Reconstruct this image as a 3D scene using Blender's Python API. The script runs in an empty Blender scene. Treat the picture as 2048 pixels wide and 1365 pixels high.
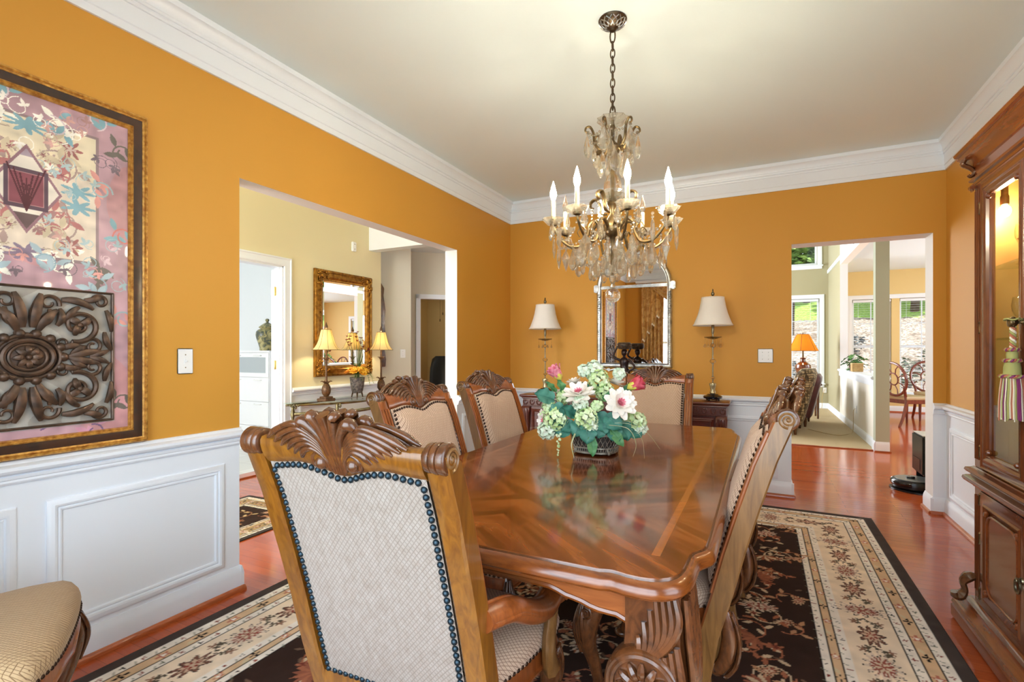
import bpy, bmesh, math, random
import numpy as np
from mathutils import Vector, Matrix
from math import pi, sin, cos, radians as R

random.seed(7)
SC = bpy.context.scene
COL = SC.collection

# ------------------------------------------------------------------ camera, world, lights, exposure
YAW = math.atan2(498, 1000)
cd = bpy.data.cameras.new('camera')
cd.sensor_width = 36.0
cd.lens = 36.0 * 1000 / 2048
cd.shift_y = 19.5 / 2048
cd.clip_start = 0.02
cam = bpy.data.objects.new('camera', cd)
cam.location = (0, 0, 1.24)
cam.rotation_euler = (pi / 2, 0, YAW)
COL.objects.link(cam)
SC.camera = cam

wd = bpy.data.worlds.new('sky')
SC.world = wd
wd.use_nodes = True
_bg = wd.node_tree.nodes['Background']
_bg.inputs[0].default_value = (0.80, 0.90, 1.0, 1)
_bg.inputs[1].default_value = 1.5

def light(name, kind, loc, energy, color=(1, 1, 1), rot=(0, 0, 0), size=None, size_y=None, radius=None):
    l = bpy.data.lights.new(name, kind)
    l.energy = energy
    l.color = color
    if kind == 'AREA':
        l.shape = 'RECTANGLE'
        l.size = size
        l.size_y = size_y or size
    if radius is not None:
        l.shadow_soft_size = radius
    o = bpy.data.objects.new(name, l)
    o.location = loc
    o.rotation_euler = rot
    COL.objects.link(o)
    return o

sun = light('sun', 'SUN', (0, 0, 20), 6.0, (1, .95, .86), (R(30), 0, R(70)))
sun.data.angle = R(1.5)
# daylight at the dining front window and the entrance; the other area lights are added
DAY = (1.0, .975, .95)
COOL = (.74, .87, 1.0)
light('daylight_dining_window', 'AREA', (-.45, -1.7, 1.75), 215, COOL, (R(90), 0, 0), 4.0, 3.0)
light('added_dining_side_light', 'AREA', (1.95, .52, 1.5), 26, COOL, (0, R(90), 0), 1.9, 1.5)  # added light outside an unseen side window, brightens the left wall
light('daylight_entrance', 'AREA', (-3.55, -.62, 1.9), 120, (.95, .98, 1), (R(90), 0, 0), 1.7, 3.4)
light('added_white_room_light', 'AREA', (-6.3, .42, 1.5), 38, DAY, (R(90), 0, 0), 1.6, 1.8)  # added to light the white room from an unseen opening
light('added_family_side_light', 'AREA', (-3.35, 10.0, 2.0), 320, (.92, .95, 1), (0, R(-90), 0), 2.6, 3.0)  # added to brighten the family room through its unseen left wall
light('added_breakfast_side_light', 'AREA', (4.75, 10.0, 1.5), 95, (.88, .94, 1), (0, R(90), 0), 2.2, 2.6)  # added fill for the breakfast room, outside the unseen right wall
light('added_hall_side_light', 'AREA', (4.78, 6.3, 1.5), 45, (.88, .94, 1), (0, R(90), 0), 2.0, 1.6)  # added fill for the hall, source out of view
VS = SC.view_settings
VS.view_transform = 'Standard'
VS.look = 'None'
VS.exposure = 0.34
VS.gamma = 1.0
VS.use_curve_mapping = False
SC.cycles.max_bounces = 10
SC.cycles.diffuse_bounces = 5
SC.cycles.glossy_bounces = 5
SC.cycles.transmission_bounces = 8
SC.cycles.transparent_max_bounces = 16
SC.cycles.sample_clamp_indirect = 6.0
SC.cycles.caustics_reflective = False
SC.cycles.caustics_refractive = False

# ------------------------------------------------------------------ mesh helpers
def V(*a):
    return Vector(a)

class MB:
    """collects shapes into one mesh"""
    def __init__(s):
        s.bm = bmesh.new()
        s.mi = 0
    def addv(s, pts, M=None):
        return [s.bm.verts.new(M @ Vector(p) if M is not None else Vector(p)) for p in pts]
    def face(s, vs):
        try:
            f = s.bm.faces.new(vs)
        except ValueError:
            return None
        f.material_index = s.mi
        return f
    def poly(s, pts, M=None):
        return s.face(s.addv(pts, M))
    def box(s, x0, x1, y0, y1, z0, z1, bev=0, M=None, mats=None):
        b = bmesh.new()
        P = [(x0, y0, z0), (x1, y0, z0), (x1, y1, z0), (x0, y1, z0), (x0, y0, z1), (x1, y0, z1), (x1, y1, z1), (x0, y1, z1)]
        v = [b.verts.new(p) for p in P]
        F = {'-z': (3, 2, 1, 0), '+z': (4, 5, 6, 7), '-y': (0, 1, 5, 4), '+x': (1, 2, 6, 5), '+y': (2, 3, 7, 6), '-x': (3, 0, 4, 7)}
        for k, idx in F.items():
            f = b.faces.new([v[i] for i in idx])
            f.material_index = mats.get(k, s.mi) if mats else s.mi
        if bev:
            bmesh.ops.bevel(b, geom=b.edges[:], offset=bev, segments=2, affect='EDGES', clamp_overlap=True)
        s.merge(b, M)
    def merge(s, b, M=None):
        mp = {}
        for v in b.verts:
            mp[v] = s.bm.verts.new(M @ v.co if M is not None else v.co)
        for f in b.faces:
            try:
                g = s.bm.faces.new([mp[v] for v in f.verts])
                g.material_index = f.material_index
            except ValueError:
                pass
        b.free()
    def rings(s, rings, closed_u=True, closed_v=False, cap=True, M=None):
        """rings: list of lists of points, all of one length"""
        vs = [s.addv(r, M) for r in rings]
        n = len(vs[0])
        m = len(vs)
        for i in range(m if closed_v else m - 1):
            a, b = vs[i], vs[(i + 1) % m]
            for j in range(n if closed_u else n - 1):
                k = (j + 1) % n
                s.face([a[j], a[k], b[k], b[j]])
        if cap and closed_u and not closed_v:
            s.face(vs[0][::-1])
            s.face(vs[-1])
        return vs
    def lathe(s, prof, c=(0, 0, 0), axis='Z', n=24, M=None, sx=1, sy=1, fn=None, cap=True):
        rings = []
        for r, h in prof:
            ring = []
            for k in range(n):
                a = 2 * pi * k / n
                rr = max(r, 1e-4) * (fn(a, h) if fn else 1)
                x, y = rr * cos(a) * sx, rr * sin(a) * sy
                p = (x, y, h) if axis == 'Z' else (h, x, y) if axis == 'X' else (y, h, x)
                ring.append((p[0] + c[0], p[1] + c[1], p[2] + c[2]))
            rings.append(ring)
        s.rings(rings, M=M, cap=cap)
    def tube(s, pts, r, n=8, closed=False, up=None, flat=1.0, M=None, cap=True):
        """round or flattened tube along pts; r number or list; flat scales the radius along the second axis"""
        pts = [Vector(p) for p in pts]
        m = len(pts)
        rr = r if isinstance(r, (list, tuple)) else [r] * m
        T = []
        for i in range(m):
            a = pts[(i - 1) % m] if closed or i > 0 else pts[i]
            b = pts[(i + 1) % m] if closed or i < m - 1 else pts[i]
            t = (b - a)
            T.append(t.normalized() if t.length > 1e-9 else Vector((0, 0, 1)))
        u = Vector(up) if up is not None else (Vector((0, 0, 1)) if abs(T[0].z) < .9 else Vector((1, 0, 0)))
        rings = []
        for i in range(m):
            u0 = Vector(up) if up is not None else u
            u = (u0 - T[i] * u0.dot(T[i]))
            if u.length < 1e-6:
                u = T[i].orthogonal()
            u.normalize()
            w = T[i].cross(u)
            rings.append([pts[i] + u * (cos(2 * pi * k / n) * rr[i] * flat) + w * (sin(2 * pi * k / n) * rr[i]) for k in range(n)])
        s.rings(rings, closed_v=closed, M=M, cap=cap)
    def prism(s, poly, lo, hi, plane='XY', M=None, bev=0):
        def P(a, b, h):
            return (a, b, h) if plane == 'XY' else (a, h, b) if plane == 'XZ' else (h, a, b)
        b = bmesh.new()
        A = [b.verts.new(P(x, y, lo)) for x, y in poly]
        B = [b.verts.new(P(x, y, hi)) for x, y in poly]
        n = len(poly)
        for f in [A[::-1], B] + [[A[i], A[(i + 1) % n], B[(i + 1) % n], B[i]] for i in range(n)]:
            g = b.faces.new(f)
            g.material_index = s.mi
        bmesh.ops.recalc_face_normals(b, faces=b.faces[:])
        if bev:
            bmesh.ops.bevel(b, geom=[e for e in b.edges if abs((e.verts[0].co - e.verts[1].co).length) > 1e-6 and e.calc_face_angle(0) > .6], offset=bev, segments=2, affect='EDGES', clamp_overlap=True)
        s.merge(b, M)
    def ball(s, c, r, n=12, m=8, sz=1, M=None, sx=1, sy=1):
        prof = [(r * sin(pi * i / m), -r * cos(pi * i / m) * sz) for i in range(m + 1)]
        s.lathe(prof, c, n=n, M=M, sx=sx, sy=sy)
    def sweep(s, path, prof, closed=False, side=1, z=0, M=None):
        """moulding: path in XY (list of (x,y)); prof list of (out, z); out grows to the left of the path for side=1"""
        m = len(path)
        P = [Vector((p[0], p[1])) for p in path]
        rings = []
        for i in range(m):
            dirs = []
            if closed or i > 0:
                dirs.append((P[i] - P[(i - 1) % m]).normalized())
            if closed or i < m - 1:
                dirs.append((P[(i + 1) % m] - P[i]).normalized())
            ns = [Vector((-d.y, d.x)) * side for d in dirs]
            nn = sum(ns, Vector((0, 0)))
            nn.normalize()
            k = 1 / max(.2, nn.dot(ns[0]))
            rings.append([(P[i].x + nn.x * o * k, P[i].y + nn.y * o * k, z + h) for o, h in prof])
        s.rings(rings, closed_v=closed, M=M)
    def frame(s, o, ux, uz, nrm, w, h, prof, back=True):
        """mitred rectangle frame; o = lower corner, ux, uz in-plane axes, nrm outward; prof = list of (inset, out)"""
        o, ux, uz, nrm = Vector(o), Vector(ux), Vector(uz), Vector(nrm)
        rings = []
        for (cx, cz) in ((0, 0), (1, 0), (1, 1), (0, 1)):
            ring = []
            for d, t in prof:
                x = d if cx == 0 else w - d
                z = d if cz == 0 else h - d
                ring.append(o + ux * x + uz * z + nrm * t)
            rings.append(ring)
        s.rings(rings, closed_v=True)
    def grid(s, fn, nu, nv, M=None, close_u=False, close_v=False):
        vs = [[None] * nv for _ in range(nu)]
        for i in range(nu):
            for j in range(nv):
                p = Vector(fn(i / (nu if close_u else nu - 1), j / (nv if close_v else nv - 1)))
                vs[i][j] = s.bm.verts.new(M @ p if M is not None else p)
        for i in range(nu if close_u else nu - 1):
            for j in range(nv if close_v else nv - 1):
                s.face([vs[i][j], vs[(i + 1) % nu][j], vs[(i + 1) % nu][(j + 1) % nv], vs[i][(j + 1) % nv]])
        return vs
    def build(s, name, mat, parent=None, loc=None, rot=None, smooth=40, label=None, fix=True):
        if fix:
            bmesh.ops.recalc_face_normals(s.bm, faces=s.bm.faces[:])
        me = bpy.data.meshes.new(name)
        s.bm.to_mesh(me)
        s.bm.free()
        for m in (mat if isinstance(mat, (list, tuple)) else [mat]):
            me.materials.append(m)
        if smooth:
            me.polygons.foreach_set('use_smooth', [True] * len(me.polygons))
            me.set_sharp_from_angle(angle=R(smooth))
        o = bpy.data.objects.new(name, me)
        COL.objects.link(o)
        if parent is not None:
            o.parent = parent
        if loc is not None:
            o.location = loc
        if rot is not None:
            o.rotation_euler = rot
        if label:
            o['label'] = label
        return o

def tag(o, label=None, cat=None, group=None, kind=None):
    for k, v in (('label', label), ('category', cat), ('group', group), ('kind', kind)):
        if v:
            o[k] = v
    return o

def thing(name, label, cat, loc=(0, 0, 0), rz=0, group=None):
    o = bpy.data.objects.new(name, None)
    o.empty_display_size = .1
    COL.objects.link(o)
    o.location = loc
    o.rotation_euler = (0, 0, rz)
    return tag(o, label, cat, group)

def struct(o):
    o['kind'] = 'structure'
    return o

def dup(root, loc, rz=0, label=None, group=None):
    def cp(o, parent):
        c = o.copy()
        COL.objects.link(c)
        if parent is not None:
            c.parent = parent
        for ch in list(o.children):
            cp(ch, c)
        return c
    r = cp(root, None)
    r.location = loc
    r.rotation_euler = (0, 0, rz)
    return tag(r, label, None, group)

def copy_part(o, parent, loc, rot=None, scale=None):
    c = o.copy()
    COL.objects.link(c)
    c.parent = parent
    c.location = loc
    if rot is not None:
        c.rotation_euler = rot
    if scale is not None:
        c.scale = scale if isinstance(scale, (tuple, list)) else (scale,) * 3
    return c

def arc(c, r, a0, a1, n, plane='XZ', h=0):
    out = []
    for i in range(n + 1):
        a = a0 + (a1 - a0) * i / n
        x, y = c[0] + r * cos(a), c[1] + r * sin(a)
        out.append((x, y, h) if plane == 'XY' else (x, h, y) if plane == 'XZ' else (h, x, y))
    return out

def bez(p, n=12):
    """Catmull-Rom through points"""
    p = [Vector(q) for q in p]
    out = []
    for i in range(len(p) - 1):
        p0 = p[i - 1] if i > 0 else p[i] * 2 - p[i + 1]
        p1, p2 = p[i], p[i + 1]
        p3 = p[i + 2] if i + 2 < len(p) else p2 * 2 - p1
        for k in range(n):
            t = k / n
            out.append(.5 * ((2 * p1) + (p2 - p0) * t + (2 * p0 - 5 * p1 + 4 * p2 - p3) * t * t + (3 * p1 - p0 - 3 * p2 + p3) * t ** 3))
    out.append(p[-1])
    return out

def lerp(a, b, t):
    return a + (b - a) * t

def interp(tab, x):
    for (x0, y0), (x1, y1) in zip(tab, tab[1:]):
        if x <= x1:
            return y0 + (y1 - y0) * max(0, (x - x0)) / max(1e-9, x1 - x0)
    return tab[-1][1]

# ------------------------------------------------------------------ materials
def C(r, g=None, b=None):
    if g is None:
        h = r.lstrip('#')
        r, g, b = int(h[:2], 16), int(h[2:4], 16), int(h[4:], 16)
    f = lambda c: (c / 12.92 if c <= .04045 else ((c + .055) / 1.055) ** 2.4)
    return (f(r / 255), f(g / 255), f(b / 255), 1)

class NT:
    def __init__(s, name):
        s.m = bpy.data.materials.new(name)
        s.m.use_nodes = True
        s.t = s.m.node_tree
        s.b = s.t.nodes['Principled BSDF']
        s.out = s.t.nodes['Material Output']
    def n(s, typ, **kw):
        x = s.t.nodes.new(typ)
        for k, v in kw.items():
            setattr(x, k, v)
        return x
    def l(s, a, b):
        s.t.links.new(a, b)
    def math(s, op, a, b=None, c=None, clamp=False):
        x = s.n('ShaderNodeMath', operation=op, use_clamp=clamp)
        for i, q in enumerate((a, b, c)):
            if q is None:
                continue
            if isinstance(q, (int, float)):
                x.inputs[i].default_value = q
            else:
                s.l(q, x.inputs[i])
        return x.outputs[0]
    def coords(s, scale=(1, 1, 1), rot=(0, 0, 0), kind='Object'):
        tc = s.n('ShaderNodeTexCoord')
        mp = s.n('ShaderNodeMapping')
        mp.inputs['Scale'].default_value = scale
        mp.inputs['Rotation'].default_value = rot
        s.l(tc.outputs[kind], mp.inputs[0])
        return mp.outputs[0]
    def noise(s, vec, scale=5, detail=3, rough=.5, dist=0):
        x = s.n('ShaderNodeTexNoise')
        x.inputs['Scale'].default_value = scale
        x.inputs['Detail'].default_value = detail
        x.inputs['Roughness'].default_value = rough
        x.inputs['Distortion'].default_value = dist
        s.l(vec, x.inputs['Vector'])
        return x.outputs['Fac']
    def ramp(s, fac, stops):
        x = s.n('ShaderNodeValToRGB')
        e = x.color_ramp.elements
        while len(e) < len(stops):
            e.new(.5)
        for el, (p, c) in zip(e, stops):
            el.position = p
            el.color = c
        s.l(fac, x.inputs[0])
        return x.outputs[0]
    def mix(s, fac, a, b, blend='MIX'):
        x = s.n('ShaderNodeMix', data_type='RGBA', blend_type=blend)
        for sock, q in ((x.inputs[0], fac), (x.inputs[6], a), (x.inputs[7], b)):
            if isinstance(q, (int, float)):
                sock.default_value = q
            elif isinstance(q, tuple):
                sock.default_value = q
            else:
                s.l(q, sock)
        return x.outputs[2]
    def bump(s, h, strength=.3, dist=.002):
        x = s.n('ShaderNodeBump')
        x.inputs['Strength'].default_value = strength
        x.inputs['Distance'].default_value = dist
        s.l(h, x.inputs['Height'])
        s.l(x.outputs[0], s.b.inputs['Normal'])
    def set(s, **kw):
        for k, v in kw.items():
            k = {'color': 'Base Color', 'rough': 'Roughness', 'metal': 'Metallic', 'spec': 'Specular IOR Level', 'coat': 'Coat Weight', 'coat_rough': 'Coat Roughness',
                 'trans': 'Transmission Weight', 'ior': 'IOR', 'alpha': 'Alpha', 'ec': 'Emission Color', 'es': 'Emission Strength', 'sheen': 'Sheen Weight', 'sss': 'Subsurface Weight'}.get(k, k)
            if hasattr(v, 'links') or hasattr(v, 'is_linked'):
                s.l(v, s.b.inputs[k])
            else:
                s.b.inputs[k].default_value = v
        return s

def plain(name, col, rough=.5, metal=0, spec=.5, var=None, vs=8, amt=1, bump=0, bs=60, coat=0, **kw):
    t = NT(name)
    t.set(color=col, rough=rough, metal=metal, spec=spec, coat=coat, **kw)
    if var:
        f = t.noise(t.coords(), vs, 4)
        t.set(color=t.ramp(f, [(.35, col), (.68, var)]))
    if bump:
        t.bump(t.noise(t.coords(), bs, 3), bump)
    return t.m

def wood(name, c1, c2, c3=None, rough=.3, grain=(14, 14, 1.6), coat=.4, scale=3, dist=1.2):
    t = NT(name)
    f = t.noise(t.coords(grain), scale, 5, .6, dist)
    g = t.noise(t.coords((1, 1, 1)), 2.6, 2)
    c = t.ramp(f, [(.3, c1), (.62, c2)])
    if c3:
        c = t.mix(t.math('MULTIPLY', g, .75), c, c3)
    t.set(color=c, rough=rough, coat=coat, coat_rough=.12)
    t.bump(f, .12, .001)
    return t.m

def lattice(name, base, line, sx=.011, sy=.013, w=.12, rough=.85, mot=None, lines=1.0):
    """woven upholstery with a diamond lattice; rows follow height on backs and depth on seats"""
    t = NT(name)
    sep = t.n('ShaderNodeSeparateXYZ')
    t.l(t.coords(), sep.inputs[0])
    q = t.math('ADD', sep.outputs[1], sep.outputs[2])
    p = t.math('DIVIDE', sep.outputs[0], sx)
    q = t.math('DIVIDE', q, sy)
    a = t.math('PINGPONG', t.math('ADD', p, q), .5)
    b = t.math('PINGPONG', t.math('SUBTRACT', p, q), .5)
    m = t.math('MINIMUM', a, b)
    f = t.math('SMOOTH_MIN', t.math('DIVIDE', m, w), 1.0, .1)
    n = t.noise(t.coords(), 260, 2)
    basec = t.mix(t.math('MULTIPLY', t.noise(t.coords((1, 1, .5)), 70, 3), .9), base, mot or base)
    basec = t.mix(t.math('MULTIPLY', n, .25), basec, line)
    c = t.mix(t.math('MULTIPLY', t.math('SUBTRACT', 1, f, clamp=True), lines), basec, line)
    t.set(color=c, rough=rough, spec=.2, sheen=.15)
    t.bump(f, .35, .001)
    return t.m

def vcol(name, rough=.8, spec=.3, bump=0, bs=300, **kw):
    t = NT(name)
    a = t.n('ShaderNodeAttribute', attribute_name='Col')
    t.set(color=a.outputs['Color'], rough=rough, spec=spec, **kw)
    if bump:
        t.bump(t.noise(t.coords(), bs, 2), bump)
    return t.m

def glassy(name, tint=(1, 1, 1, 1), refl=1.0, rough=.0, ior=1.5):
    """thin clear sheet: lets light straight through, mirrors at grazing angles"""
    t = NT(name)
    tr = t.n('ShaderNodeBsdfTransparent')
    tr.inputs[0].default_value = tint
    gl = t.n('ShaderNodeBsdfGlossy')
    gl.inputs['Roughness'].default_value = rough
    fr = t.n('ShaderNodeFresnel')
    fr.inputs[0].default_value = ior
    mx = t.n('ShaderNodeMixShader')
    ge = t.n('ShaderNodeNewGeometry')
    t.l(t.math('MULTIPLY', t.math('MULTIPLY', fr.outputs[0], refl, clamp=True), t.math('SUBTRACT', 1, ge.outputs['Backfacing'])), mx.inputs[0])
    t.l(tr.outputs[0], mx.inputs[1])
    t.l(gl.outputs[0], mx.inputs[2])
    t.l(mx.outputs[0], t.out.inputs[0])
    return t.m

def crystal(name, body=.12, tint=(1, .975, .91, 1)):
    """cut crystal: clear refraction, a share of straight-through light and a little milky scatter"""
    t = NT(name)
    g = t.n('ShaderNodeBsdfGlass')
    g.inputs['IOR'].default_value = 1.5
    g.inputs['Color'].default_value = tint
    tr = t.n('ShaderNodeBsdfTransparent')
    df = t.n('ShaderNodeBsdfTranslucent')
    df.inputs[0].default_value = (1, .95, .82, 1)
    m1 = t.n('ShaderNodeMixShader')
    m1.inputs[0].default_value = .35
    t.l(g.outputs[0], m1.inputs[1])
    t.l(tr.outputs[0], m1.inputs[2])
    m2 = t.n('ShaderNodeMixShader')
    m2.inputs[0].default_value = body
    t.l(m1.outputs[0], m2.inputs[1])
    t.l(df.outputs[0], m2.inputs[2])
    t.l(m2.outputs[0], t.out.inputs[0])
    return t.m

def emit(name, col, st):
    t = NT(name)
    t.set(color=col, ec=col, es=st)
    return t.m

def shade(name, col, emitc=None, es=0, trans=.5):
    """fabric lamp shade that lets light through"""
    t = NT(name)
    d = t.n('ShaderNodeBsdfDiffuse')
    d.inputs[0].default_value = col
    tl = t.n('ShaderNodeBsdfTranslucent')
    tl.inputs[0].default_value = emitc or col
    mx = t.n('ShaderNodeMixShader')
    mx.inputs[0].default_value = trans
    t.l(d.outputs[0], mx.inputs[1])
    t.l(tl.outputs[0], mx.inputs[2])
    t.l(mx.outputs[0], t.out.inputs[0])
    return t.m

def leaf_mat(name, c1, c2, vs=30, rough=.55):
    t = NT(name)
    f = t.noise(t.coords(), vs, 3)
    t.set(color=t.ramp(f, [(.35, c1), (.65, c2)]), rough=rough)
    return t.m

M = {}
M['orange'] = plain('orange_paint', C(207, 150, 60), .55, spec=.3, bump=.05, bs=250)
M['white'] = plain('white_trim', C(234, 240, 247), .35)
M['ceiling'] = plain('ceiling_paint', C(230, 243, 246), .9, spec=.1)
M['cream'] = plain('cream_paint', C(230, 218, 178), .6, spec=.3)
M['greige'] = plain('greige_paint', C(214, 208, 190), .6, spec=.3)
M['column'] = plain('column_paint', C(176, 182, 160), .6, spec=.3)
M['half'] = plain('half_wall_paint', C(246, 243, 232), .6, spec=.3)
M['sage'] = plain('pale_sage_paint', C(170, 163, 132), .6, spec=.3)
M['yellow'] = plain('yellow_paint', C(226, 200, 140), .6, spec=.3)
M['whitewall'] = plain('white_paint', C(236, 238, 240), .6)
M['greywhite'] = plain('opening_paint', C(226, 224, 218), .55)

def floor_mat():
    t = NT('oak_strip_floor')
    b = t.n('ShaderNodeTexBrick')
    b.offset = .37
    b.offset_frequency = 2
    b.inputs['Scale'].default_value = 1
    b.inputs['Brick Width'].default_value = .95
    b.inputs['Row Height'].default_value = .062
    b.inputs['Mortar Size'].default_value = .0009
    b.inputs['Bias'].default_value = 0
    b.inputs['Color1'].default_value = C(178, 80, 36)
    b.inputs['Color2'].default_value = C(150, 58, 24)
    b.inputs['Mortar'].default_value = C(92, 36, 16)
    t.l(t.coords(), b.inputs['Vector'])
    f = t.noise(t.coords((1.4, 22, 1)), 4, 5, .6, .6)
    c = t.mix(t.math('MULTIPLY', f, .55), b.outputs['Color'], C(198, 102, 50))
    t.set(color=c, rough=.13, spec=.36, coat=.1, coat_rough=.06)
    t.bump(t.math('SUBTRACT', 1, b.outputs['Fac']), .25, .0008)
    return t.m
M['floor'] = floor_mat()
M['carpet'] = plain('beige_carpet', C(196, 176, 140), .98, spec=.05, var=C(176, 156, 122), vs=180, bump=.6, bs=320)
def tile_mat():
    t = NT('pale_floor_tile')
    b = t.n('ShaderNodeTexBrick')
    b.offset = 0
    b.inputs['Scale'].default_value = 1
    b.inputs['Brick Width'].default_value = .3
    b.inputs['Row Height'].default_value = .3
    b.inputs['Mortar Size'].default_value = .004
    b.inputs['Color1'].default_value = C(228, 226, 220)
    b.inputs['Color2'].default_value = C(220, 218, 210)
    b.inputs['Mortar'].default_value = C(196, 192, 184)
    t.l(t.coords(), b.inputs['Vector'])
    t.set(color=b.outputs['Color'], rough=.35)
    return t.m
M['tile'] = tile_mat()
M['shoe'] = wood('shoe_mould_wood', C(150, 72, 34), C(186, 98, 50), grain=(3, 3, 30), rough=.35)
WG = (16, 16, 1.8)
M['chair_wood'] = wood('walnut_chair_wood', C(112, 54, 22), C(160, 86, 38), C(128, 70, 30), grain=WG, rough=.3, coat=.5)
M['chair_side'] = wood('antique_gold_wood', C(108, 72, 32), C(154, 110, 58), C(86, 58, 30), grain=WG, rough=.35, coat=.35)
M['chair_lit'] = wood('window_lit_chair_wood', C(108, 62, 14), C(156, 102, 28), C(84, 46, 14), grain=WG, rough=.3, coat=.5)  # chair wood with the window light on its back put into the colour
M['chair_dark'] = wood('carved_dark_wood', C(58, 31, 15), C(110, 65, 33), C(84, 49, 26), grain=(10, 10, 6), rough=.27, coat=.6)
M['table_top'] = None
M['table_edge'] = wood('table_edge_wood', C(92, 44, 14), C(130, 70, 26), grain=(3, 3, 16), rough=.24, coat=.6)
M['table_apron'] = wood('table_apron_wood', C(124, 64, 28), C(166, 96, 46), grain=(1.6, 12, 12), rough=.3, coat=.4)
M['buffet'] = wood('mahogany_wood', C(66, 26, 20), C(104, 46, 34), grain=(2, 12, 12), rough=.28, coat=.5)
M['buffet_carved'] = wood('carved_mahogany', C(50, 22, 18), C(110, 56, 42), grain=(50, 50, 50), rough=.35, coat=.4)
M['cabinet'] = wood('china_cabinet_wood', C(88, 40, 18), C(128, 66, 30), C(84, 46, 26), grain=WG, rough=.27, coat=.6)
M['cabinet_h'] = wood('china_cabinet_cross_wood', C(100, 44, 16), C(144, 72, 28), C(92, 46, 22), grain=(14, 1.8, 14), rough=.27, coat=.6)
M['cabinet_in'] = plain('cabinet_interior', C(196, 150, 82), .5)
M['fabric'] = lattice('diamond_upholstery', C(222, 196, 172), C(126, 92, 74), .0115, .0135, .13, mot=C(206, 176, 148))
M['fabric_back'] = lattice('tweed_upholstery', C(178, 170, 162), C(96, 80, 68), .0125, .010, .17, mot=C(140, 124, 110), lines=.5)
M['fabric_tan'] = lattice('gold_diamond_upholstery', C(204, 178, 140), C(108, 78, 50), .0115, .0135, .12, mot=C(190, 160, 118))
M['nail'] = plain('nailhead_steel', C(44, 60, 70), .36, metal=.8)
M['nail_dark'] = plain('nailhead_bronze', C(64, 46, 36), .35, metal=.8)
M['bronze'] = plain('dark_bronze', C(72, 58, 46), .35, metal=.9, var=C(104, 86, 64), vs=30)
M['antique'] = plain('antique_brass', C(126, 104, 70), .35, metal=.9, var=C(84, 68, 46), vs=40)
M['brass'] = plain('brass', C(206, 178, 110), .25, metal=1)
M['pewter'] = plain('pewter', C(150, 142, 120), .3, metal=1, var=C(120, 110, 88), vs=20)
M['silver'] = plain('silver_leaf', C(206, 210, 210), .28, metal=.85, var=C(150, 154, 156), vs=24)
M['mirror'] = plain('mirror_silvering', C(245, 245, 245), .0, metal=1)
M['black'] = plain('black_plastic', C(22, 22, 24), .3)
M['blackgloss'] = plain('black_lacquer', C(18, 18, 24), .12, coat=.6)
M['plate'] = plain('switch_plate_plastic', C(240, 240, 238), .3)
M['glass'] = glassy('window_glass')
M['cabglass'] = glassy('cabinet_glass', (.97, .98, .97, 1), 1.0)
M['tableglass'] = glassy('table_glass', (.86, .95, .90, 1), 1.0)
M['crystal'] = crystal('crystal', .13)
M['crystal_clear'] = crystal('clear_crystal', .03)
M['candle'] = plain('candle_sleeve', C(206, 192, 158), .5)
M['bulb'] = emit('lit_bulb', (1, .86, .62, 1), 38)
M['gold'] = plain('gold_leaf', C(178, 128, 50), .32, metal=.75, var=C(120, 78, 26), vs=22)
M['goldedge'] = plain('gilt_edge', C(222, 170, 84), .34, metal=.35, var=C(158, 100, 36), vs=60)
M['framebrown'] = wood('dark_frame_wood', C(26, 13, 7), C(62, 32, 12), grain=(3, 3, 3), rough=.3, coat=.4)

# ------------------------------------------------------------------ rooms
L, RW, B, F, CZ = -2.43, 1.253, 4.84, -.35, 2.83
WM = [M[k] for k in ('orange', 'white', 'cream', 'greige', 'sage', 'yellow', 'whitewall', 'ceiling', 'greywhite', 'half', 'column')]
OR, WH, CR, GR, SA, YE, WW, CE, GW, HF, CO = range(11)

def wall(name, boxes, default=WH):
    mb = MB()
    for bx in boxes:
        mb.mi = default
        mb.box(*bx[:6], mats=bx[6] if len(bx) > 6 else None)
    return struct(mb.build(name, WM, smooth=0))

# floors
fl = MB(); fl.box(-7.4, 5.2, -1.0, 12.66, -.08, 0)
struct(fl.build('floor', M['floor'], smooth=0))
fl = MB(); fl.box(-3.2, 1.28, 7.55, 12.5, .0005, .012)
struct(fl.build('floor_carpet', M['carpet'], smooth=0))
fl = MB(); fl.box(-7.3, -4.6, .4, 4.5, .0005, .006)
struct(fl.build('floor_tile', M['tile'], smooth=0))
fl = MB(); fl.box(-4.62, -4.47, 2.80, 3.64, .0005, .014, bev=.004)
struct(fl.build('trim_threshold', M['shoe']))
fl = MB(); fl.box(-3.0, 1.26, 7.525, 7.56, .0005, .013, bev=.004)
struct(fl.build('trim_carpet_edge', M['shoe']))

dm = {'+x': OR, '-x': CR, '-y': GW, '+y': GW, '-z': GW, '+z': CE}
dl = {'+x': WH, '-x': WH, '-y': GW, '+y': GW, '-z': GW, '+z': CE}
X0 = L - .125
wall('wall_left', [(X0, L, F - .15, 1.697, 0, .80, dl), (X0, L, F - .15, 1.697, .80, 3.0, dm), (X0, L, 1.697, 3.778, 2.14, 3.0, dm),
                   (X0, L, 3.778, B + .2, 0, .80, dl), (X0, L, 3.778, B + .2, .80, 3.0, dm), (X0, L, F - .15, B + .2, 3.0, 4.3, {'+x': CE, '-x': CR, '-z': CE})])
bm_ = {'-y': OR, '+y': SA, '+x': GW, '-x': GW, '-z': GW}
bl_ = {'-y': WH, '+y': SA, '+x': GW, '-x': GW, '-z': GW}
wall('wall_back', [(L, .231, B, B + .2, 0, .80, bl_), (L, .231, B, B + .2, .80, 3.0, bm_), (.231, 1.173, B, B + .2, 2.14, 3.0, bm_),
                   (1.173, RW + .15, B, B + .2, 0, .80, bl_), (1.173, RW + .15, B, B + .2, .80, 3.0, bm_)])
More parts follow.
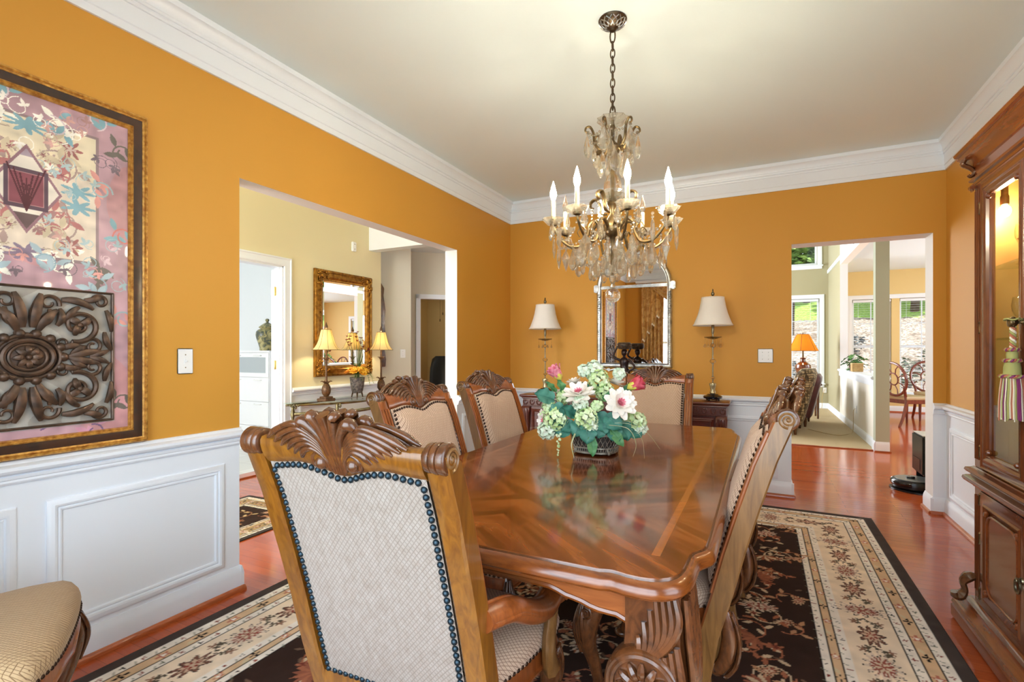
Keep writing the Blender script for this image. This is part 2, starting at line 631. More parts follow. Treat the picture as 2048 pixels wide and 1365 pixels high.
rm_ = {'-x': OR, '+x': SA}
wall('wall_right', [(RW, RW + .15, F - .15, -.15, 0, .80), (RW, RW + .15, F - .15, -.15, .80, 3.0, rm_), (RW, RW + .15, 1.2, B, 0, .80), (RW, RW + .15, 1.2, B, .80, 3.0, rm_), (RW, RW + .15, -.15, 1.2, 0, .5), (RW, RW + .15, -.15, 1.2, 2.36, 3.0, rm_)])
fm_ = {'+y': OR, '-y': WW, '+x': WH, '-x': WH, '+z': WH, '-z': WH}
WX0, WX1, WZ0, WZ1 = -1.78, .82, .42, 2.36
wall('wall_front', [(L, WX0, F - .15, F, 0, .80), (L, WX0, F - .15, F, .80, 3.0, fm_), (WX1, RW, F - .15, F, 0, .80), (WX1, RW, F - .15, F, .80, 3.0, fm_),
                    (WX0, WX1, F - .15, F, 0, WZ0), (WX0, WX1, F - .15, F, WZ1, 3.0, fm_)])
c = MB(); c.box(L - .02, RW + .02, F - .02, B + .02, CZ, CZ + .1)
struct(c.build('ceiling', M['ceiling'], smooth=0))

# entrance hall
FX = -4.5
fo = {'+x': CR, '-x': WW, '+y': GR, '-y': WH}
fo2 = {'+x': WH, '-x': WW}
wall('wall_foyer', [(FX - .12, FX, F - .15, 2.80, 0, .80, fo2), (FX - .12, FX, F - .15, 2.80, .80, 4.3, fo), (FX - .12, FX, 2.80, 3.64, 2.13, 4.3, fo),
                    (FX - .12, FX, 3.64, 5.148, 0, .80, fo2), (FX - .12, FX, 3.64, 5.148, .80, 4.3, fo)])
wall('wall_foyer_header', [(FX, X0, 4.922, 5.06, 2.525, 4.3, {'-y': WW, '-z': CE})])
wall('wall_foyer_front', [(FX, -4.4, F - .15, F, 0, 4.3), (-2.7, X0, F - .15, F, 0, 4.3), (-4.4, -2.7, F - .15, F, 3.7, 4.3)], CR)
c = MB(); c.box(FX - .1, X0 + .02, F - .1, 5.06, 4.2, 4.3)
struct(c.build('ceiling_foyer', M['ceiling'], smooth=0))
c = MB(); c.box(-6.2, 1.26, 5.06, 7.5, 2.74, 2.84); c.box(-5.7, -2.9, 5.06, 7.9, 2.741, 2.84)
struct(c.build('ceiling_hall', M['ceiling'], smooth=0))

def wall_diag(name, p, q, z0, z1, th, mats, hole=None):
    """wall along p->q; thickness to the left of it"""
    d = Vector((q[0] - p[0], q[1] - p[1], 0))
    ln = d.length
    Mx = Matrix.Translation((p[0], p[1], 0)) @ Matrix.Rotation(math.atan2(d.y, d.x), 4, 'Z')
    mb = MB(); mb.mi = mats['-y']
    if hole:
        a, b, h = hole
        mb.box(0, a, 0, th, z0, z1, M=Mx, mats=mats); mb.box(a, b, 0, th, h, z1, M=Mx, mats=mats); mb.box(b, ln, 0, th, z0, z1, M=Mx, mats=mats)
    else:
        mb.box(0, ln, 0, th, z0, z1, M=Mx, mats=mats)
    return struct(mb.build(name, WM, smooth=0)), Mx

wall_diag('wall_hall_angled', (-5.2, 4.85), (-4.399, 5.651), 0, 2.74, .12, {'-y': GR, '+y': GR, '+x': GR, '-x': GR, '-z': GR, '+z': GR})
dB, MBx = wall_diag('wall_hall_study', (-5.08, 5.73), (-3.1, 7.71), 0, 2.74, .10, {'-y': GR, '+y': YE, '+x': WH, '-x': WH, '-z': WH, '+z': GR}, hole=(.636, 1.44, 2.03))
wall('wall_hall_return', [(-5.3, -5.18, 4.95, 5.9, 0, 2.74)], GR)
wall('wall_study', [(-5.72, -5.6, 5.6, 7.69, 0, 2.74), (-5.72, -3.0, 7.69, 7.81, 0, 2.74)], YE)
tr = MB()
for a, b, z0, z1 in ((.566, .636, 0, 2.10), (1.44, 1.51, 0, 2.10), (.566, 1.51, 2.03, 2.10)):
    tr.box(a, b, -.018, .001, z0, z1, M=MBx, bev=.004)
struct(tr.build('trim_study_door', M['white']))

# white room beyond the entrance hall
wall('wall_white_room', [(-7.42, -7.3, .4, 4.62, 0, 2.8), (-7.3, -4.62, 4.5, 4.62, 0, 2.8), (-7.3, -6.9, .28, .4, 0, 2.8), (-5.6, -4.62, .28, .4, 0, 2.8), (-6.9, -5.6, .28, .4, 0, .7), (-6.9, -5.6, .28, .4, 2.4, 2.8)], WW)
c = MB(); c.box(-7.42, -4.62, .28, 4.62, 2.74, 2.84)
struct(c.build('ceiling_white_room', M['ceiling'], smooth=0))

# family room, breakfast room
FY = 12.5
def back_wall():
    b = []
    fa = {'-y': SA}
    holes = [(.10, 1.12, .55, 2.36), (.10, 1.08, 3.08, 4.2)]
    b += [(-3.2, .10, FY, FY + .15, 0, 4.7), (1.12, 1.34, FY, FY + .15, 0, 4.7), (1.08, 1.12, FY, FY + .15, 2.36, 4.7), (.10, 1.12, FY, FY + .15, 0, .55), (.10, 1.08, FY, FY + .15, 2.36, 3.08), (.10, 1.08, FY, FY + .15, 4.2, 4.7)]
    return b
wall('wall_family_far', back_wall(), SA)
wall('wall_breakfast_far', [(1.34, 1.70, FY, FY + .15, 0, 2.95), (3.24, 4.72, FY, FY + .15, 0, 2.95), (1.70, 3.24, FY, FY + .15, 0, .35), (1.70, 3.24, FY, FY + .15, 2.30, 2.95), (2.37, 2.50, FY, FY + .15, .35, 2.30)], YE)
wall('wall_family_left', [(-3.32, -3.2, 7.5, 8.6, 0, 4.7), (-3.32, -3.2, 11.4, FY + .15, 0, 4.7), (-3.32, -3.2, 8.6, 11.4, 0, .7), (-3.32, -3.2, 8.6, 11.4, 3.4, 4.7)], SA)
wall('wall_family_drop', [(-3.32, 1.26, 7.5, 7.6, 2.74, 4.7), (-3.32, -3.0, 7.5, 7.6, 0, 2.74)], SA)
wall('wall_half', [(1.28, 1.40, 7.63, 10.75, 0, .875), (1.28, 1.40, 10.75, FY, 0, 4.7, {'-y': WW, '+x': YE, '-x': SA}), (1.28, 1.40, 7.5, 10.75, 2.80, 4.7, {'-x': WW})], HF)
wall('wall_column', [(1.26, 1.40, 7.49, 7.63, 0, 2.88)], CO)
wall('wall_breakfast_right', [(4.6, 4.72, 5.04, 5.5, 0, 2.95), (4.6, 4.72, 7.1, 8.8, 0, 2.95), (4.6, 4.72, 11.2, FY, 0, 2.95), (4.6, 4.72, 5.5, 7.1, 0, .6), (4.6, 4.72, 5.5, 7.1, 2.4, 2.95), (4.6, 4.72, 8.8, 11.2, 0, .6), (4.6, 4.72, 8.8, 11.2, 2.4, 2.95)], YE)
wall('wall_kitchen_front', [(RW + .15, 4.72, B, B + .2, 0, 2.95)], YE)
c = MB(); c.box(-3.32, 1.40, 7.5, FY + .1, 4.6, 4.7)
struct(c.build('ceiling_family', M['ceiling'], smooth=0))
c = MB(); c.box(1.26, 4.72, 5.04, FY + .1, 2.88, 2.95); c.box(1.20, 1.26, 5.04, 7.5, 2.741, 2.95)
struct(c.build('ceiling_breakfast', M['ceiling'], smooth=0))
mb = MB(); mb.box(1.235, 1.445, 7.632, 10.748, .876, .915, bev=.01); mb.box(1.262, 1.279, 7.632, 10.748, .79, .876, bev=.005)
struct(mb.build('trim_half_wall_cap', M['white']))

# ---- mouldings
CROWN = [(0, 2.605), (.012, 2.605), (.014, 2.618), (.014, 2.637), (.019, 2.641), (.021, 2.72), (.027, 2.722), (.030, 2.732), (.027, 2.741), (.033, 2.743), (.036, 2.754), (.032, 2.760), (.036, 2.772), (.044, 2.79), (.055, 2.80), (.062, 2.803), (.064, 2.83), (0, 2.83)]
mb = MB(); mb.sweep([(L, F), (RW, F), (RW, B), (L, B)], CROWN, closed=True, side=1)
struct(mb.build('trim_crown', M['white'], smooth=30))
RAIL = [(0, .757), (.010, .757), (.014, .764), (.012, .772), (.018, .776), (.020, .786), (.014, .790), (.022, .794), (.036, .800), (.042, .809), (.042, .820), (.036, .826), (.024, .830), (.020, .836), (.012, .842), (0, .842)]
BASE = [(0, 0), (.016, 0), (.016, .085), (.013, .098), (.010, .108), (.006, .118), (.004, .125), (0, .125)]
SHOE = [(.015, 0), (.034, 0), (.033, .010), (.028, .018), (.020, .023), (.015, .023)]
def runs(name, prof, mat, smooth=30, ext=0):
    mb = MB()
    mb.sweep([(L, 1.697 + ext), (L, F), (WX0 - .1, F)], prof, side=1)
    mb.sweep([(.231 + ext, B), (L, B), (L, 3.778 - ext)], prof, side=1)
    mb.sweep([(WX1 + .1, F), (RW, F), (RW, -.25)], prof, side=1)
    mb.sweep([(RW, 1.3), (RW, B), (1.173 - ext, B)], prof, side=1)
    return struct(mb.build(name, mat, smooth=smooth))
runs('trim_chair_rail', RAIL, M['white'])
runs('baseboard_dining', BASE, M['white'], ext=.0)
runs('baseboard_shoe', SHOE, M['shoe'], ext=.018)
# the base returns through the two openings
mb = MB()
mb.sweep([(1.173, B + .2), (1.173, B)], BASE, side=-1); mb.sweep([(.231, B), (.231, B + .2)], BASE, side=-1)
mb.sweep([(X0, 1.697), (L + .016, 1.697)], BASE, side=1); mb.sweep([(L + .016, 3.778), (X0, 3.778)], BASE, side=1)
mb.box(1.155, 1.1745, B - .016, B - .0005, 0, .118)
mb.box(.2305, .249, B - .016, B - .0005, 0, .118)
struct(mb.build('baseboard_openings', M['white'], smooth=30))
mb = MB()
mb.sweep([(1.157, B + .2), (1.157, B - .016)], [(0, 0), (.016, 0), (.014, .014), (.006, .02), (0, .02)], side=-1)
mb.sweep([(.247, B - .016), (.247, B + .2)], [(0, 0), (.016, 0), (.014, .014), (.006, .02), (0, .02)], side=-1)
struct(mb.build('baseboard_shoe_openings', M['shoe'], smooth=30))
PANEL = [(0, 0), (0, .006), (.006, .011), (.014, .013), (.022, .016), (.030, .013), (.034, .006), (.040, .010), (.046, .008), (.050, 0)]
mb = MB()
Z0, HH = .145, .525
def panel_x(x, nx, y0, y1):
    uy = 1 if nx > 0 else -1
    mb.frame((x, y0 if nx > 0 else y1, Z0), (0, uy, 0), (0, 0, 1), (nx, 0, 0), y1 - y0, HH, PANEL)
def panel_y(y, ny, x0, x1):
    mb.frame((x0 if ny < 0 else x1, y, Z0), (1 if ny < 0 else -1, 0, 0), (0, 0, 1), (0, ny, 0), x1 - x0, HH, PANEL)
panel_x(L, 1, .91, 1.614); panel_x(L, 1, -.2, .825); panel_x(L, 1, 3.86, 4.75)
panel_y(B, -1, L + .09, -1.62); panel_y(B, -1, -1.5, -.85); panel_y(B, -1, -.75, .13)
for y0, y1 in ((3.86, 4.74), (2.9, 3.78), (1.9, 2.8)):
    panel_x(RW, -1, y0, y1)
struct(mb.build('trim_wall_panels', M['white'], smooth=30))
# entrance hall trim
mb = MB()
mb.sweep([(FX, 5.148), (FX, 3.735)], RAIL, side=1); mb.sweep([(FX, 2.70), (FX, F)], RAIL, side=1)
mb.sweep([(FX, 5.148), (FX, 3.735)], BASE, side=1); mb.sweep([(FX, 2.70), (FX, F)], BASE, side=1)
mb.frame((FX, 3.83, .16), (0, 1, 0), (0, 0, 1), (1, 0, 0), 1.22, .50, PANEL)
struct(mb.build('trim_foyer', M['white'], smooth=30))
CAS = [(0, 0), (0, .018), (.012, .021), (.022, .014), (.07, .011), (.078, .014), (.088, .010), (.092, 0)]
mb = MB()
mb.frame((FX, 2.71, -.2), (0, 1, 0), (0, 0, 1), (1, 0, 0), 1.022, 2.42, CAS)
mb.box(FX - .121, FX + .001, 3.625, 3.641, 0, 2.131); mb.box(FX - .121, FX + .001, 2.799, 2.815, 0, 2.131); mb.box(FX - .121, FX + .001, 2.80, 3.64, 2.115, 2.131)
mb.box(FX - .075, FX - .035, 3.613, 3.626, 0, 2.115)
struct(mb.build('trim_foyer_door', M['white'], smooth=30))
mb = MB()
for pts, s_ in (([(1.28, 7.63), (1.28, FY)], 1), ([(-3.2, FY), (1.28, FY)], -1), ([(1.26, 7.49), (1.40, 7.49)], -1), ([(1.40, FY), (4.6, FY)], -1), ([(1.40, 7.63), (1.40, FY)], -1)):
    mb.sweep(pts, BASE, side=s_)
mb.sweep([(1.26, 7.63), (1.26, 7.49)], BASE, side=-1)
struct(mb.build('baseboard_family', M['white'], smooth=30))
mb = MB(); mb.sweep([(1.40, FY - .016), (4.6, FY - .016)], SHOE, side=-1); mb.box(1.245, 1.415, 7.455, 7.4735, 0, .016, bev=.004)
struct(mb.build('baseboard_shoe_breakfast', M['shoe'], smooth=30))

# ---- windows (each: casing and sash frame, muntins, pane)
WCAS = [(0, 0), (0, .016), (.02, .02), (.07, .014), (.085, .010), (.085, 0)]
def window(idx, x0, x1, z0, z1, y, ny, rail=None, muntx=(), muntz=(), casing=True, mull=None, depth=.15):
    """window in a wall at plane y; ny = direction of the room"""
    w = bpy.data.objects.new('window_%d' % idx, None); COL.objects.link(w); struct(w)
    mb = MB()
    if casing:
        e = .085
        mb.frame((x0 - e if ny < 0 else x1 + e, y, z0 - e), (1 if ny < 0 else -1, 0, 0), (0, 0, 1), (0, ny, 0), x1 - x0 + 2 * e, z1 - z0 + 2 * e, WCAS)
        mb.box(x0 - e - .02, x1 + e + .02, min(y, y + ny * .06), max(y, y + ny * .06), z0 - .03, z0 - .005, bev=.006)
    struct(mb.build('casing', M['white'], w, smooth=30))
    ya = y - ny * .085
    for k, (a, b) in enumerate([(x0, x1)] if not mull else [(x0, mull[0]), (mull[1], x1)]):
        mb = MB()
        bar = lambda p, q, r, s: mb.box(p, q, ya - .02, ya + .02, r, s, bev=.003)
        bar(a + .001, a + .04, z0 + .001, z1 - .001); bar(b - .04, b - .001, z0 + .001, z1 - .001); bar(a + .04, b - .04, z0 + .001, z0 + .05); bar(a + .04, b - .04, z1 - .04, z1 - .001)
        if rail:
            bar(a + .04, b - .04, rail - .025, rail + .025)
        for f in muntx:
            xx = lerp(a, b, f)
            mb.box(xx - .008, xx + .008, ya - .009, ya + .009, z0 + .04, z1 - .04)
        for zz in muntz:
            mb.box(a + .04, b - .04, ya - .008, ya + .008, zz - .008, zz + .008)
        struct(mb.build('sash', M['white'], w))
        mb = MB(); mb.box(a + .03, b - .03, ya - .003, ya + .003, z0 + .03, z1 - .03)
        struct(mb.build('pane', M['glass'], w, smooth=0))
    return w
window(1, .10, 1.12, .55, 2.36, FY, -1, rail=1.40, muntx=(.5,), muntz=(1.88,))
window(2, .10, 1.08, 3.08, 4.2, FY, -1, muntx=(.5,))
window(3, 1.70, 3.24, .35, 2.30, FY, -1, rail=1.33, muntx=(.5,), muntz=(1.8, .84), mull=(2.37, 2.50))
window(4, WX0, WX1, WZ0, WZ1, F, 1, rail=1.4, muntx=(.25, .5, .75), muntz=(1.88, .9))

# unseen window added in the right wall to let light onto the left wall
w5 = bpy.data.objects.new('window_5', None); COL.objects.link(w5); struct(w5)
mb = MB(); mb.frame((RW, 1.285, .415), (0, -1, 0), (0, 0, 1), (-1, 0, 0), 1.52, 2.03, WCAS); struct(mb.build('casing', M['white'], w5, smooth=30))
mb = MB(); mb.frame((RW + .07, 1.199, .501), (0, -1, 0), (0, 0, 1), (-1, 0, 0), 1.348, 1.858, [(0, -.02), (0, .02), (.04, .02), (.04, -.02)]); mb.box(RW + .05, RW + .09, -.11, 1.16, 1.40, 1.45); struct(mb.build('sash', M['white'], w5, smooth=30))
mb = MB(); mb.box(RW + .067, RW + .073, -.12, 1.17, .53, 2.33); struct(mb.build('pane', M['glass'], w5, smooth=0))

def blind(x0, x1, z0, z1, y, label, tilt=3, pitch=.048):
    b = thing('window_blind', label, 'blind', ((x0 + x1) / 2, y, z1))
    w = (x1 - x0) / 2
    mb = MB(); mb.box(-w, w, -.028, .028, -.05, 0, bev=.006); mb.build('head_rail', M['white'], b)
    mb = MB()
    n = int((z1 - z0 - .09) / pitch)
    c_, s_ = cos(R(tilt)) * .024, sin(R(tilt)) * .024
    for i in range(n):
        z = -.075 - i * pitch
        mb.box(-w + .006, w - .006, -.022, .022, -.0010, .0010, M=Matrix.Translation((0, 0, z)) @ Matrix.Rotation(R(tilt), 4, 'X'))
    tag(mb.build('slats', M['white'], b, smooth=0))
    mb = MB(); mb.box(-w + .004, w - .004, -.026, .026, -(z1 - z0), -(z1 - z0) + .022, bev=.005); mb.build('bottom_rail', M['white'], b)
    mb = MB()
    for f in (-.7, 0, .7):
        mb.tube([(w * f, .0255, -.04), (w * f, .0255, -(z1 - z0) + .02)], .0012, 5)
        mb.tube([(w * f, -.0255, -.04), (w * f, -.0255, -(z1 - z0) + .02)], .0012, 5)
    mb.build('ladder_cord', M['white'], b)
    return b
blind(.115, 1.105, .56, 2.35, FY + .035, 'white slatted blind behind the orange-shaded lamp')
blind(1.715, 2.362, .36, 2.29, FY + .035, 'white slatted blind behind the potted plant on the half wall')
blind(2.508, 3.225, .36, 2.29, FY + .035, 'white slatted blind over the window behind the breakfast chairs')

# ---- outdoors: mulch bank, lawn, shrubs, trees
t = NT('mulch_bank')
f1 = t.noise(t.coords((1, 1, 1)), 2.2, 6, .7)
f2 = t.noise(t.coords((1, 2.5, 1)), 14, 4)
t.set(color=t.mix(t.ramp(f2, [(.4, (0, 0, 0, 1)), (.6, (1, 1, 1, 1))]), C(96, 82, 72), t.ramp(f1, [(.38, C(142, 128, 114)), (.6, C(224, 212, 198))])), rough=.95)
sp_ = t.n('ShaderNodeSeparateXYZ'); t.l(t.coords(), sp_.inputs[0])
lw = t.math('GREATER_THAN', t.math('ADD', sp_.outputs[1], t.math('MULTIPLY', f1, 1.6)), 22.9)
t.set(color=t.mix(lw, t.b.inputs['Base Color'].links[0].from_socket, t.ramp(f2, [(.4, C(110, 156, 60)), (.6, C(176, 206, 104))])))
t.bump(f2, .8, .03)
mb = MB()
def bank(u, v):
    x, y = lerp(-9, 15, u), lerp(12.9, 27, v)
    z = -.25 + max(0, y - 14.6) * .36 + .05 * sin(x * 1.7 + y) + .04 * sin(y * 2.3 - x)
    return (x, y, z)
mb.grid(bank, 40, 30)
struct(mb.build('ground_bank', t.m))
mb = MB(); mb.box(-14, 10, -16, -.56, -.5, -.3)
struct(mb.build('ground_lawn', plain('lawn', C(96, 132, 58), .95, var=C(70, 104, 44), vs=6), smooth=0))
M['leaf_tree'] = leaf_mat('tree_leaves', C(72, 112, 44), C(150, 184, 92), 2.5)
M['leaf_dark'] = leaf_mat('shrub_leaves', C(44, 66, 48), C(92, 112, 92), 3)
M['bark'] = plain('bark', C(92, 78, 66), .9, var=C(64, 54, 46), vs=10)
M['leaf_grey'] = leaf_mat('grey_shrub_leaves', C(78, 90, 100), C(140, 150, 156), 3)
def leafy(name, label, cat, loc, size, n, mat, trunk=None, group=None, seed=1, lw=.11):
    rnd = random.Random(seed)
    o = thing(name, label, cat, loc, 0, group)
    mb = MB()
    sx, sz, z0 = size
    for _ in range(n):
        a, b, r = rnd.uniform(0, 2 * pi), math.acos(rnd.uniform(-1, 1)), rnd.random() ** .4
        p = Vector((sx * r * sin(b) * cos(a), sx * r * sin(b) * sin(a), z0 + sz * r * cos(b)))
        e = Matrix.Rotation(rnd.uniform(0, 6.3), 3, 'Z') @ Matrix.Rotation(rnd.uniform(-1, 1), 3, 'X')
        w = lw * rnd.uniform(.6, 1.4)
        q = [Vector((-w, 0, 0)), Vector((0, -w * .5, .02)), Vector((w, 0, 0)), Vector((0, w * .5, .02))]
        mb.poly([p + e @ k for k in q])
    mb.build('foliage', mat, o, smooth=0, fix=False)
    mb = MB()
    tr_ = trunk or .05
    mb.tube(bez([(0, 0, -.2), (.05, 0, z0 * .5), (0, .04, z0)], 5), [tr_ * (1.2 - .5 * i / 10) for i in range(11)], 8)
    if trunk:
        for k in range(4):
            a = k * 1.6
            mb.tube(bez([(0, .02, z0 * .7), (sx * .3 * cos(a), sx * .3 * sin(a), z0), (sx * .6 * cos(a), sx * .6 * sin(a), z0 + sz * .4)], 4), [tr_ * .5 * (1 - .08 * i) for i in range(9)], 6)
    mb.build('trunk', M['bark'], o)
    return o
gz = lambda y: -.25 + max(0, y - 14.6) * .36
for k, (x, y, s, h) in enumerate(((-2.1, 23.5, 1.7, 2.6), (1.7, 24.4, 1.8, 2.9), (5.0, 22.8, 1.7, 2.6), (8.6, 24, 1.8, 2.9), (.9, 20.2, 1.2, 2.9), (-7.2, 23.8, 1.9, 3.0))):
    leafy('tree', ['green tree on the bank left of the upper family window', 'tall green tree seen through the upper window of the family room', 'green tree on the bank above the breakfast window', 'green tree at the far right of the mulch bank', 'slim leafy tree behind the family room window', 'broad green tree at the far left of the mulch bank'][k],
          'tree', (x, y, gz(y)), (s, s * 1.0, h), 2200, M['leaf_tree'], .12, 'trees on the bank behind the house', k + 3, .16)
for k, (x, y, s) in enumerate(((1.9, 16.4, .42), (3.2, 16.2, .5), (2.5, 18.6, .4), (4.5, 17.5, .6), (.6, 16.5, .4), (5.6, 19, .6))):
    leafy('shrub', ['grey-green shrub at the foot of the bank behind the left breakfast pane', 'dark shrub at the foot of the bank behind the breakfast chair', 'small shrub half-way up the mulch bank', 'rounded dark shrub on the bank right of the breakfast window', 'grey shrub at the foot of the bank behind the family window', 'dark shrub at the top right of the mulch bank'][k],
          'shrub', (x, y, gz(y)), (s, s * .8, s * .7), 260, M['leaf_grey'] if k % 2 == 0 else M['leaf_dark'], None, 'shrubs on the mulch bank', k + 20, .07)
for k, (x, y) in enumerate(((-4.0, -5.6), (-1.3, -6.0), (1.4, -5.6))):
    leafy('hedge_shrub', ['green shrub outside the front window, toward the entrance', 'green shrub outside the middle of the front window', 'green shrub outside the front window, on the cabinet side'][k], 'shrub', (x, y, -.3), (1.25, 1.5, 1.3), 420, M['leaf_tree'], None, 'shrubs outside the front window', k + 40, .14)

# ------------------------------------------------------------------ painted patterns (colour per vertex of a fine grid)
class Paint:
    """a raster of linear colours over w x h metres"""
    def __init__(s, w, h, res, base):
        s.w, s.h, s.res = w, h, res
        s.nx, s.ny = int(round(w / res)) + 1, int(round(h / res)) + 1
        s.x, s.y = np.meshgrid(np.linspace(0, w, s.nx), np.linspace(0, h, s.ny))
        s.c = np.empty((s.ny, s.nx, 3), np.float32)
        s.c[:] = base[:3]
        s.rng = np.random.default_rng(5)
    def win(s, x0, x1, y0, y1):
        i0, i1 = max(0, int(x0 / s.res)), min(s.nx, int(x1 / s.res) + 2)
        j0, j1 = max(0, int(y0 / s.res)), min(s.ny, int(y1 / s.res) + 2)
        return slice(j0, max(j0, j1)), slice(i0, max(i0, i1))
    def fill(s, mask, col, k=1.0):
        s.c[mask] = s.c[mask] * (1 - k) + np.array(col[:3], np.float32) * k
    def local(s, cx, cy, r, fn, col, rot=0, k=1.0):
        W = s.win(cx - r, cx + r, cy - r, cy + r)
        dx, dy = s.x[W] - cx, s.y[W] - cy
        if dx.size == 0:
            return
        a, b = dx * cos(rot) + dy * sin(rot), -dx * sin(rot) + dy * cos(rot)
        m = fn(a, b)
        sub = s.c[W]
        sub[m] = sub[m] * (1 - k) + np.array(col[:3], np.float32) * k
    def flower(s, cx, cy, r, n, col, rot=0, depth=.25, sx=1, sy=1, k=1.0):
        s.local(cx, cy, r * 1.3 * max(sx, sy), lambda a, b: np.hypot(a / sx, b / sy) < r * (1 - depth + depth * np.cos(n * np.arctan2(b / sy, a / sx))), col, rot, k)
    def ell(s, cx, cy, rx, ry, col, rot=0, k=1.0):
        s.local(cx, cy, max(rx, ry) * 1.1, lambda a, b: (a / rx) ** 2 + (b / ry) ** 2 < 1, col, rot, k)
    def leaf(s, cx, cy, ln, wd, col, rot=0, k=1.0):
        s.local(cx + cos(rot) * ln / 2, cy + sin(rot) * ln / 2, ln * .6, lambda a, b: np.abs(b) < wd * np.sin(np.clip((a + ln / 2) / ln, 0, 1) * pi), col, rot, k)
    def stroke(s, pts, wd, col, k=1.0):
        for (x0, y0), (x1, y1) in zip(pts, pts[1:]):
            W = s.win(min(x0, x1) - wd, max(x0, x1) + wd, min(y0, y1) - wd, max(y0, y1) + wd)
            X, Y = s.x[W], s.y[W]
            if X.size == 0:
                continue
            L2 = max(1e-9, (x1 - x0) ** 2 + (y1 - y0) ** 2)
            t = np.clip(((X - x0) * (x1 - x0) + (Y - y0) * (y1 - y0)) / L2, 0, 1)
            m = np.hypot(X - x0 - t * (x1 - x0), Y - y0 - t * (y1 - y0)) < wd / 2
            sub = s.c[W]
            sub[m] = sub[m] * (1 - k) + np.array(col[:3], np.float32) * k
    def mottle(s, amt, cell=.05):
        n = max(2, int(s.w / cell)), max(2, int(s.h / cell))
        g = s.rng.normal(1, amt, (n[1], n[0])).astype(np.float32)
        jj = np.clip((s.y / s.h * (n[1] - 1.001)), 0, n[1] - 1.001)
        ii = np.clip((s.x / s.w * (n[0] - 1.001)), 0, n[0] - 1.001)
        j0, i0 = jj.astype(int), ii.astype(int)
        fj, fi = jj - j0, ii - i0
        j1, i1 = np.minimum(j0 + 1, n[1] - 1), np.minimum(i0 + 1, n[0] - 1)
        v = g[j0, i0] * (1 - fj) * (1 - fi) + g[j1, i0] * fj * (1 - fi) + g[j0, i1] * (1 - fj) * fi + g[j1, i1] * fj * fi
        s.c *= v[..., None]
    def mesh(s, name, mat, parent=None, thick=0, M=None, loc=None, rot=None):
        """flat grid in XY with the picture as colours; thick adds sides and an underside"""
        nv = s.nx * s.ny
        co = np.stack([s.x, s.y, np.zeros_like(s.x)], -1).reshape(-1, 3)
        idx = np.arange(nv).reshape(s.ny, s.nx)
        q = np.stack([idx[:-1, :-1], idx[:-1, 1:], idx[1:, 1:], idx[1:, :-1]], -1).reshape(-1, 4)
        cols = s.c.reshape(-1, 3)
        if thick:
            ring = np.concatenate([idx[0, :-1], idx[:-1, -1], idx[-1, :0:-1], idx[:0:-1, 0]])
            low = co[ring].copy(); low[:, 2] = -thick
            b = nv + np.arange(len(ring))
            q = np.concatenate([q, np.stack([ring, b, np.roll(b, -1), np.roll(ring, -1)], -1)[:, ::1]])
            co = np.concatenate([co, low]); cols = np.concatenate([cols, cols[ring]])
        me = bpy.data.meshes.new(name)
        me.vertices.add(len(co)); me.vertices.foreach_set('co', co.astype(np.float32).ravel())
        me.loops.add(q.size); me.loops.foreach_set('vertex_index', q.astype(np.int32).ravel())
        me.polygons.add(len(q)); me.polygons.foreach_set('loop_start', np.arange(0, q.size, 4, dtype=np.int32))
        me.update(calc_edges=True)
        at = me.color_attributes.new('Col', 'FLOAT_COLOR', 'POINT')
        at.data.foreach_set('color', np.concatenate([cols, np.ones((len(cols), 1), np.float32)], 1).astype(np.float32).ravel())
        me.materials.append(mat)
        o = bpy.data.objects.new(name, me); COL.objects.link(o)
        if parent is not None: o.parent = parent
        if loc: o.location = loc
        if rot: o.rotation_euler = rot
        return o

M['rug'] = vcol('rug_pile', .95, .08, bump=.5, bs=240)
CRM, TAN, BEI, BRN, RUST, BLK, GRN, EDGE, ROSE = C(243, 234, 221), C(218, 184, 146), C(240, 220, 194), C(56, 40, 34), C(142, 70, 56), C(40, 34, 34), C(120, 122, 104), C(74, 64, 60), C(186, 130, 112)

def vine(P, x, y, a, ln, curl, col, wd=.008, rnd=None, buds=True, leafc=None):
    pts = [(x, y)]
    n = 22
    for i in range(n):
        a += curl / n * (1 + i / n)
        x += cos(a) * ln / n
        y += sin(a) * ln / n
        pts.append((x, y))
        if leafc is not None and i % 4 == 2:
            P.leaf(x, y, .055, .011, leafc, a + (1.0 if i % 8 == 2 else -1.0))
    P.stroke(pts, wd, col)
    return x, y, a

def palmette(P, x, y, r, rot, c1, c2, c3, n=11):
    P.flower(x, y, r * 1.04, n, BLK, rot, .22, 1.35, .8)
    P.flower(x, y, r * .96, n, c1, rot, .22, 1.35, .8)
    P.flower(x, y, r * .66, n, c2, rot, .2, 1.3, .8)
    P.flower(x, y, r * .44, 7, c3, rot, .25, 1.3, .8)
    P.flower(x, y, r * .22, 5, c2, rot, .3, 1.2, .9)

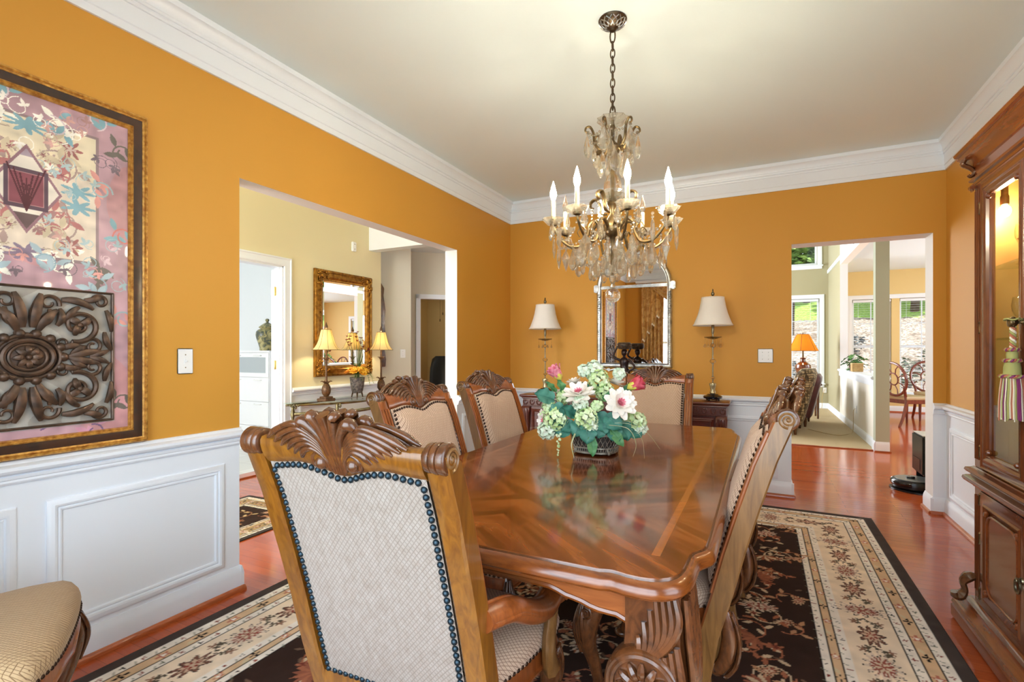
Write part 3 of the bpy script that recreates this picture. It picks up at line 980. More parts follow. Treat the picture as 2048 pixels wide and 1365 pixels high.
def paint_rug(P, edge, w1, wm, w2, main=BEI, field=BRN, vines=(C(206, 182, 150), C(168, 104, 76)), seed=3, dens=1.0):
    W, H = P.w, P.h
    d = np.minimum(np.minimum(P.x, W - P.x), np.minimum(P.y, H - P.y))
    P.fill(d < 9, EDGE)
    e = edge
    def triple(e, w):
        a = w * .30
        P.fill((d >= e) & (d < e + w), BLK)
        P.fill((d >= e + .002) & (d < e + a), CRM)
        P.fill((d >= e + a + .006) & (d < e + w - a - .006), TAN)
        P.fill((d >= e + w - a) & (d < e + w - .004), CRM)
        return e + w
    e1 = triple(e, w1)
    e2 = e1 + wm
    P.fill((d >= e1) & (d < e2), main)
    e3 = triple(e2, w2)
    P.fill(d >= e3, field)
    rnd = random.Random(seed)
    def along(dist, step, off=0):
        """points on the rectangle at a distance from the edge, with the direction of the border"""
        out = []
        x0, x1, y0, y1 = dist, W - dist, dist, H - dist
        for (ax, ay, bx, by) in ((x0, y0, x1, y0), (x1, y0, x1, y1), (x1, y1, x0, y1), (x0, y1, x0, y0)):
            ln = math.hypot(bx - ax, by - ay)
            n = max(1, int(round(ln / step)))
            for i in range(n):
                t = (i + off) / n
                out.append((lerp(ax, bx, t), lerp(ay, by, t), math.atan2(by - ay, bx - ax), i))
        return out
    for (es, w) in ((e, w1), (e2, w2)):
        a = w * .30
        for dist in (es + a / 2, es + w - a / 2):
            for x, y, r, i in along(dist, .075):
                c = (BLK, RUST, GRN, RUST)[i % 4]
                P.flower(x, y, a * .30, 3 if i % 2 == 0 else 4, c, r + (i % 3), .45)
                P.stroke([(x + cos(r) * .028, y + sin(r) * .028), (x + cos(r + .5) * .045, y + sin(r + .5) * .045)], .005, GRN, .8)
        for x, y, r, i in along(es + w / 2, .15):
            if i % 2:
                P.flower(x, y, w * .17, 5, C(190, 120, 100), r, .3, 1.3, 1); P.flower(x, y, w * .09, 5, CRM, r, .3, 1.3, 1)
            else:
                P.flower(x, y, w * .15, 4, BLK, r, .5, 1.6, 1); P.flower(x, y, w * .06, 4, TAN, r, .3)
                P.leaf(x + cos(r) * .02, y + sin(r) * .02, .05, .009, C(214, 196, 160), r + .3)
    for x, y, r, i in along((e1 + e2) / 2, wm * 1.2, .5):
        s = wm * .37
        if i % 2:
            palmette(P, x, y, s * 1.12, r + pi / 2 * (i % 4 == 1), C(220, 200, 180), C(150, 84, 72), C(206, 186, 160), 15)
        else:
            palmette(P, x, y, s * .9, r, C(120, 84, 72), C(206, 176, 150), C(146, 70, 60), 9)
        for k in (-1, 1):
            bx, by = x + cos(r) * wm * .62 * k, y + sin(r) * wm * .62 * k
            pts = [(bx + cos(r) * wm * .30 * (t - .5) - sin(r) * k * wm * .2 * (1 - 2 * (t - .3) ** 2), by + sin(r) * wm * .30 * (t - .5) + cos(r) * k * wm * .2 * (1 - 2 * (t - .3) ** 2)) for t in [q / 8 for q in range(9)]]
            P.stroke(pts, .006, C(92, 84, 70))
            for q, (lx, ly) in enumerate(pts[1:-1]):
                P.leaf(lx, ly, wm * .09, .007, C(96, 86, 72), r + (1 if q % 2 else -1) * 1.1 + (0 if k > 0 else pi))
            P.flower(bx - sin(r) * wm * -.25 * k, by + cos(r) * wm * -.25 * k, wm * .09, 5, C(150, 112, 92), r, .35, 1.5, 1)
    # field: scrolling vines with blossoms and feathered leaves
    x0, x1, y0, y1 = e3 + .06, W - e3 - .06, e3 + .06, H - e3 - .06
    nx_, ny_ = max(1, int((x1 - x0) / .42 * dens)), max(1, int((y1 - y0) / .42 * dens))
    for i in range(nx_):
        for j in range(ny_):
            cx = lerp(x0, x1, (i + .5) / nx_) + rnd.uniform(-.05, .05)
            cy = lerp(y0, y1, (j + .5) / ny_) + rnd.uniform(-.05, .05)
            cc = vines[(i + j) % 2]
            sg = 1 if (i + j) % 2 else -1
            a = rnd.uniform(0, 6.28)
            for k in range(2):
                bx, by, ba = vine(P, cx, cy, a + k * pi, .34, sg * 3.4, cc, .007, rnd, leafc=vines[(i + j + 1) % 2])
                P.flower(bx, by, .036, 6, cc, ba, .3); P.flower(bx, by, .02, 5, C(120, 60, 48), ba, .3)
            vine(P, cx, cy, a + pi / 2, .24, -sg * 2.2, cc, .006, rnd, leafc=cc)
            bx, by, ba = vine(P, cx + .1, cy + .1, a + 2.2, .22, sg * 2.8, C(176, 112, 84), .006, rnd, leafc=C(186, 140, 104))
            palmette(P, bx, by, .04, ba, C(196, 160, 128), C(150, 84, 64), C(206, 178, 148), 11)
            if (i * 2 + j) % 3 == 0:
                palmette(P, cx, cy, .07, a, C(208, 186, 164), C(140, 72, 62), C(214, 196, 170), 13)
            else:
                for q in range(7):
                    P.leaf(cx, cy, .085, .011, cc if q % 2 else C(150, 92, 70), a - 1.2 + q * .4)
            for q in range(3):
                P.leaf(cx + rnd.uniform(-.18, .18), cy + rnd.uniform(-.18, .18), .045, .008, C(112, 88, 72), rnd.uniform(0, 6.28))
    ed = np.minimum(np.minimum(P.x, W - P.x), np.minimum(P.y, H - P.y))
    P.fill(ed < edge * .98, EDGE)
    P.mottle(.07, .035)

RX0, RX1, RY0, RY1 = -2.29, .725, .30, 4.46
P = Paint(RX1 - RX0, RY1 - RY0, .006, BRN)
paint_rug(P, .058, .142, .20, .112, dens=1.35)
rug = P.mesh('area_rug', M['rug'], thick=.0095, loc=(RX0, RY0, .01))
tag(rug, 'large brown and beige floral rug under the dining table', 'rug')
P = Paint(.86, 2.2, .007, BRN)
paint_rug(P, .035, .05, .09, .04, main=C(176, 146, 104), vines=(C(206, 178, 130), C(170, 120, 80)), seed=9, dens=1.6)
o = P.mesh('hall_rug', M['rug'], thick=.0075, loc=(-3.02, .55, .008), rot=(0, 0, R(2)))
o.location = (-3.83, .62, .008)
tag(o, 'dark patterned runner rug on the entrance hall floor', 'rug')

# ------------------------------------------------------------------ framed panel on the left wall
pic = thing('framed_art', 'large framed floral panel with carved bronze relief on the left wall', 'framed art', (L + .002, .45, .846))
PWd, PHt = .80, 1.412
mb = MB()
FPR = [(0, 0), (0, .022), (.004, .030), (.010, .032), (.013, .027), (.018, .031), (.024, .028)]
mb.frame((0, 0, 0), (0, 1, 0), (0, 0, 1), (1, 0, 0), PWd, PHt, FPR + [(.024, 0)])
mb.build('outer_moulding', M['goldedge'], pic, smooth=30)
mb = MB(); mb.frame((0, .0242, .0242), (0, 1, 0), (0, 0, 1), (1, 0, 0), PWd - .0484, PHt - .0484, [(0, 0), (0, .026), (.012, .024), (.030, .018), (.030, 0)])
mb.build('frame', M['framebrown'], pic, smooth=30)
mb = MB(); mb.frame((0, .0544, .0544), (0, 1, 0), (0, 0, 1), (1, 0, 0), PWd - .1088, PHt - .1088, [(0, 0), (0, .021), (.005, .024), (.009, .019), (.013, .022), (.017, .014), (.017, 0)])
mb.build('inner_moulding', M['goldedge'], pic, smooth=30)
i0 = .0716
cw, ch = PWd - 2 * i0, PHt - 2 * i0
P = Paint(cw, ch, .0021, C(186, 150, 158))
MAU, PNK, CRE, TEAL, DGRY = C(176, 146, 160), C(198, 140, 138), C(226, 212, 182), C(132, 172, 182), C(112, 104, 96)
P.fill((np.sin(P.y * 9) + np.sin(P.x * 13 + P.y * 5) > .5), PNK, .6)
P.mottle(.16, .09)
zr = .515
fx0, fx1, fz0, fz1 = .115, cw - .115, .68, ch - .09
fm = (P.x > fx0) & (P.x < fx1) & (P.y > fz0) & (P.y < fz1)
P.fill((P.x > fx0 - .012) & (P.x < fx1 + .012) & (P.y > fz0 - .012) & (P.y < fz1 + .012), DGRY, .55)
P.fill(fm, CRE)
P.fill(fm & (P.y < 1.0), C(222, 206, 190), .7)
cx, cz = cw / 2, (fz0 + fz1) / 2 - .01
rnd = random.Random(4)
for sx in (-1, 1):
    for sz in (-1, 1):
        for k, (ox, oz, a, ln, cu) in enumerate(((.03, .13, 1.2, .34, -4.4), (.10, .20, .2, .22, 3.6), (.12, .06, .9, .24, 4.2), (.05, .21, .3, .2, -3.0))):
            x, y = cx + sx * ox, cz + sz * oz
            aa = a if sx > 0 else pi - a
            if sz < 0: aa = -aa
            col = (C(176, 150, 140), C(244, 240, 226), C(186, 120, 116), C(206, 190, 160))[k]
            bx, by, ba = vine(P, x, y, aa, ln, cu * sx * sz, C(150, 122, 116), .006, leafc=None)
            bx, by, ba = vine(P, x, y, aa, ln, cu * sx * sz, col, .0042, leafc=col)
            P.flower(bx, by, .022, 6, col, ba, .35); P.flower(bx, by, .010, 5, C(150, 92, 96), ba, .35)
        P.flower(cx + sx * .155, cz + sz * .03, .05, 7, TEAL, 0, .3, 1.2, .7)
        P.flower(cx + sx * .13, cz - sz * .19, .042, 7, C(166, 104, 100), 0, .35)
        P.flower(cx + sx * .13, cz - sz * .19, .020, 5, C(214, 190, 176), 0, .35)
    P.flower(cx, cz + sx * .235, .05, 9, (TEAL if sx > 0 else C(140, 122, 140)), 0, .3, 1.4, .7)
    for k in range(7):      # stylised scrolls up the side borders
        y = .10 + k * .175
        x = cw / 2 + sx * (cw / 2 - .055)
        vine(P, x, y, 1.57, .20, sx * (4.6 if k % 2 else -4.6), (DGRY, C(206, 120, 112), C(150, 176, 180))[k % 3], .006, leafc=(DGRY, TEAL, C(214, 150, 140))[k % 3])
for k in range(4):
    vine(P, .10 + k * .15, ch - .05, .2, .16, 3.6 if k % 2 else -3.6, C(214, 196, 200), .005, leafc=TEAL)
    vine(P, .06 + k * .16, fz0 - .06, .1, .16, -3.6 if k % 2 else 3.6, C(150, 176, 186), .005, leafc=C(170, 190, 196))
    vine(P, .05 + k * .16, .025, .2, .15, -4 if k % 2 else 4, C(120, 96, 130), .006, leafc=C(206, 150, 170))
for k in range(70):
    x, y = rnd.uniform(.02, cw - .02), rnd.uniform(zr + .06, ch - .02)
    inf = fx0 < x < fx1 and y > fz0
    col = (C(246, 240, 228), C(170, 130, 126), C(206, 160, 150), C(176, 196, 196))[k % 4] if inf else (C(214, 186, 194), C(120, 104, 112), C(160, 184, 190), C(222, 160, 150))[k % 4]
    bx, by, ba = vine(P, x, y, rnd.uniform(0, 6.28), rnd.uniform(.07, .17), rnd.choice((-1, 1)) * rnd.uniform(3, 5.5), col, .0026)
    P.leaf(bx, by, .03, .006, col, ba); P.leaf(bx, by, .022, .005, col, ba + 1.1); P.leaf(bx, by, .022, .005, col, ba - 1.1)
dia = np.abs(P.x - cx) / .105 + np.abs(P.y - cz) / .165
P.fill(dia < 1.0, C(150, 112, 120)); P.fill(dia < .9, C(232, 222, 206)); P.fill((dia < .9) & (P.y < cz - .09), C(104, 84, 84)); P.fill((dia < .9) & (P.y > cz + .12), C(168, 150, 160))
sq = np.maximum(np.abs(P.x - cx) / .064, np.abs(P.y - cz) / .074)
P.fill(sq < 1.0, C(94, 72, 84)); P.fill(sq < .80, C(190, 140, 140)); P.fill(sq < .76, C(136, 74, 84))
for k in range(-3, 4):
    P.stroke([(cx + .01 * k * abs(q) / 5, cz - .045 + .009 * q + (abs(k) * .003 * (q - 4))) for q in range(10)], .0055, C(84, 36, 46))
P.flower(cx, cz + .004, .018, 6, C(84, 36, 46), 0, .4); P.flower(cx, cz - .03, .016, 5, C(84, 36, 46), 0, .4)
# ground of the carved panel
P.fill((P.y < zr + .045) & (P.y > .03) & (P.x > .05) & (P.x < cw - .05), C(156, 150, 140))
P.fill((P.y < zr + .045) & (P.y > .03) & (P.x > .05) & (P.x < cw - .05) & (np.sin(P.x * 40 + np.sin(P.y * 30) * 2) > .4), C(186, 184, 176), .5)
P.mottle(.10, .022)
M['canvas'] = vcol('painted_canvas', .35, .4, coat=.25)
P.mesh('canvas', M['canvas'], pic, rot=(pi / 2, 0, pi / 2), loc=(.010, i0, i0))
M['relief'] = plain('relief_bronze', C(70, 56, 46), .38, metal=.45, var=C(104, 78, 60), vs=30)
mb = MB()
rc = Vector((.012, PWd / 2, .370))
def T3(y, z, x=0): return (rc.x + x, rc.y + y, rc.z + z)
RW2, RH2 = .262, .252
mb.frame(T3(-RW2 - .012, -RH2 - .012), (0, 1, 0), (0, 0, 1), (1, 0, 0), 2 * RW2 + .024, 2 * RH2 + .024, [(0, 0), (0, .006), (.004, .009), (.008, .006), (.009, 0)])
mb.build('panel_border', M['relief'], pic)
mb = MB()
def spiral(cy, cz, r0, r1, turns, a0, sg, rad, h=.008, n=40):
    pts, rr = [], []
    for i in range(n + 1):
        t = i / n
        r = lerp(r0, r1, t ** .8)
        a = a0 + sg * turns * 2 * pi * t
        pts.append(T3(cy + r * cos(a), cz + r * sin(a), h)); rr.append(rad * lerp(1.0, .55, t))
    mb.tube(pts, rr, 7, up=(1, 0, 0), flat=1.1)
def leaftube(y0, z0, a, ln, bend, w=.013, h=.008):
    pts, rr = [], []
    y, z = y0, z0
    for i in range(9):
        t = i / 8
        pts.append(T3(y, z, h + .006 * sin(pi * t))); rr.append(w * (.35 + .9 * sin(pi * (.12 + .83 * t))))
        y += cos(a) * ln / 8; z += sin(a) * ln / 8; a += bend / 8
    mb.tube(pts, rr, 7, up=(1, 0, 0), flat=.6)
for sy in (-1, 1):
    for sz in (-1, 1):
        A = lambda a: (a if sy > 0 else pi - a) if sz > 0 else -(a if sy > 0 else pi - a)
        g = sy * sz
        spiral(sy * .155, sz * .125, .070, .018, 1.35, A(-1.9), g, .011)
        spiral(sy * .225, sz * .222, .030, .008, 1.2, A(3.0), -g, .008)
        spiral(sy * .060, sz * .205, .034, .010, 1.1, A(-.3), g, .008)
        spiral(sy * .20, sz * .042, .034, .010, 1.2, A(2.4), -g, .008)
        spiral(sy * .105, sz * .055, .030, .008, 1.1, A(.2), -g, .007)
        for q, (y, z, a, ln, b, w) in enumerate(((.10, .22, .1, .11, -.9, .012), (.17, .225, .0, .07, .8, .010), (.245, .19, -1.2, .09, -.4, .010), (.24, .10, -1.6, .08, .8, .010), (.155, .195, -2.6, .08, .9, .010),
                                               (.155, .125, .4, .05, .9, .012), (.155, .125, 2.2, .045, .9, .012), (.155, .125, 4.0, .045, .9, .012), (.085, .12, 1.0, .07, 1.0, .011), (.09, .03, .5, .08, -.9, .010),
                                               (.03, .10, 1.25, .10, -.7, .014), (.015, .11, 1.5, .13, -.25, .015), (.04, .12, .7, .07, 1.2, .012), (.12, .0, .35, .11, -.3, .012), (.13, .01, .9, .06, -.8, .010), (.19, .0, .3, .07, .2, .009))):
            leaftube(sy * y, sz * z, A(a), ln, b * g, w)
        mb.ball(T3(sy * .155, sz * .125, .012), .012, 8, 6)
for k in range(14):
    a = 2 * pi * k / 14
    mb.ball(T3(.105 * cos(a), .088 * sin(a), .008), .018, 8, 5)
for r, h in ((.094, .007), (.072, .009), (.054, .006)):
    mb.tube([T3(r * cos(2 * pi * k / 40), r * .86 * sin(2 * pi * k / 40), .006 + h) for k in range(40)], h, 7, closed=True, up=(1, 0, 0))
mb.lathe([(.001, .012), (.05, .010), (.09, .004), (.092, 0)], T3(0, 0), axis='X', n=28)
for k in range(8):
    a = 2 * pi * k / 8
    leaftube(.008 * cos(a), .008 * sin(a), a, .036, .3, .009, .012)
mb.ball(T3(0, 0, .018), .010, 10, 6)
mb.build('relief_carving', M['relief'], pic)

# ------------------------------------------------------------------ dining chairs
YB = [(0, -.165), (.1, -.140), (.2, -.128), (.34, -.150), (.48, -.190), (.62, -.226), (.75, -.264), (.90, -.311), (1.03, -.362), (1.16, -.418)]
def yb(z): return interp(YB, z)
PW = .212
def ztop(x):
    t = min(1, abs(x) / PW)
    return .985 + .009 * math.exp(-((t - .55) / .25) ** 2) - .015 * math.exp(-(t / .20) ** 2)

def seat_outline(ins=0, n=12):
    pts = []
    fw, bw, fy, by = .285 - ins, .212 - ins, .262 - ins, -.160 + ins
    for i in range(n + 1):
        t = -1 + 2 * i / n
        pts.append((t * (fw - .03), fy + .012 * cos(t * pi * .5) - .02 * abs(t) ** 6))
    pts.append((fw - .006, fy - .03)); pts.append((fw, fy - .07))
    pts.append(((fw + bw) / 2 + .01, .02)); pts.append((bw + .004, by + .03)); pts.append((bw - .02, by))
    pts.append((-bw + .02, by)); pts.append((-bw - .004, by + .03)); pts.append((-(fw + bw) / 2 - .01, .02))
    pts.append((-fw, fy - .07)); pts.append((-fw + .006, fy - .03))
    return pts

def nail_row(mb, pts, r, nrm_sign, step):
    """domed heads every step along a 3-D polyline; nrm_sign = y direction of the dome (or a vector function)"""
    acc, last = 0.0, Vector(pts[0])
    out = [last]
    for p in pts[1:]:
        p = Vector(p)
        while (p - last).length >= step:
            last = last + (p - last).normalized() * step
            out.append(last)
    for p in out:
        n = nrm_sign(p) if callable(nrm_sign) else Vector((0, nrm_sign, .25 * nrm_sign * -1)).normalized()
        q = n.to_track_quat('Z', 'Y').to_matrix().to_4x4()
        mb.lathe([(r, 0), (r * .85, r * .45), (r * .5, r * .72), (.0004, r * .8)], n=8, M=Matrix.Translation(p) @ q)

def make_chair(label, cat='chair', arm=False, gold=False, fabric=None, name='dining_chair', group='carved dining chairs'):
    t = thing(name, label, cat, (0, 0, 0), 0, group)
    fab = fabric or M['fabric']
    cw_ = M['chair_lit'] if gold else M['chair_wood']  # gold picks the wood tone that carries the window light
    # back posts with scrolled tops
    for sx in (-1, 1):
        mb = MB()
        rings = []
        zs = [0, .03, .08, .14, .2, .27, .34, .41, .48, .55, .62, .69, .75, .82, .90, .96, 1.0, 1.03]
        for z in zs:
            y = yb(z)
            hw = .0265 if z > .3 else lerp(.022, .0265, z / .3)
            hd = .033 if z > .3 else lerp(.026, .033, z / .3)
            x = sx * (.247 if z > .45 else lerp(.232, .247, z / .45))
            c = .006
            rings.append([(x + a, y + b, z - b * .30 if z > .05 else z) for a, b in ((-hw + c, -hd), (hw - c, -hd), (hw, -hd + c), (hw, hd - c), (hw - c, hd), (-hw + c, hd), (-hw, hd - c), (-hw, -hd + c))])
        mb.rings(rings)
        bmesh.ops.recalc_face_normals(mb.bm, faces=mb.bm.faces[:])
        for f in mb.bm.faces:
            f.material_index = 1 if f.normal.y > .6 else 0
        yc, zc = yb(1.03) - .006, 1.030
        prof = []
        for k, (r, h) in enumerate(((.030, -.034), (.035, -.032), (.037, -.028), (.037, -.016), (.0335, -.014), (.037, -.012), (.039, -.004), (.039, .004), (.035, .006), (.0385, .009), (.0395, .018), (.0395, .026), (.036, .030), (.030, .031))):
            prof.append((r * .80, sx * h * .78))
        mb.mi = 2
        mb.lathe(prof, (sx * .247, yc, zc), axis='X', n=22)
        mb.build('back_post', [M['chair_lit'] if gold else M['chair_side'], M['chair_wood'], M['chair_dark']], t)
        # spiral on the outer cheek and flutes on the front face
        mb = MB()
        pts, rr = [], []
        for i in range(41):
            q = i / 40
            r = lerp(.0235, .003, q)
            a = -pi / 2 + sx * 0 + q * 4.4 * pi
            pts.append((sx * .2715, yc + r * cos(a), zc + r * sin(a))); rr.append(lerp(.0045, .003, q))
        mb.tube(pts, rr, 6, up=(1, 0, 0))
        mb.ball((sx * .2715, yc, zc), .006, 8, 6)
        mb.build('scroll_carving', M['chair_side'], t)
        mb = MB()
        for dx in (-.0165, 0, .0165):
            mb.tube([(sx * .247 + dx, yb(z) + .033, z - .33 * .033) for z in (.50, .56, .62, .69, .75, .82, .90, .96, 1.0)] , .0075, 6, up=(0, 1, 0), flat=.8)
        mb.build('fluting', M['chair_wood'], t)
    # crest rail
    mb = MB()
    rings = []
    for i in range(29):
        x = lerp(-.216, .216, i / 28)
        tt = abs(x) / .216
        zl = ztop(x) - .008
        zu = 1.047 + .020 * math.exp(-(tt / .45) ** 2)
        zc, hz, hy = (zl + zu) / 2, (zu - zl) / 2, .029 + .004 * math.exp(-(tt / .5) ** 2)
        rings.append([(x, yb(zc + hz * sin(a)) + hy * cos(a) * abs(cos(a)) ** -.35 if abs(cos(a)) > 1e-3 else yb(zc + hz * sin(a)), zc + hz * sin(a)) for a in [2 * pi * k / 16 + .01 for k in range(16)]])
    mb.rings(rings)
    mb.build('crest_rail', cw_, t, smooth=60)
    # shell and leaf carving, in relief on both faces of the crest
    mb = MB()
    def ridge(pts, r0, r1, off, r2=None, sd=1, n=5, flat=1.25):
        p = bez([(x, yb(z) + sd * off, z) for x, z in pts], n)
        m = len(p) - 1
        mb.tube(p, [lerp(r0, r1, min(1, i / m * 1.25)) * (1 if i / m < .85 else lerp(1, r2 or .6, (i / m - .85) / .15)) for i in range(m + 1)], 8, up=(0, 1, 0), flat=flat)
    for sd in (-1, 1):
        for k in range(-2, 3):
            ridge([(.006 * k, .978), (.0075 * k, 1.01), (.013 * k, 1.055), (.0225 * k, 1.088 - .002 * k * k), (.030 * k, 1.106 - .004 * k * k), (.037 * k, 1.104 - .006 * k * k)], .0055, .0135, .024, sd=sd)
        for sx in (-1, 1):
            for j in range(6):
                ridge([(sx * (.020 - .001 * j), .984 + .004 * j), (sx * (.026 + .002 * j), 1.010 + .008 * j), (sx * (.050 + .007 * j), 1.030 + .0105 * j), (sx * (.078 + .013 * j), 1.026 + .0085 * j), (sx * (.094 + .0185 * j), 1.008 + .0075 * j)],
                      .0045, .0082, .0285 - .0012 * j, .45, sd=sd)
            mb.ball((sx * .043, yb(1.0) + sd * .026, 1.000), .0155, 12, 8)
            ridge([(sx * .030, .990), (sx * .032, 1.014), (sx * .047, 1.022), (sx * .062, 1.012), (sx * .062, .996), (sx * .053, .988)], .004, .006, .027, .5, sd=sd)
    mb.build('shell_carving', M['chair_dark'], t, smooth=60)
    # upholstered back: front pad and outside back
    def back_grid(front):
        def fn(u, v):
            x = lerp(-PW, PW, u)
            z = lerp(.468 if front else .405, ztop(x), v)
            e = min(min(u, 1 - u) * 7, min(v, 1 - v) * 9, 1)
            pad = (e * (2 - e))
            y = yb(z) + ((.026 + .030 * pad) if front else -(.020 + .006 * pad))
            return (x, y, z)
        return fn
    mb = MB()
    mb.mi = 0; mb.grid(back_grid(True), 23, 23)
    mb.build('back_cushion', fab, t, fix=True, smooth=80)
    mb = MB()
    def shell(u, v):
        return back_grid(False)(u, v)
    mb.grid(shell, 23, 23)
    mb.build('outside_back', M['fabric_back'], t, smooth=80)
    mb = MB()
    rings = []
    for i in range(9):
        x = lerp(-.222, .222, i / 8)
        rings.append([(x, yb(.385) + b, .385 + a) for a, b in ((-.022, -.028), (.026, -.030), (.026, .026), (-.022, .028))])
    mb.rings(rings)
    mb.build('lower_rail', cw_, t)
    for front in (True, False):
        mb = MB()
        ins = .0085
        out = []
        zb_ = .482 if front else .420
        for v in range(0, 41):
            z = lerp(zb_, ztop(-PW + ins) - ins, v / 40); out.append((-PW + ins, z))
        for u in range(1, 60):
            x = lerp(-PW + ins, PW - ins, u / 60); out.append((x, ztop(x) - ins))
        for v in range(0, 41):
            z = lerp(ztop(PW - ins) - ins, zb_, v / 40); out.append((PW - ins, z))
        for u in range(1, 30):
            out.append((lerp(PW - ins, -PW + ins, u / 30), zb_))
        sg = 1 if front else -1
        nail_row(mb, [(x, yb(z) + sg * (.0325 if front else .0222), z) for x, z in out], .0078, sg, .0178)
        mb.build('nailhead_trim', M['nail_dark'] if front else M['nail'], t)
    # seat
    mb = MB()
    rings = [[(x, y, z) for x, y in seat_outline(i)] for i, z in ((.006, .408), (-.001, .414), (-.003, .440), (.002, .458), (.020, .474), (.055, .486), (.11, .494), (.17, .497))]
    mb.rings(rings)
    mb.build('seat', fab, t, smooth=60)
    mb = MB()
    nail_row(mb, [(x, y, .418) for x, y in seat_outline(-.001) + seat_outline(-.001)[:1]], .0062, lambda p: Vector((p.x, p.y if abs(p.y) > .18 else 0, 0)).normalized(), .0175)
    mb.build('seat_nailheads', M['nail_dark'], t)
    mb = MB()
    o1, o2 = seat_outline(.006), seat_outline(.030)
    def zl_(i, x, y):
        return .345 + .022 * abs(sin(x * 11)) * (y > .2) + .012 * (y <= .2)
    mb.rings([[(x, y, .408) for x, y in o2], [(x, y, .408) for x, y in o1], [(x, y, .365) for x, y in seat_outline(.002)], [(x, y, zl_(i, x, y)) for i, (x, y) in enumerate(o1)], [(x, y, zl_(i, x, y)) for i, (x, y) in enumerate(o2)]], closed_v=True)
    mb.tube([(x, y, zl_(i, x, y) + .004) for i, (x, y) in enumerate(seat_outline(.003))], .006, 6, closed=True)
    mb.build('seat_rail', M['chair_wood'], t)
    # carved scrolls behind the rear legs
    for sx in (() if gold else (-1, 1)):
        mb = MB()
        xx = sx * .240
        pts = bez([(xx, yb(.43) - .024, .430), (xx, yb(.40) - .042, .390), (xx, yb(.34) - .062, .335), (xx, yb(.27) - .060, .275), (xx, yb(.235) - .040, .240), (xx, yb(.25) - .028, .262)], 5)
        mb.tube(pts, [.012 + .013 * sin(pi * min(1, (i + 2) / len(pts))) for i in range(len(pts))], 10, up=(1, 0, 0), flat=.85)
        for k in (-1, 0, 1):
            mb.tube([(p.x + k * .014, p.y - .020 - .010 * sin(pi * i / len(pts)), p.z - .006) for i, p in enumerate(pts[:-4])], [.0035 + .003 * sin(pi * i / len(pts)) for i in range(len(pts) - 4)], 6)
        mb.build('rear_leg_carving', M['chair_dark'], t, smooth=60)
    # cabriole front legs
    for sx in (-1, 1):
        mb = MB()
        path = bez([(.232, .205, .405), (.244, .220, .345), (.254, .234, .285), (.250, .230, .22), (.236, .212, .15), (.228, .204, .09), (.236, .212, .045), (.252, .232, .018)], 4)
        rad = [interp([(0, .020), (.02, .024), (.05, .022), (.09, .0175), (.15, .021), (.22, .027), (.285, .037), (.345, .040), (.405, .036)], p.z) for p in path]
        mb.tube([(sx * p.x, p.y, p.z) for p in path], rad, 12)
        mb.lathe([(.018, 0), (.030, .003), (.033, .013), (.028, .024), (.015, .030)], (sx * .250, .232, 0), n=14)
        for k in range(4):
            off = (k - 1.5) * .011
            mb.tube(bez([(sx * (.250 + off * .6), .247 - abs(off) * .4, .395), (sx * (.268 + off), .262 - off * .7 - abs(off) * .3, .33), (sx * (.276 + off * .5), .258 - off, .27), (sx * (.262), .247 - off * .5, .20)], 5), [.004 + .004 * sin(pi * i / 15) for i in range(16)], 6)
        sp = []
        for i in range(25):
            q = i / 24
            r = lerp(.022, .004, q)
            a = pi / 2 + q * 3.2 * pi
            sp.append((sx * .284 - sx * .004 * q, .232 + r * cos(a), .345 + r * sin(a)))
        mb.tube(sp, [lerp(.006, .0035, i / 24) for i in range(25)], 6, up=(1, 0, 0))
        mb.build('leg', M['chair_dark'], t, smooth=60)
    if arm:
        for sx in (-1, 1):
            mb = MB()
            ax_ = lambda x: sx * x * (.86 if sx < 0 else 1)
            pts = bez([(sx * .262, yb(.655) + .012, .655), (sx * .285, -.13, .640), (ax_(.294), -.03, .588), (ax_(.294), .06, .556), (ax_(.292), .13, .558), (ax_(.290), .17, .548), (ax_(.288), .19, .530)], 5)
            mb.tube(pts, [.030 + .006 * sin(pi * i / (len(pts) - 1)) for i in range(len(pts))], 12, up=(0, 0, 1), flat=.85)
            mb.tube([(p.x + sx * .030, p.y, p.z - .004) for p in pts], .0055, 6)
            mb.tube([(p.x - sx * .012, p.y, p.z + .026) for p in pts], .0055, 6)
            mb.build('arm', M['chair_wood'], t, smooth=60)
            mb = MB()
            pts = bez([(ax_(.290), .155, .540), (ax_(.291), .140, .50), (ax_(.292), .115, .44), (ax_(.292), .120, .385), (ax_(.292), .14, .35)], 5)
            mb.tube(pts, [lerp(.022, .030, i / (len(pts) - 1)) for i in range(len(pts))], 8, up=(1, 0, 0), flat=.75)
            mb.build('arm_post', M['chair_side'], t, smooth=50)
    return t

GC = 'carved dining chairs'
armchair = make_chair('carved armchair in the foreground, its tweed outside back to the camera', arm=True, gold=True, name='dining_armchair')
armchair.location = (-.799, 1.14, .0105); armchair.rotation_euler = (0, 0, R(2.6)); armchair.scale = (.98, 1, .996)
head = make_chair('carved chair at the far head of the table, before the sideboard', arm=True, name='dining_armchair')
head.location = (-.725, 3.59, .0105); head.rotation_euler = (0, 0, pi)
side = make_chair('carved chair at the left of the table, nearer the wall opening of the two')
side.location = (-1.07, 1.86, .01); side.rotation_euler = (0, 0, -pi / 2 + R(2))
dup(side, (-1.112, 2.61, .01), -pi / 2 + R(-2), 'carved chair at the left of the table, the farther of the two')
dup(side, (-.303, 1.905, .01), pi / 2 + R(1), 'carved chair at the right of the table, seen in profile with its scroll toward us')
dup(side, (-.26, 2.53, .01), pi / 2, 'carved chair at the right of the table, hidden behind the profile one')
corner = make_chair('carved chair in the left corner, only its gold upholstered seat and leg showing', fabric=M['fabric_tan'])
corner.location = (-1.935, .50, .0105); corner.rotation_euler = (0, 0, R(-30))

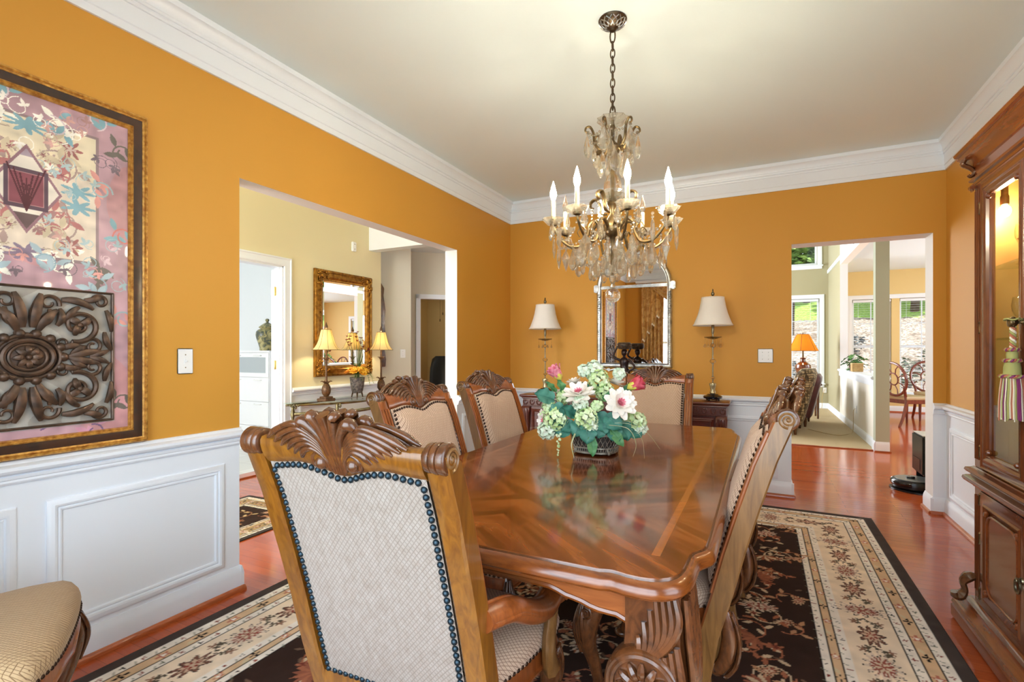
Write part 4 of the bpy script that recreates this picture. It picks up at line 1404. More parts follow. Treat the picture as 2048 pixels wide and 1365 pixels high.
# ------------------------------------------------------------------ dining table
def offset_poly(pts, d):
    n = len(pts)
    out = []
    for i in range(n):
        a, b, c = Vector(pts[i - 1]), Vector(pts[i]), Vector(pts[(i + 1) % n])
        e1, e2 = (b - a), (c - b)
        n1, n2 = Vector((-e1.y, e1.x)), Vector((-e2.y, e2.x))
        m = (n1.normalized() if n1.length > 1e-9 else n2.normalized()) + (n2.normalized() if n2.length > 1e-9 else n1.normalized())
        m.normalize()
        k = 1 / max(.5, m.dot(n1.normalized() if n1.length > 1e-9 else m))
        out.append(tuple(b + m * d * k))
    return out
HX, HY = .583, 1.179
quarter = [(0, -HY), (.2, -HY), (.355, -HY), (.368, -HY + .001), (.378, -HY + .005), (.388, -HY + .0075), (.400, -HY + .0055), (.418, -HY + .001), (.45, -HY - .001), (.478, -HY + .003), (.503, -HY + .014), (.523, -HY + .031), (.537, -HY + .053), (.545, -HY + .078),
           (.5495, -HY + .11), (.551, -HY + .15), (.552, -HY + .185), (.556, -HY + .205), (.566, -HY + .222), (.577, -HY + .240), (HX - .001, -HY + .27), (HX, -HY + .34), (HX, -.6), (HX, 0)]
outl = quarter + [(x, -y) for x, y in quarter[::-1][1:]]
outl = outl + [(-x, y) for x, y in outl[::-1][1:-1]]
t = NT('mahogany_veneer')
sep = t.n('ShaderNodeSeparateXYZ')
t.l(t.coords(), sep.inputs[0])
ax, ay = t.math('ABSOLUTE', sep.outputs[0]), t.math('ABSOLUTE', sep.outputs[1])
cmb = t.n('ShaderNodeCombineXYZ')
ay2 = t.math('PINGPONG', t.math('SUBTRACT', ay, .2425), .48)
t.l(t.math('ADD', t.math('MULTIPLY', ax, 7.0), t.math('MULTIPLY', ay2, 8.2)), cmb.inputs[0])
t.l(t.math('ADD', t.math('MULTIPLY', ax, 1.0), t.math('MULTIPLY', ay2, -.9)), cmb.inputs[1])
g1 = t.noise(cmb.outputs[0], 1.9, 5, .55, .35)
g2 = t.noise(t.coords((1, 1, 1)), 5, 3)
base = t.ramp(g1, [(.36, C(58, 22, 10)), (.5, C(106, 48, 21)), (.62, C(150, 82, 40))])
base = t.mix(t.math('MULTIPLY', g2, .5), base, C(104, 44, 16))
bx = t.math('SUBTRACT', .583, ax)
by = t.math('SUBTRACT', 1.179, ay)
bd = t.math('MINIMUM', bx, by)
g3 = t.noise(t.coords((24, 2, 1)), 2.5, 4)
border = t.ramp(g3, [(.35, C(112, 50, 20)), (.65, C(142, 70, 30))])
inb = t.math('LESS_THAN', bd, .128)
band = t.math('MULTIPLY', t.math('MULTIPLY', t.math('GREATER_THAN', bx, .114), t.math('LESS_THAN', bx, .134)), t.math('GREATER_THAN', by, .15))
base = t.mix(t.math('MULTIPLY', band, .6), base, C(178, 104, 50))
seam = t.math('LESS_THAN', t.math('ABSOLUTE', t.math('SUBTRACT', ay, .2425)), .0012)
mid = t.math('LESS_THAN', ax, -1)
base = t.mix(seam, base, C(70, 30, 12))
t.set(color=base, rough=.16, spec=.5, coat=.5, coat_rough=.06)
M['table_top'] = t.m
table = thing('dining_table', 'mahogany dining table with scalloped corners and carved legs on the rug', 'table', (-.68, 2.2275, .01))
mb = MB()
rings = []
for ins, z in ((.020, .706), (.006, .709), (.000, .716), (.0, .724), (.002, .731), (.007, .738), (.013, .743), (.018, .7445), (.021, .7435), (.023, .7475), (.0235, .7495)):
    rings.append([(x, y, z) for x, y in offset_poly(outl, ins)])
mb.rings(rings)
for f in mb.bm.faces:
    cz_ = f.calc_center_median().z
    f.material_index = 1 if len(f.verts) > 10 and cz_ > .74 else 2 if len(f.verts) == 4 and cz_ > .7436 and abs(f.normal.z) < .995 and min(abs(v.co.z - .7435) for v in f.verts) < 2e-4 else 0
mb.build('table_top', [M['table_edge'], M['table_top'], M['chair_dark']], table, smooth=35)
# apron: four shaped boards with a beaded lower edge
AX, AY = .475, 1.075
for k, (half, off, rz) in enumerate(((AX - .055, AY, 0), (AX - .055, AY, pi), (AY - .055, AX + .015, pi / 2), (AY - .055, AX + .015, -pi / 2))):
    mb = MB()
    Mx = Matrix.Rotation(rz, 4, 'Z')
    n = 40
    low = []
    for i in range(n + 1):
        s_ = i / n * 2 - 1
        d = (1 - abs(s_)) * half
        z = .592 + .020 * (d > .005) * min(1, d / .035) + .016 * (1 / (1 + math.exp(-(d - .115) / .012))) + .016 * (1 / (1 + math.exp(-(d - .185) / .010)))
        low.append((s_ * half, z))
    poly = low + [(half, .7065), (-half, .7065)]
    mb.prism(poly, -off, -off + .022, 'XZ', M=Mx)
    mb.mi = 1
    mb.tube([(x, -off + .004, z + .003) for x, z in low], .0085, 8, M=Mx)
    mb.build('apron', [M['table_apron'], M['table_edge']], table, smooth=40)
for sx, sy in ((1, -1), (-1, -1), (1, 1), (-1, 1)):
    mb = MB()
    Mx = Matrix.Translation((sx * .466, sy * 1.050, 0)) @ Matrix.Diagonal((sx, -sy, 1, 1))
    rings = []
    for z, hs, dx, dy in ((.7065, .068, 0, 0), (.66, .066, 0, 0), (.60, .066, 0, 0), (.55, .070, 0, .002), (.50, .076, 0, .004), (.45, .074, 0, .002), (.40, .064, 0, 0), (.30, .050, -.004, 0), (.20, .042, -.006, 0), (.12, .040, 0, 0), (.06, .050, .008, -.008), (.02, .058, .014, -.014), (0, .056, .014, -.014)):
        ring = []
        for k in range(20):
            a = 2 * pi * k / 20 + pi / 4
            r = hs / max(abs(cos(a)), abs(sin(a))) * .5 + hs * .5 * 1.12
            ring.append((r * cos(a) + dx, r * sin(a) + dy, z))
        rings.append(ring)
    mb.rings(rings[::-1], M=Mx)
    # acanthus ridges: local -y is the end of the table, +x the long side
    for k in range(7):
        x0 = .052 - k * .0155
        pts = bez([(x0 * .85 + .006, -.071, .700 - .012 * max(0, k - 2) ** 1.5), (x0 * .9 + .012, -.076, .655 - .010 * k), (x0 * .75 + .004, -.079, .610 - .008 * k), (x0 * .55 - .018, -.081, .572 - .004 * k), (x0 * .4 - .040, -.082, .552 - .006 * k)], 5)
        mb.tube(pts, [.0065 + .003 * sin(pi * i / 20) for i in range(21)], 6, M=Mx)
    for k in range(4):
        x0 = .064 - k * .012
        pts = bez([(x0 - .01, -.076, .60 - .012 * k), (x0, -.083, .545 - .012 * k), (x0 + .006, -.085, .48), (x0 + .004 - .006 * k, -.080, .41), (x0 - .024, -.070, .33)], 5)
        mb.tube(pts, [.0075 + .002 * sin(pi * i / 20) for i in range(21)], 6, M=Mx)
    for k in range(8):
        y0 = -.06 + k * .016
        pts = bez([(.071, y0, .70), (.078, y0 + .006 * sin(k), .62), (.084, y0 * .9 + .008, .53), (.082, y0 * .7 + .01, .44), (.058, y0 * .5, .32)], 5)
        mb.tube(pts, [.007 + .002 * sin(pi * i / 20) for i in range(21)], 6, M=Mx)
    # long ridges on the shin
    for k in range(6):
        a = 2 * pi * k / 6
        mb.tube(bez([(.052 * cos(a) - .002, .052 * sin(a), .33), (.044 * cos(a) - .005, .044 * sin(a), .2), (.044 * cos(a), .044 * sin(a), .1)], 4), .006, 6, M=Mx)
    leg = mb.build('leg', M['chair_dark'], table, smooth=55)
    mb = MB()
    cxr, czr = -.016, .500
    mb.lathe([(.001, -.088), (.060, -.088), (.062, -.094), (.068, -.096), (.073, -.092), (.078, -.094), (.083, -.088), (.085, -.074), (.083, -.04)], (czr, cxr, 0), axis='Y', n=36, M=Mx @ Matrix(((1, 0, 0, 0), (0, 1, 0, 0), (0, 0, 1, 0), (0, 0, 0, 1)))) if False else None
    prof = [(.083, .04), (.085, .074), (.083, .088), (.078, .094), (.073, .092), (.068, .096), (.062, .094), (.060, .088), (.001, .088)]
    Mr = Mx @ Matrix.Translation((cxr, 0, czr)) @ Matrix.Rotation(pi / 2, 4, 'X')
    mb.lathe(prof, n=36, M=Mr)
    for k in range(12):
        a = 2 * pi * k / 12
        mb.tube([(lerp(.018, .056, q / 6) * cos(a), lerp(.018, .056, q / 6) * sin(a), .090 + .004 * sin(pi * q / 6)) for q in range(7)], [.0025 + .0075 * sin(pi * (q + .6) / 7.2) for q in range(7)], 7, M=Mr)
    mb.lathe([(.019, .088), (.019, .094), (.016, .096), (.013, .092), (.010, .096), (.005, .099), (.001, .099)], n=18, M=Mr)
    mb.build('rosette', M['chair_dark'], leg, smooth=45)

CF, CR_ = Vector((-sin(YAW), cos(YAW), 0)), Vector((cos(YAW), sin(YAW), 0))   # depth and sideways axes of the room as seen from the doorway

# ------------------------------------------------------------------ chandelier
M['bulb_ch'] = emit('chandelier_bulb', (1, .87, .63, 1), 345)
ch = thing('chandelier', 'crystal chandelier with lit candle bulbs hanging from the ceiling over the table', 'chandelier', (-.638, 2.365, 0))
mb = MB()
mb.lathe([(.001, 2.775), (.014, 2.776), (.020, 2.785), (.028, 2.79), (.050, 2.805), (.064, 2.818), (.068, 2.826), (.066, 2.8298), (.001, 2.8298)], n=32)
mb.build('canopy', M['bronze'], ch)
mb = MB()
for k in range(12):
    a = 2 * pi * k / 12
    for sg in (-1, 1):
        mb.tube([((.028 + .036 * q) * cos(a + sg * .24 * sin(q * 4.2)), (.028 + .036 * q) * sin(a + sg * .24 * sin(q * 4.2)), interp([(.028, 2.789), (.050, 2.803), (.064, 2.816), (.07, 2.824)], .028 + .036 * q)) for q in [i / 8 for i in range(9)]], .0026, 5)
mb.build('canopy_filigree', M['silver'], ch)
zc = 2.775
k = 0
def link(z, rz, w, h, r):
    pts = []
    for i in range(20):
        a = 2 * pi * i / 20
        x, zz = w * cos(a), h * sin(a)
        pts.append((x * cos(rz), x * sin(rz), z + zz))
    m = MB(); m.tube(pts, r, 6, closed=True); m.build('chain_link', M['bronze'], ch)
link(2.752, 0, .012, .034, .0036)
for i in range(9):
    link(2.703 - i * .0355, (pi / 2) * ((i + 1) % 2), .0105, .0235, .0030)
link(2.385, 0, .012, .032, .0036)
def bowl(r, z, h, n=24, lobes=0):
    m = MB()
    f = (lambda a, hh: 1 + .06 * cos(lobes * a)) if lobes else None
    m.lathe([(.010, z - h), (r * .55, z - h * .9), (r * .9, z - h * .25), (r, z), (r * .93, z + .001), (r * .82, z - h * .22), (r * .5, z - h * .72), (.010, z - h * .8)], n=n, fn=f)
    return m
bowl(.074, 2.352, .036, 20, 10).build('dish', M['crystal'], ch)
mb = MB()
mb.lathe([(.006, 2.36), (.007, 2.34), (.012, 2.318), (.008, 2.30), (.009, 2.25), (.020, 2.235), (.028, 2.222), (.024, 2.205), (.010, 2.195), (.008, 2.00), (.012, 1.985), (.026, 1.945), (.018, 1.93), (.012, 1.90), (.030, 1.865), (.044, 1.845), (.046, 1.825), (.034, 1.800), (.014, 1.785), (.008, 1.76), (.006, 1.60)], n=16)
mb.build('stem', M['antique'], ch)
mb = MB()
mb.lathe([(.010, 2.19), (.026, 2.175), (.028, 2.14), (.020, 2.105), (.013, 2.095), (.026, 2.08), (.042, 2.045), (.046, 2.01), (.036, 1.985), (.012, 1.975)], n=10)
mb.lathe([(.011, 2.318), (.024, 2.30), (.026, 2.28), (.020, 2.255), (.010, 2.25)], n=10)
mb.build('column_crystal', M['crystal_clear'], ch, smooth=0)
bowl(.066, 1.985, .034, 24, 12).build('dish', M['crystal'], ch)

# drop prototypes (origin at the hook)
def proto(name, prof, n, sy, beads=1):
    m = MB()
    z = 0
    for b in range(beads):
        m.ball((0, 0, -.007 - b * .0145), .0068, 8, 5)
    z = -.014 - (beads - 1) * .0145
    m.lathe([(r, z - h) for r, h in prof][::-1], n=n, sy=sy)
    o = m.build(name, M['crystal'], None, smooth=0)
    return o
PEAR = proto('crystal_drop', [(.001, 0), (.005, .004), (.011, .018), (.0185, .040), (.0195, .052), (.015, .066), (.006, .075), (.001, .077)], 8, .55)
PEARL = proto('crystal_drop', [(.001, 0), (.006, .006), (.015, .026), (.026, .056), (.027, .072), (.020, .090), (.008, .101), (.001, .103)], 8, .5)
SPEAR = proto('crystal_drop', [(.001, 0), (.006, .005), (.010, .018), (.013, .050), (.0125, .066), (.006, .088), (.001, .100)], 6, .7, 2)
KITE = proto('crystal_drop', [(.001, 0), (.024, .040), (.020, .052), (.001, .098)], 4, .55)
USED = set()
def drop(p, r, z, a, s=1.0):
    loc = (r * cos(a), r * sin(a), z)
    if p.name not in USED:
        USED.add(p.name)
        p.parent = ch; p.location = loc; p.rotation_euler = (0, 0, a + pi / 2); p.scale = (s, s, s)
        return p
    return copy_part(p, ch, loc, (0, 0, a + pi / 2 + random.uniform(-.5, .5)), s)
def strand(p0, p1, sag, n, r=.0062):
    m = MB()
    for i in range(n + 1):
        q = i / n
        p = Vector(p0).lerp(Vector(p1), q) - Vector((0, 0, sag * 4 * q * (1 - q)))
        m.ball(p, r * (1.25 if i % 3 == 1 else .9), 7, 5)
    m.build('bead_strand', M['crystal'], ch, smooth=0)

A0 = YAW - pi / 2 + .02          # one arm points at the doorway
# upper tier
for k in range(6):
    a = A0 + .5 + 2 * pi * k / 6
    e = Vector((cos(a), sin(a), 0))
    mb = MB()
    pts = bez([e * .022 + V(0, 0, 2.225), e * .055 + V(0, 0, 2.205), e * .085 + V(0, 0, 2.235), e * .092 + V(0, 0, 2.285), e * .108 + V(0, 0, 2.315), e * .126 + V(0, 0, 2.312), e * .131 + V(0, 0, 2.296), e * .121 + V(0, 0, 2.288)], 5)
    mb.tube(pts, [lerp(.0085, .004, i / (len(pts) - 1)) for i in range(len(pts))], 7)
    mb.tube(bez([e * .05 + V(0, 0, 2.205), e * .075 + V(0, 0, 2.19), e * .095 + V(0, 0, 2.205)], 4), [.006, .009, .012, .013, .012, .009, .006, .004, .002], 6)
    mb.build('upper_scroll', M['antique'], ch)
    drop(PEARL, .122, 2.290, a, 1.1)
    drop(PEAR, .095, 2.235, a + .25, 1.1); drop(PEAR, .062, 2.205, a + .5, 1.35)
    strand(e * .118 + V(0, 0, 2.288), Vector((cos(a + pi / 3), sin(a + pi / 3), 0)) * .118 + V(0, 0, 2.288), .032, 7)
# leafy scrolls around the main dish
for k in range(4):
    a = A0 + pi / 4 + 2 * pi * k / 4
    e = Vector((cos(a), sin(a), 0))
    mb = MB()
    pts = bez([e * .030 + V(0, 0, 1.90), e * .065 + V(0, 0, 1.91), e * .072 + V(0, 0, 1.955), e * .095 + V(0, 0, 1.985), e * .124 + V(0, 0, 1.975), e * .126 + V(0, 0, 1.952), e * .110 + V(0, 0, 1.945)], 5)
    mb.tube(pts, [.006 + .006 * sin(pi * i / (len(pts) - 1)) for i in range(len(pts))], 7, flat=.6)
    mb.build('leaf_scroll', M['antique'], ch)
    strand(e * .118 + V(0, 0, 1.945), e * .120 + V(0, 0, 1.80), 0, 9)
RA = .285
for k in range(8):
    a = A0 + 2 * pi * k / 8
    e = Vector((cos(a), sin(a), 0))
    mb = MB()
    pts = bez([e * .035 + V(0, 0, 1.825), e * .075 + V(0, 0, 1.862), e * .110 + V(0, 0, 1.842), e * .120 + V(0, 0, 1.795), e * .150 + V(0, 0, 1.745), e * .205 + V(0, 0, 1.740), e * .250 + V(0, 0, 1.775), e * .276 + V(0, 0, 1.815), e * RA + V(0, 0, 1.842)], 6)
    mb.tube(pts, [lerp(.0085, .0055, i / (len(pts) - 1)) for i in range(len(pts))], 8)
    mb.tube(bez([e * .120 + V(0, 0, 1.80), e * .145 + V(0, 0, 1.835), e * .168 + V(0, 0, 1.81), e * .158 + V(0, 0, 1.785)], 5), [.005 - .0002 * i for i in range(16)], 6)
    arm = mb.build('arm', M['antique'], ch)
    m = MB(); m.lathe([(.006, 1.834), (.017, 1.840), (.020, 1.852), (.016, 1.868), (.001, 1.869)], (e * RA), n=14); m.build('candle_cup', M['antique'], arm)
    m = MB()
    m.lathe([(.010, 1.838), (.026, 1.842), (.045, 1.862), (.052, 1.872), (.048, 1.873), (.026, 1.852), (.012, 1.848)], (e * RA), n=18, fn=lambda q, h: 1 + .05 * cos(9 * q))
    m.build('drip_dish', M['crystal'], arm)
    m = MB(); m.lathe([(.0105, 1.866), (.0105, 1.958), (.008, 1.962), (.001, 1.962)], (e * RA), n=14); m.build('candle_sleeve', M['candle'], arm)
    m = MB(); m.lathe([(.007, 1.960), (.010, 1.966), (.0155, 1.984), (.0150, 1.998), (.009, 2.022), (.003, 2.044), (.0005, 2.052)], (e * RA), n=12); m.build('candle_bulb', M['bulb_ch'] if k not in (3, 5) else M['crystal_clear'], arm)
    for j, da in enumerate((-.15, .15)):
        drop(PEAR, RA + .012, 1.862, a + da, .95)
    drop((SPEAR, KITE)[k % 2], .262, 1.775, a + .10, 1.15)
    drop((KITE, PEARL)[k % 2], .222, 1.742, a - .12, 1.05)
    drop(SPEAR, .292, 1.835, a + pi / 8, 1.05)
    drop((PEARL, PEAR)[k % 2], .20, 1.735, a + .2, 1.0)
    drop(PEARL if k % 2 else KITE, .175, 1.735, a, .95)
    drop(SPEAR, .135, 1.76, a + pi / 8, .9)
    a2 = a + 2 * pi / 8
    e2 = Vector((cos(a2), sin(a2), 0))
    strand(e * (RA - .01) + V(0, 0, 1.835), e2 * (RA - .01) + V(0, 0, 1.835), .085, 13)
    strand(e * .10 + V(0, 0, 1.83), e * .235 + V(0, 0, 1.75), .03, 9)
    strand(e * .19 + V(0, 0, 1.735), e * .10 + V(0, 0, 1.655), .03, 9)
for k in range(10):
    a = A0 + .2 + 2 * pi * k / 10
    drop((PEARL, PEAR)[k % 2], .105, 1.668 if k % 2 else 1.70, a, 1.0)
for k in range(6):
    drop(PEAR, .055, 1.70, A0 + 2 * pi * k / 6, 1.1)
mb = MB()
mb.lathe([(.008, 1.785), (.028, 1.772), (.044, 1.742), (.032, 1.715), (.014, 1.705), (.032, 1.695), (.040, 1.668), (.028, 1.640), (.012, 1.632), (.016, 1.622), (.020, 1.60), (.014, 1.572), (.008, 1.562), (.015, 1.550), (.015, 1.545), (.004, 1.540)], n=10)
mb.build('pendant_crystal', M['crystal'], ch, smooth=0)
mb = MB(); mb.ball((0, 0, 1.507), .036, 24, 16); mb.build('crystal_ball', M['crystal_clear'], ch)

# ------------------------------------------------------------------ flower arrangement
fa = thing('flower_arrangement', 'flower arrangement of hydrangeas, dahlias and rosebuds in a lattice basket on the table', 'flowers', (-.70, 2.30, .7605), 0)
FO = Vector((-.70, 2.30, .7605))
D0 = FO.dot(CF)
def at(u, v, dd=0):
    """point in the arrangement from its place in the photo and its depth offset"""
    d = D0 + dd
    return CF * d + CR_ * ((u - 1024) / 1000 * d) + V(0, 0, 1.24 - (v - 702) / 1000 * d) - FO
M['petal'] = leaf_mat('cream_petal', C(246, 238, 222), C(250, 244, 236), 40)
M['petal_pink'] = leaf_mat('pink_petal', C(226, 108, 130), C(244, 170, 180), 60)
M['petal_red'] = leaf_mat('red_petal', C(196, 50, 62), C(226, 96, 110), 40)
M['bud_base'] = leaf_mat('yellow_green_bud', C(196, 206, 70), C(232, 214, 96), 40)
M['hyd'] = leaf_mat('hydrangea_petal', C(186, 214, 140), C(226, 236, 196), 26)
M['hyd_pale'] = leaf_mat('pale_hydrangea_petal', C(206, 226, 196), C(236, 240, 220), 26)
M['leafteal'] = leaf_mat('silk_leaf', C(28, 92, 76), C(70, 132, 112), 22)
M['leafgreen'] = leaf_mat('green_leaf', C(48, 112, 60), C(100, 150, 96), 22)
M['blade'] = plain('grass_blade', C(150, 168, 120), .6, var=C(196, 196, 160), vs=20)
M['amber'] = leaf_mat('amber_leaf', C(190, 130, 30), C(224, 176, 70), 30)

def orient(d, up=(0, 0, 1)):
    return Vector(d).normalized().to_track_quat('Z', 'Y').to_matrix().to_4x4()
def petal(mb, Mx, a, tilt, ln, wd, cup=.25, base=.006, n=6):
    """petal growing outwards at angle a; tilt 0 = flat, pi/2 = upright"""
    R1 = Mx @ Matrix.Rotation(a, 4, 'Z') @ Matrix.Translation((base, 0, 0)) @ Matrix.Rotation(-tilt, 4, 'Y')
    def fn(u, v):
        s = (v - .5) * 2
        w = wd * (sin(pi * min(1, (.12 + .80 * u))) ** .7)
        return (ln * u, s * w, cup * ln * (.35 * u * u * 1.2 - .0) * (1 - .2 * s * s) + .18 * wd * s * s)
    mb.grid(fn, n, 5, M=R1)
def dahlia(pos, d, r, label=None):
    mb = MB()
    Mx = orient(d)
    for ring, (n, tilt, ln, wd) in enumerate(((9, .05, r, r * .27), (9, .35, r * .86, r * .25), (8, .75, r * .62, r * .20))):
        for k in range(n):
            petal(mb, Mx @ Matrix.Translation((0, 0, .004 * ring)), 2 * pi * (k + .5 * (ring % 2)) / n + random.uniform(-.08, .08), tilt + random.uniform(-.12, .12), ln * random.uniform(.92, 1.06), wd, .25)
    o = mb.build('dahlia', M['petal'], fa, loc=pos, smooth=80, label='cream dahlia with a pink heart', fix=False)
    mb = MB()
    for ring, (n, tilt, ln) in enumerate(((9, .95, r * .42), (7, 1.2, r * .36), (4, 1.45, r * .3))):
        for k in range(n):
            petal(mb, Mx @ Matrix.Translation((0, 0, .004)), 2 * pi * (k + .5 * ring) / n, tilt, ln, r * .075, .3, .004, 4)
    mb.build('flower_heart', M['petal_pink'], o, fix=False)
def rosebud(pos, d, ln, mat, label):
    mb = MB()
    Mx = orient(d)
    for ring in range(3):
        for k in range(5):
            petal(mb, Mx, 2 * pi * k / 5 + ring * .6, 1.42 - .10 * (2 - ring), ln * (1 + .05 * ring), ln * .30 - .03 * ln * ring, -.32, .004 + .10 * ln * (2 - ring) / 2, 6)
    mb.lathe([(.001, 0), (ln * .20, ln * .12), (ln * .27, ln * .35), (ln * .24, ln * .6), (ln * .12, ln * .92), (.001, ln * 1.0)], n=14, M=Mx)
    o = mb.build('rosebud', mat, fa, loc=pos, smooth=80, label=label, fix=False)
    mb = MB()
    mb.lathe([(.001, -.01), (.006, -.006), (ln * .24, ln * .06), (ln * .32, ln * .26), (ln * .335, ln * .42), (ln * .30, ln * .44)], n=16, M=Mx, fn=lambda a, h: 1 + .07 * cos(5 * a), cap=False)
    mb.build('bud_base', M['bud_base'], o)
def hydrangea(pos, r, mat, n=34, sz=1.0, fl=.017, seed=0):
    rnd = random.Random(seed)
    mb = MB()
    for i in range(n):
        z = 1 - 2 * (i + .5) / n
        a = i * 2.399963
        q = math.sqrt(max(0, 1 - z * z))
        d = Vector((q * cos(a), q * sin(a), z))
        Mx = Matrix.Translation(Vector((d.x * r, d.y * r, d.z * r * sz)) * rnd.uniform(.82, 1.08)) @ orient(d + Vector((rnd.uniform(-.3, .3), rnd.uniform(-.3, .3), rnd.uniform(-.3, .3)))) @ Matrix.Rotation(rnd.uniform(0, 6), 4, 'Z')
        for k in range(4):
            petal(mb, Mx, k * pi / 2, .2, fl, fl * .55, .3, .001, 4)
    return mb.build('hydrangea', mat, fa, loc=pos, smooth=80, fix=False)
def lobed_leaf(ln, wd, lobes=True):
    mb = MB()
    n = 12
    def edge(u):
        w = sin(pi * min(1, .08 + .92 * u)) ** .75
        return wd * w * (1 + (.22 * abs(sin(u * 9.5)) - .1 if lobes else 0))
    def fn(u, v):
        s = (v - .5) * 2
        return (ln * u, s * edge(u), -.28 * ln * u * u + .20 * wd * abs(s) + .006 * sin(u * 16) * abs(s))
    mb.grid(fn, n, 9)
    mb.tube([(ln * u, 0, -.28 * ln * u * u + .001) for u in [i / 8 for i in range(9)]], [.0016 * (1 - .8 * i / 8) for i in range(9)], 5)
    mb.tube([(-.05, 0, -.02), (-.02, 0, -.004), (0, 0, 0)], .0018, 5)
    return mb
PROTO_LEAF = lobed_leaf(.095, .040).build('leaf', M['leafteal'], fa, smooth=80, fix=False)
PROTO_LEAF2 = lobed_leaf(.10, .026, False).build('leaf', M['leafgreen'], fa, smooth=80, fix=False, label='plain pointed green leaf')
lu = set()
def leaf(u, v, dd, ang, pitch, s=1, roll=0, p=None):
    p = p or PROTO_LEAF
    loc = at(u, v, dd)
    # ang: direction in the picture plane (0 = right, pi/2 = up); pitch tips it towards the doorway
    d = (CR_ * cos(ang) + V(0, 0, 1) * sin(ang)) * cos(pitch) - CF * sin(pitch)
    x = d.normalized()
    z = (-CF * .8 + V(0, 0, .6))
    z = (z - x * z.dot(x)).normalized()
    y = z.cross(x)
    m = Matrix((x, y, z)).transposed() @ Matrix.Rotation(roll, 3, 'X')
    e = m.to_euler()
    if p.name not in lu:
        lu.add(p.name); p.location = loc; p.rotation_euler = e; p.scale = (s, s, s)
    else:
        copy_part(p, fa, loc, e, s)
# the basket
mb = MB()
def br(h): return lerp(.098, .124, h / .10)
Mb = Matrix.Rotation(YAW + .35, 4, 'Z')
ring = lambda r, z, n=44: [(r * cos(2 * pi * k / n) * (1 + .05 * cos(8 * pi * k / n * 1.0)), r * sin(2 * pi * k / n) * (1 + .05 * cos(8 * pi * k / n)), z) for k in range(n)]
mb.rings([ring(br(.012) - .006, .012), ring(br(.05) - .006, .05), ring(br(.095) - .006, .095)], M=Mb)
mb.build('basket_lining', plain('basket_lining', C(58, 50, 44), .8), fa)
mb = MB()
for z, r in ((.012, .006), (.034, .0035), (.096, .006)):
    mb.tube(ring(br(z), z), r, 6, closed=True, M=Mb)
n = 36
for k in range(n):
    for sg in (-1, 1):
        pts = []
        for i in range(5):
            q = i / 4
            a = 2 * pi * (k + sg * 1.5 * q) / n
            z = lerp(.034, .096, q)
            rr = br(z) * (1 + .05 * cos(4 * a))
            pts.append((rr * cos(a), rr * sin(a), z))
        mb.tube(pts, .0014, 4, M=Mb)
for k in range(60):
    a = 2 * pi * k / 60
    mb.tube([(br(z) * (1 + .05 * cos(4 * a)) * cos(a), br(z) * (1 + .05 * cos(4 * a)) * sin(a), z) for z in (.012, .034)], .0022, 4, M=Mb)
for k in range(4):
    a = pi / 4 * 0 + k * pi / 2
    mb.tube(bez([(.102 * cos(a), .102 * sin(a), .03), (.110 * cos(a), .110 * sin(a), .016), (.118 * cos(a), .118 * sin(a), .0068)], 4), .006, 7, M=Mb)
mb.build('basket', plain('pale_metal_basket', C(186, 178, 160), .45, metal=.5, var=C(110, 100, 88), vs=30), fa)
mb = MB()
mb.lathe([(.10, .09), (.10, .10), (.06, .13), (.001, .14)], n=20)
mb.build('moss', M['leafteal'], fa)
TC = -CF
dahlia(at(1239, 808, -.13), TC * .85 + V(0, 0, .35) + CR_ * .15, .075)
dahlia(at(1158, 790, -.11), TC * .5 + V(0, 0, .85) - CR_ * .25, .070)
dahlia(at(1093, 842, -.02), TC * .5 - CR_ * .9, .055)
dahlia(at(1148, 768, .02), V(0, 0, .9) - CR_ * .2, .042)
dahlia(at(1232, 770, .03), V(0, 0, .8) + CR_ * .2, .048)
rosebud(at(1120, 757, -.02), -CR_ * .55 + V(0, 0, .75) + TC * .15, .066, M['petal_pink'], 'pink rosebud')
rosebud(at(1258, 776, -.02), CR_ * .85 + V(0, 0, .45) + TC * .15, .070, M['petal_red'], 'red rosebud')
for k, (u, v, dd, r, sz, pale, nn) in enumerate(((1188, 742, .02, .040, 1.1, 1, 34), (1196, 765, -.03, .046, 1.2, 0, 40), (1210, 785, -.05, .038, 1.0, 0, 30), (1168, 742, .03, .026, 1, 1, 20), (1112, 838, -.09, .052, .95, 0, 44), (1094, 862, -.08, .036, 1, 1, 28),
                                            (1172, 838, -.14, .048, 1.0, 0, 42), (1180, 852, -.14, .036, .8, 1, 26), (1272, 842, -.07, .042, .9, 0, 32), (1280, 858, -.08, .03, .8, 1, 22), (1238, 748, .02, .024, 1, 1, 18), (1160, 806, -.13, .03, 1.1, 1, 24), (1126, 795, -.02, .028, 1, 0, 18), (1098, 812, -.05, .026, 1, 0, 18), (1194, 812, -.13, .024, .8, 0, 14))):
    hydrangea(at(u, v, dd), r, M['hyd_pale'] if pale else M['hyd'], int(nn * 1.5), sz, .0135, k)
for k, (u, v, dd, ln) in enumerate(((1116, 868, -.12, .10), (1108, 808, -.08, .08))):
    p = at(u, v, dd)
    mb = MB()
    rnd = random.Random(k)
    e = V(0, 0, -1) if k == 0 else (-CR_ * .8 + V(0, 0, -.6))
    for i in range(26):
        q = i / 25
        c_ = p + e * ln * q + Vector((rnd.uniform(-1, 1), rnd.uniform(-1, 1), rnd.uniform(-1, 1))) * .014 * (1 - q * .8)
        mb.ball(c_, .0065 * (1 - .5 * q), 6, 4)
    mb.build('flower_spike', M['hyd'], fa)
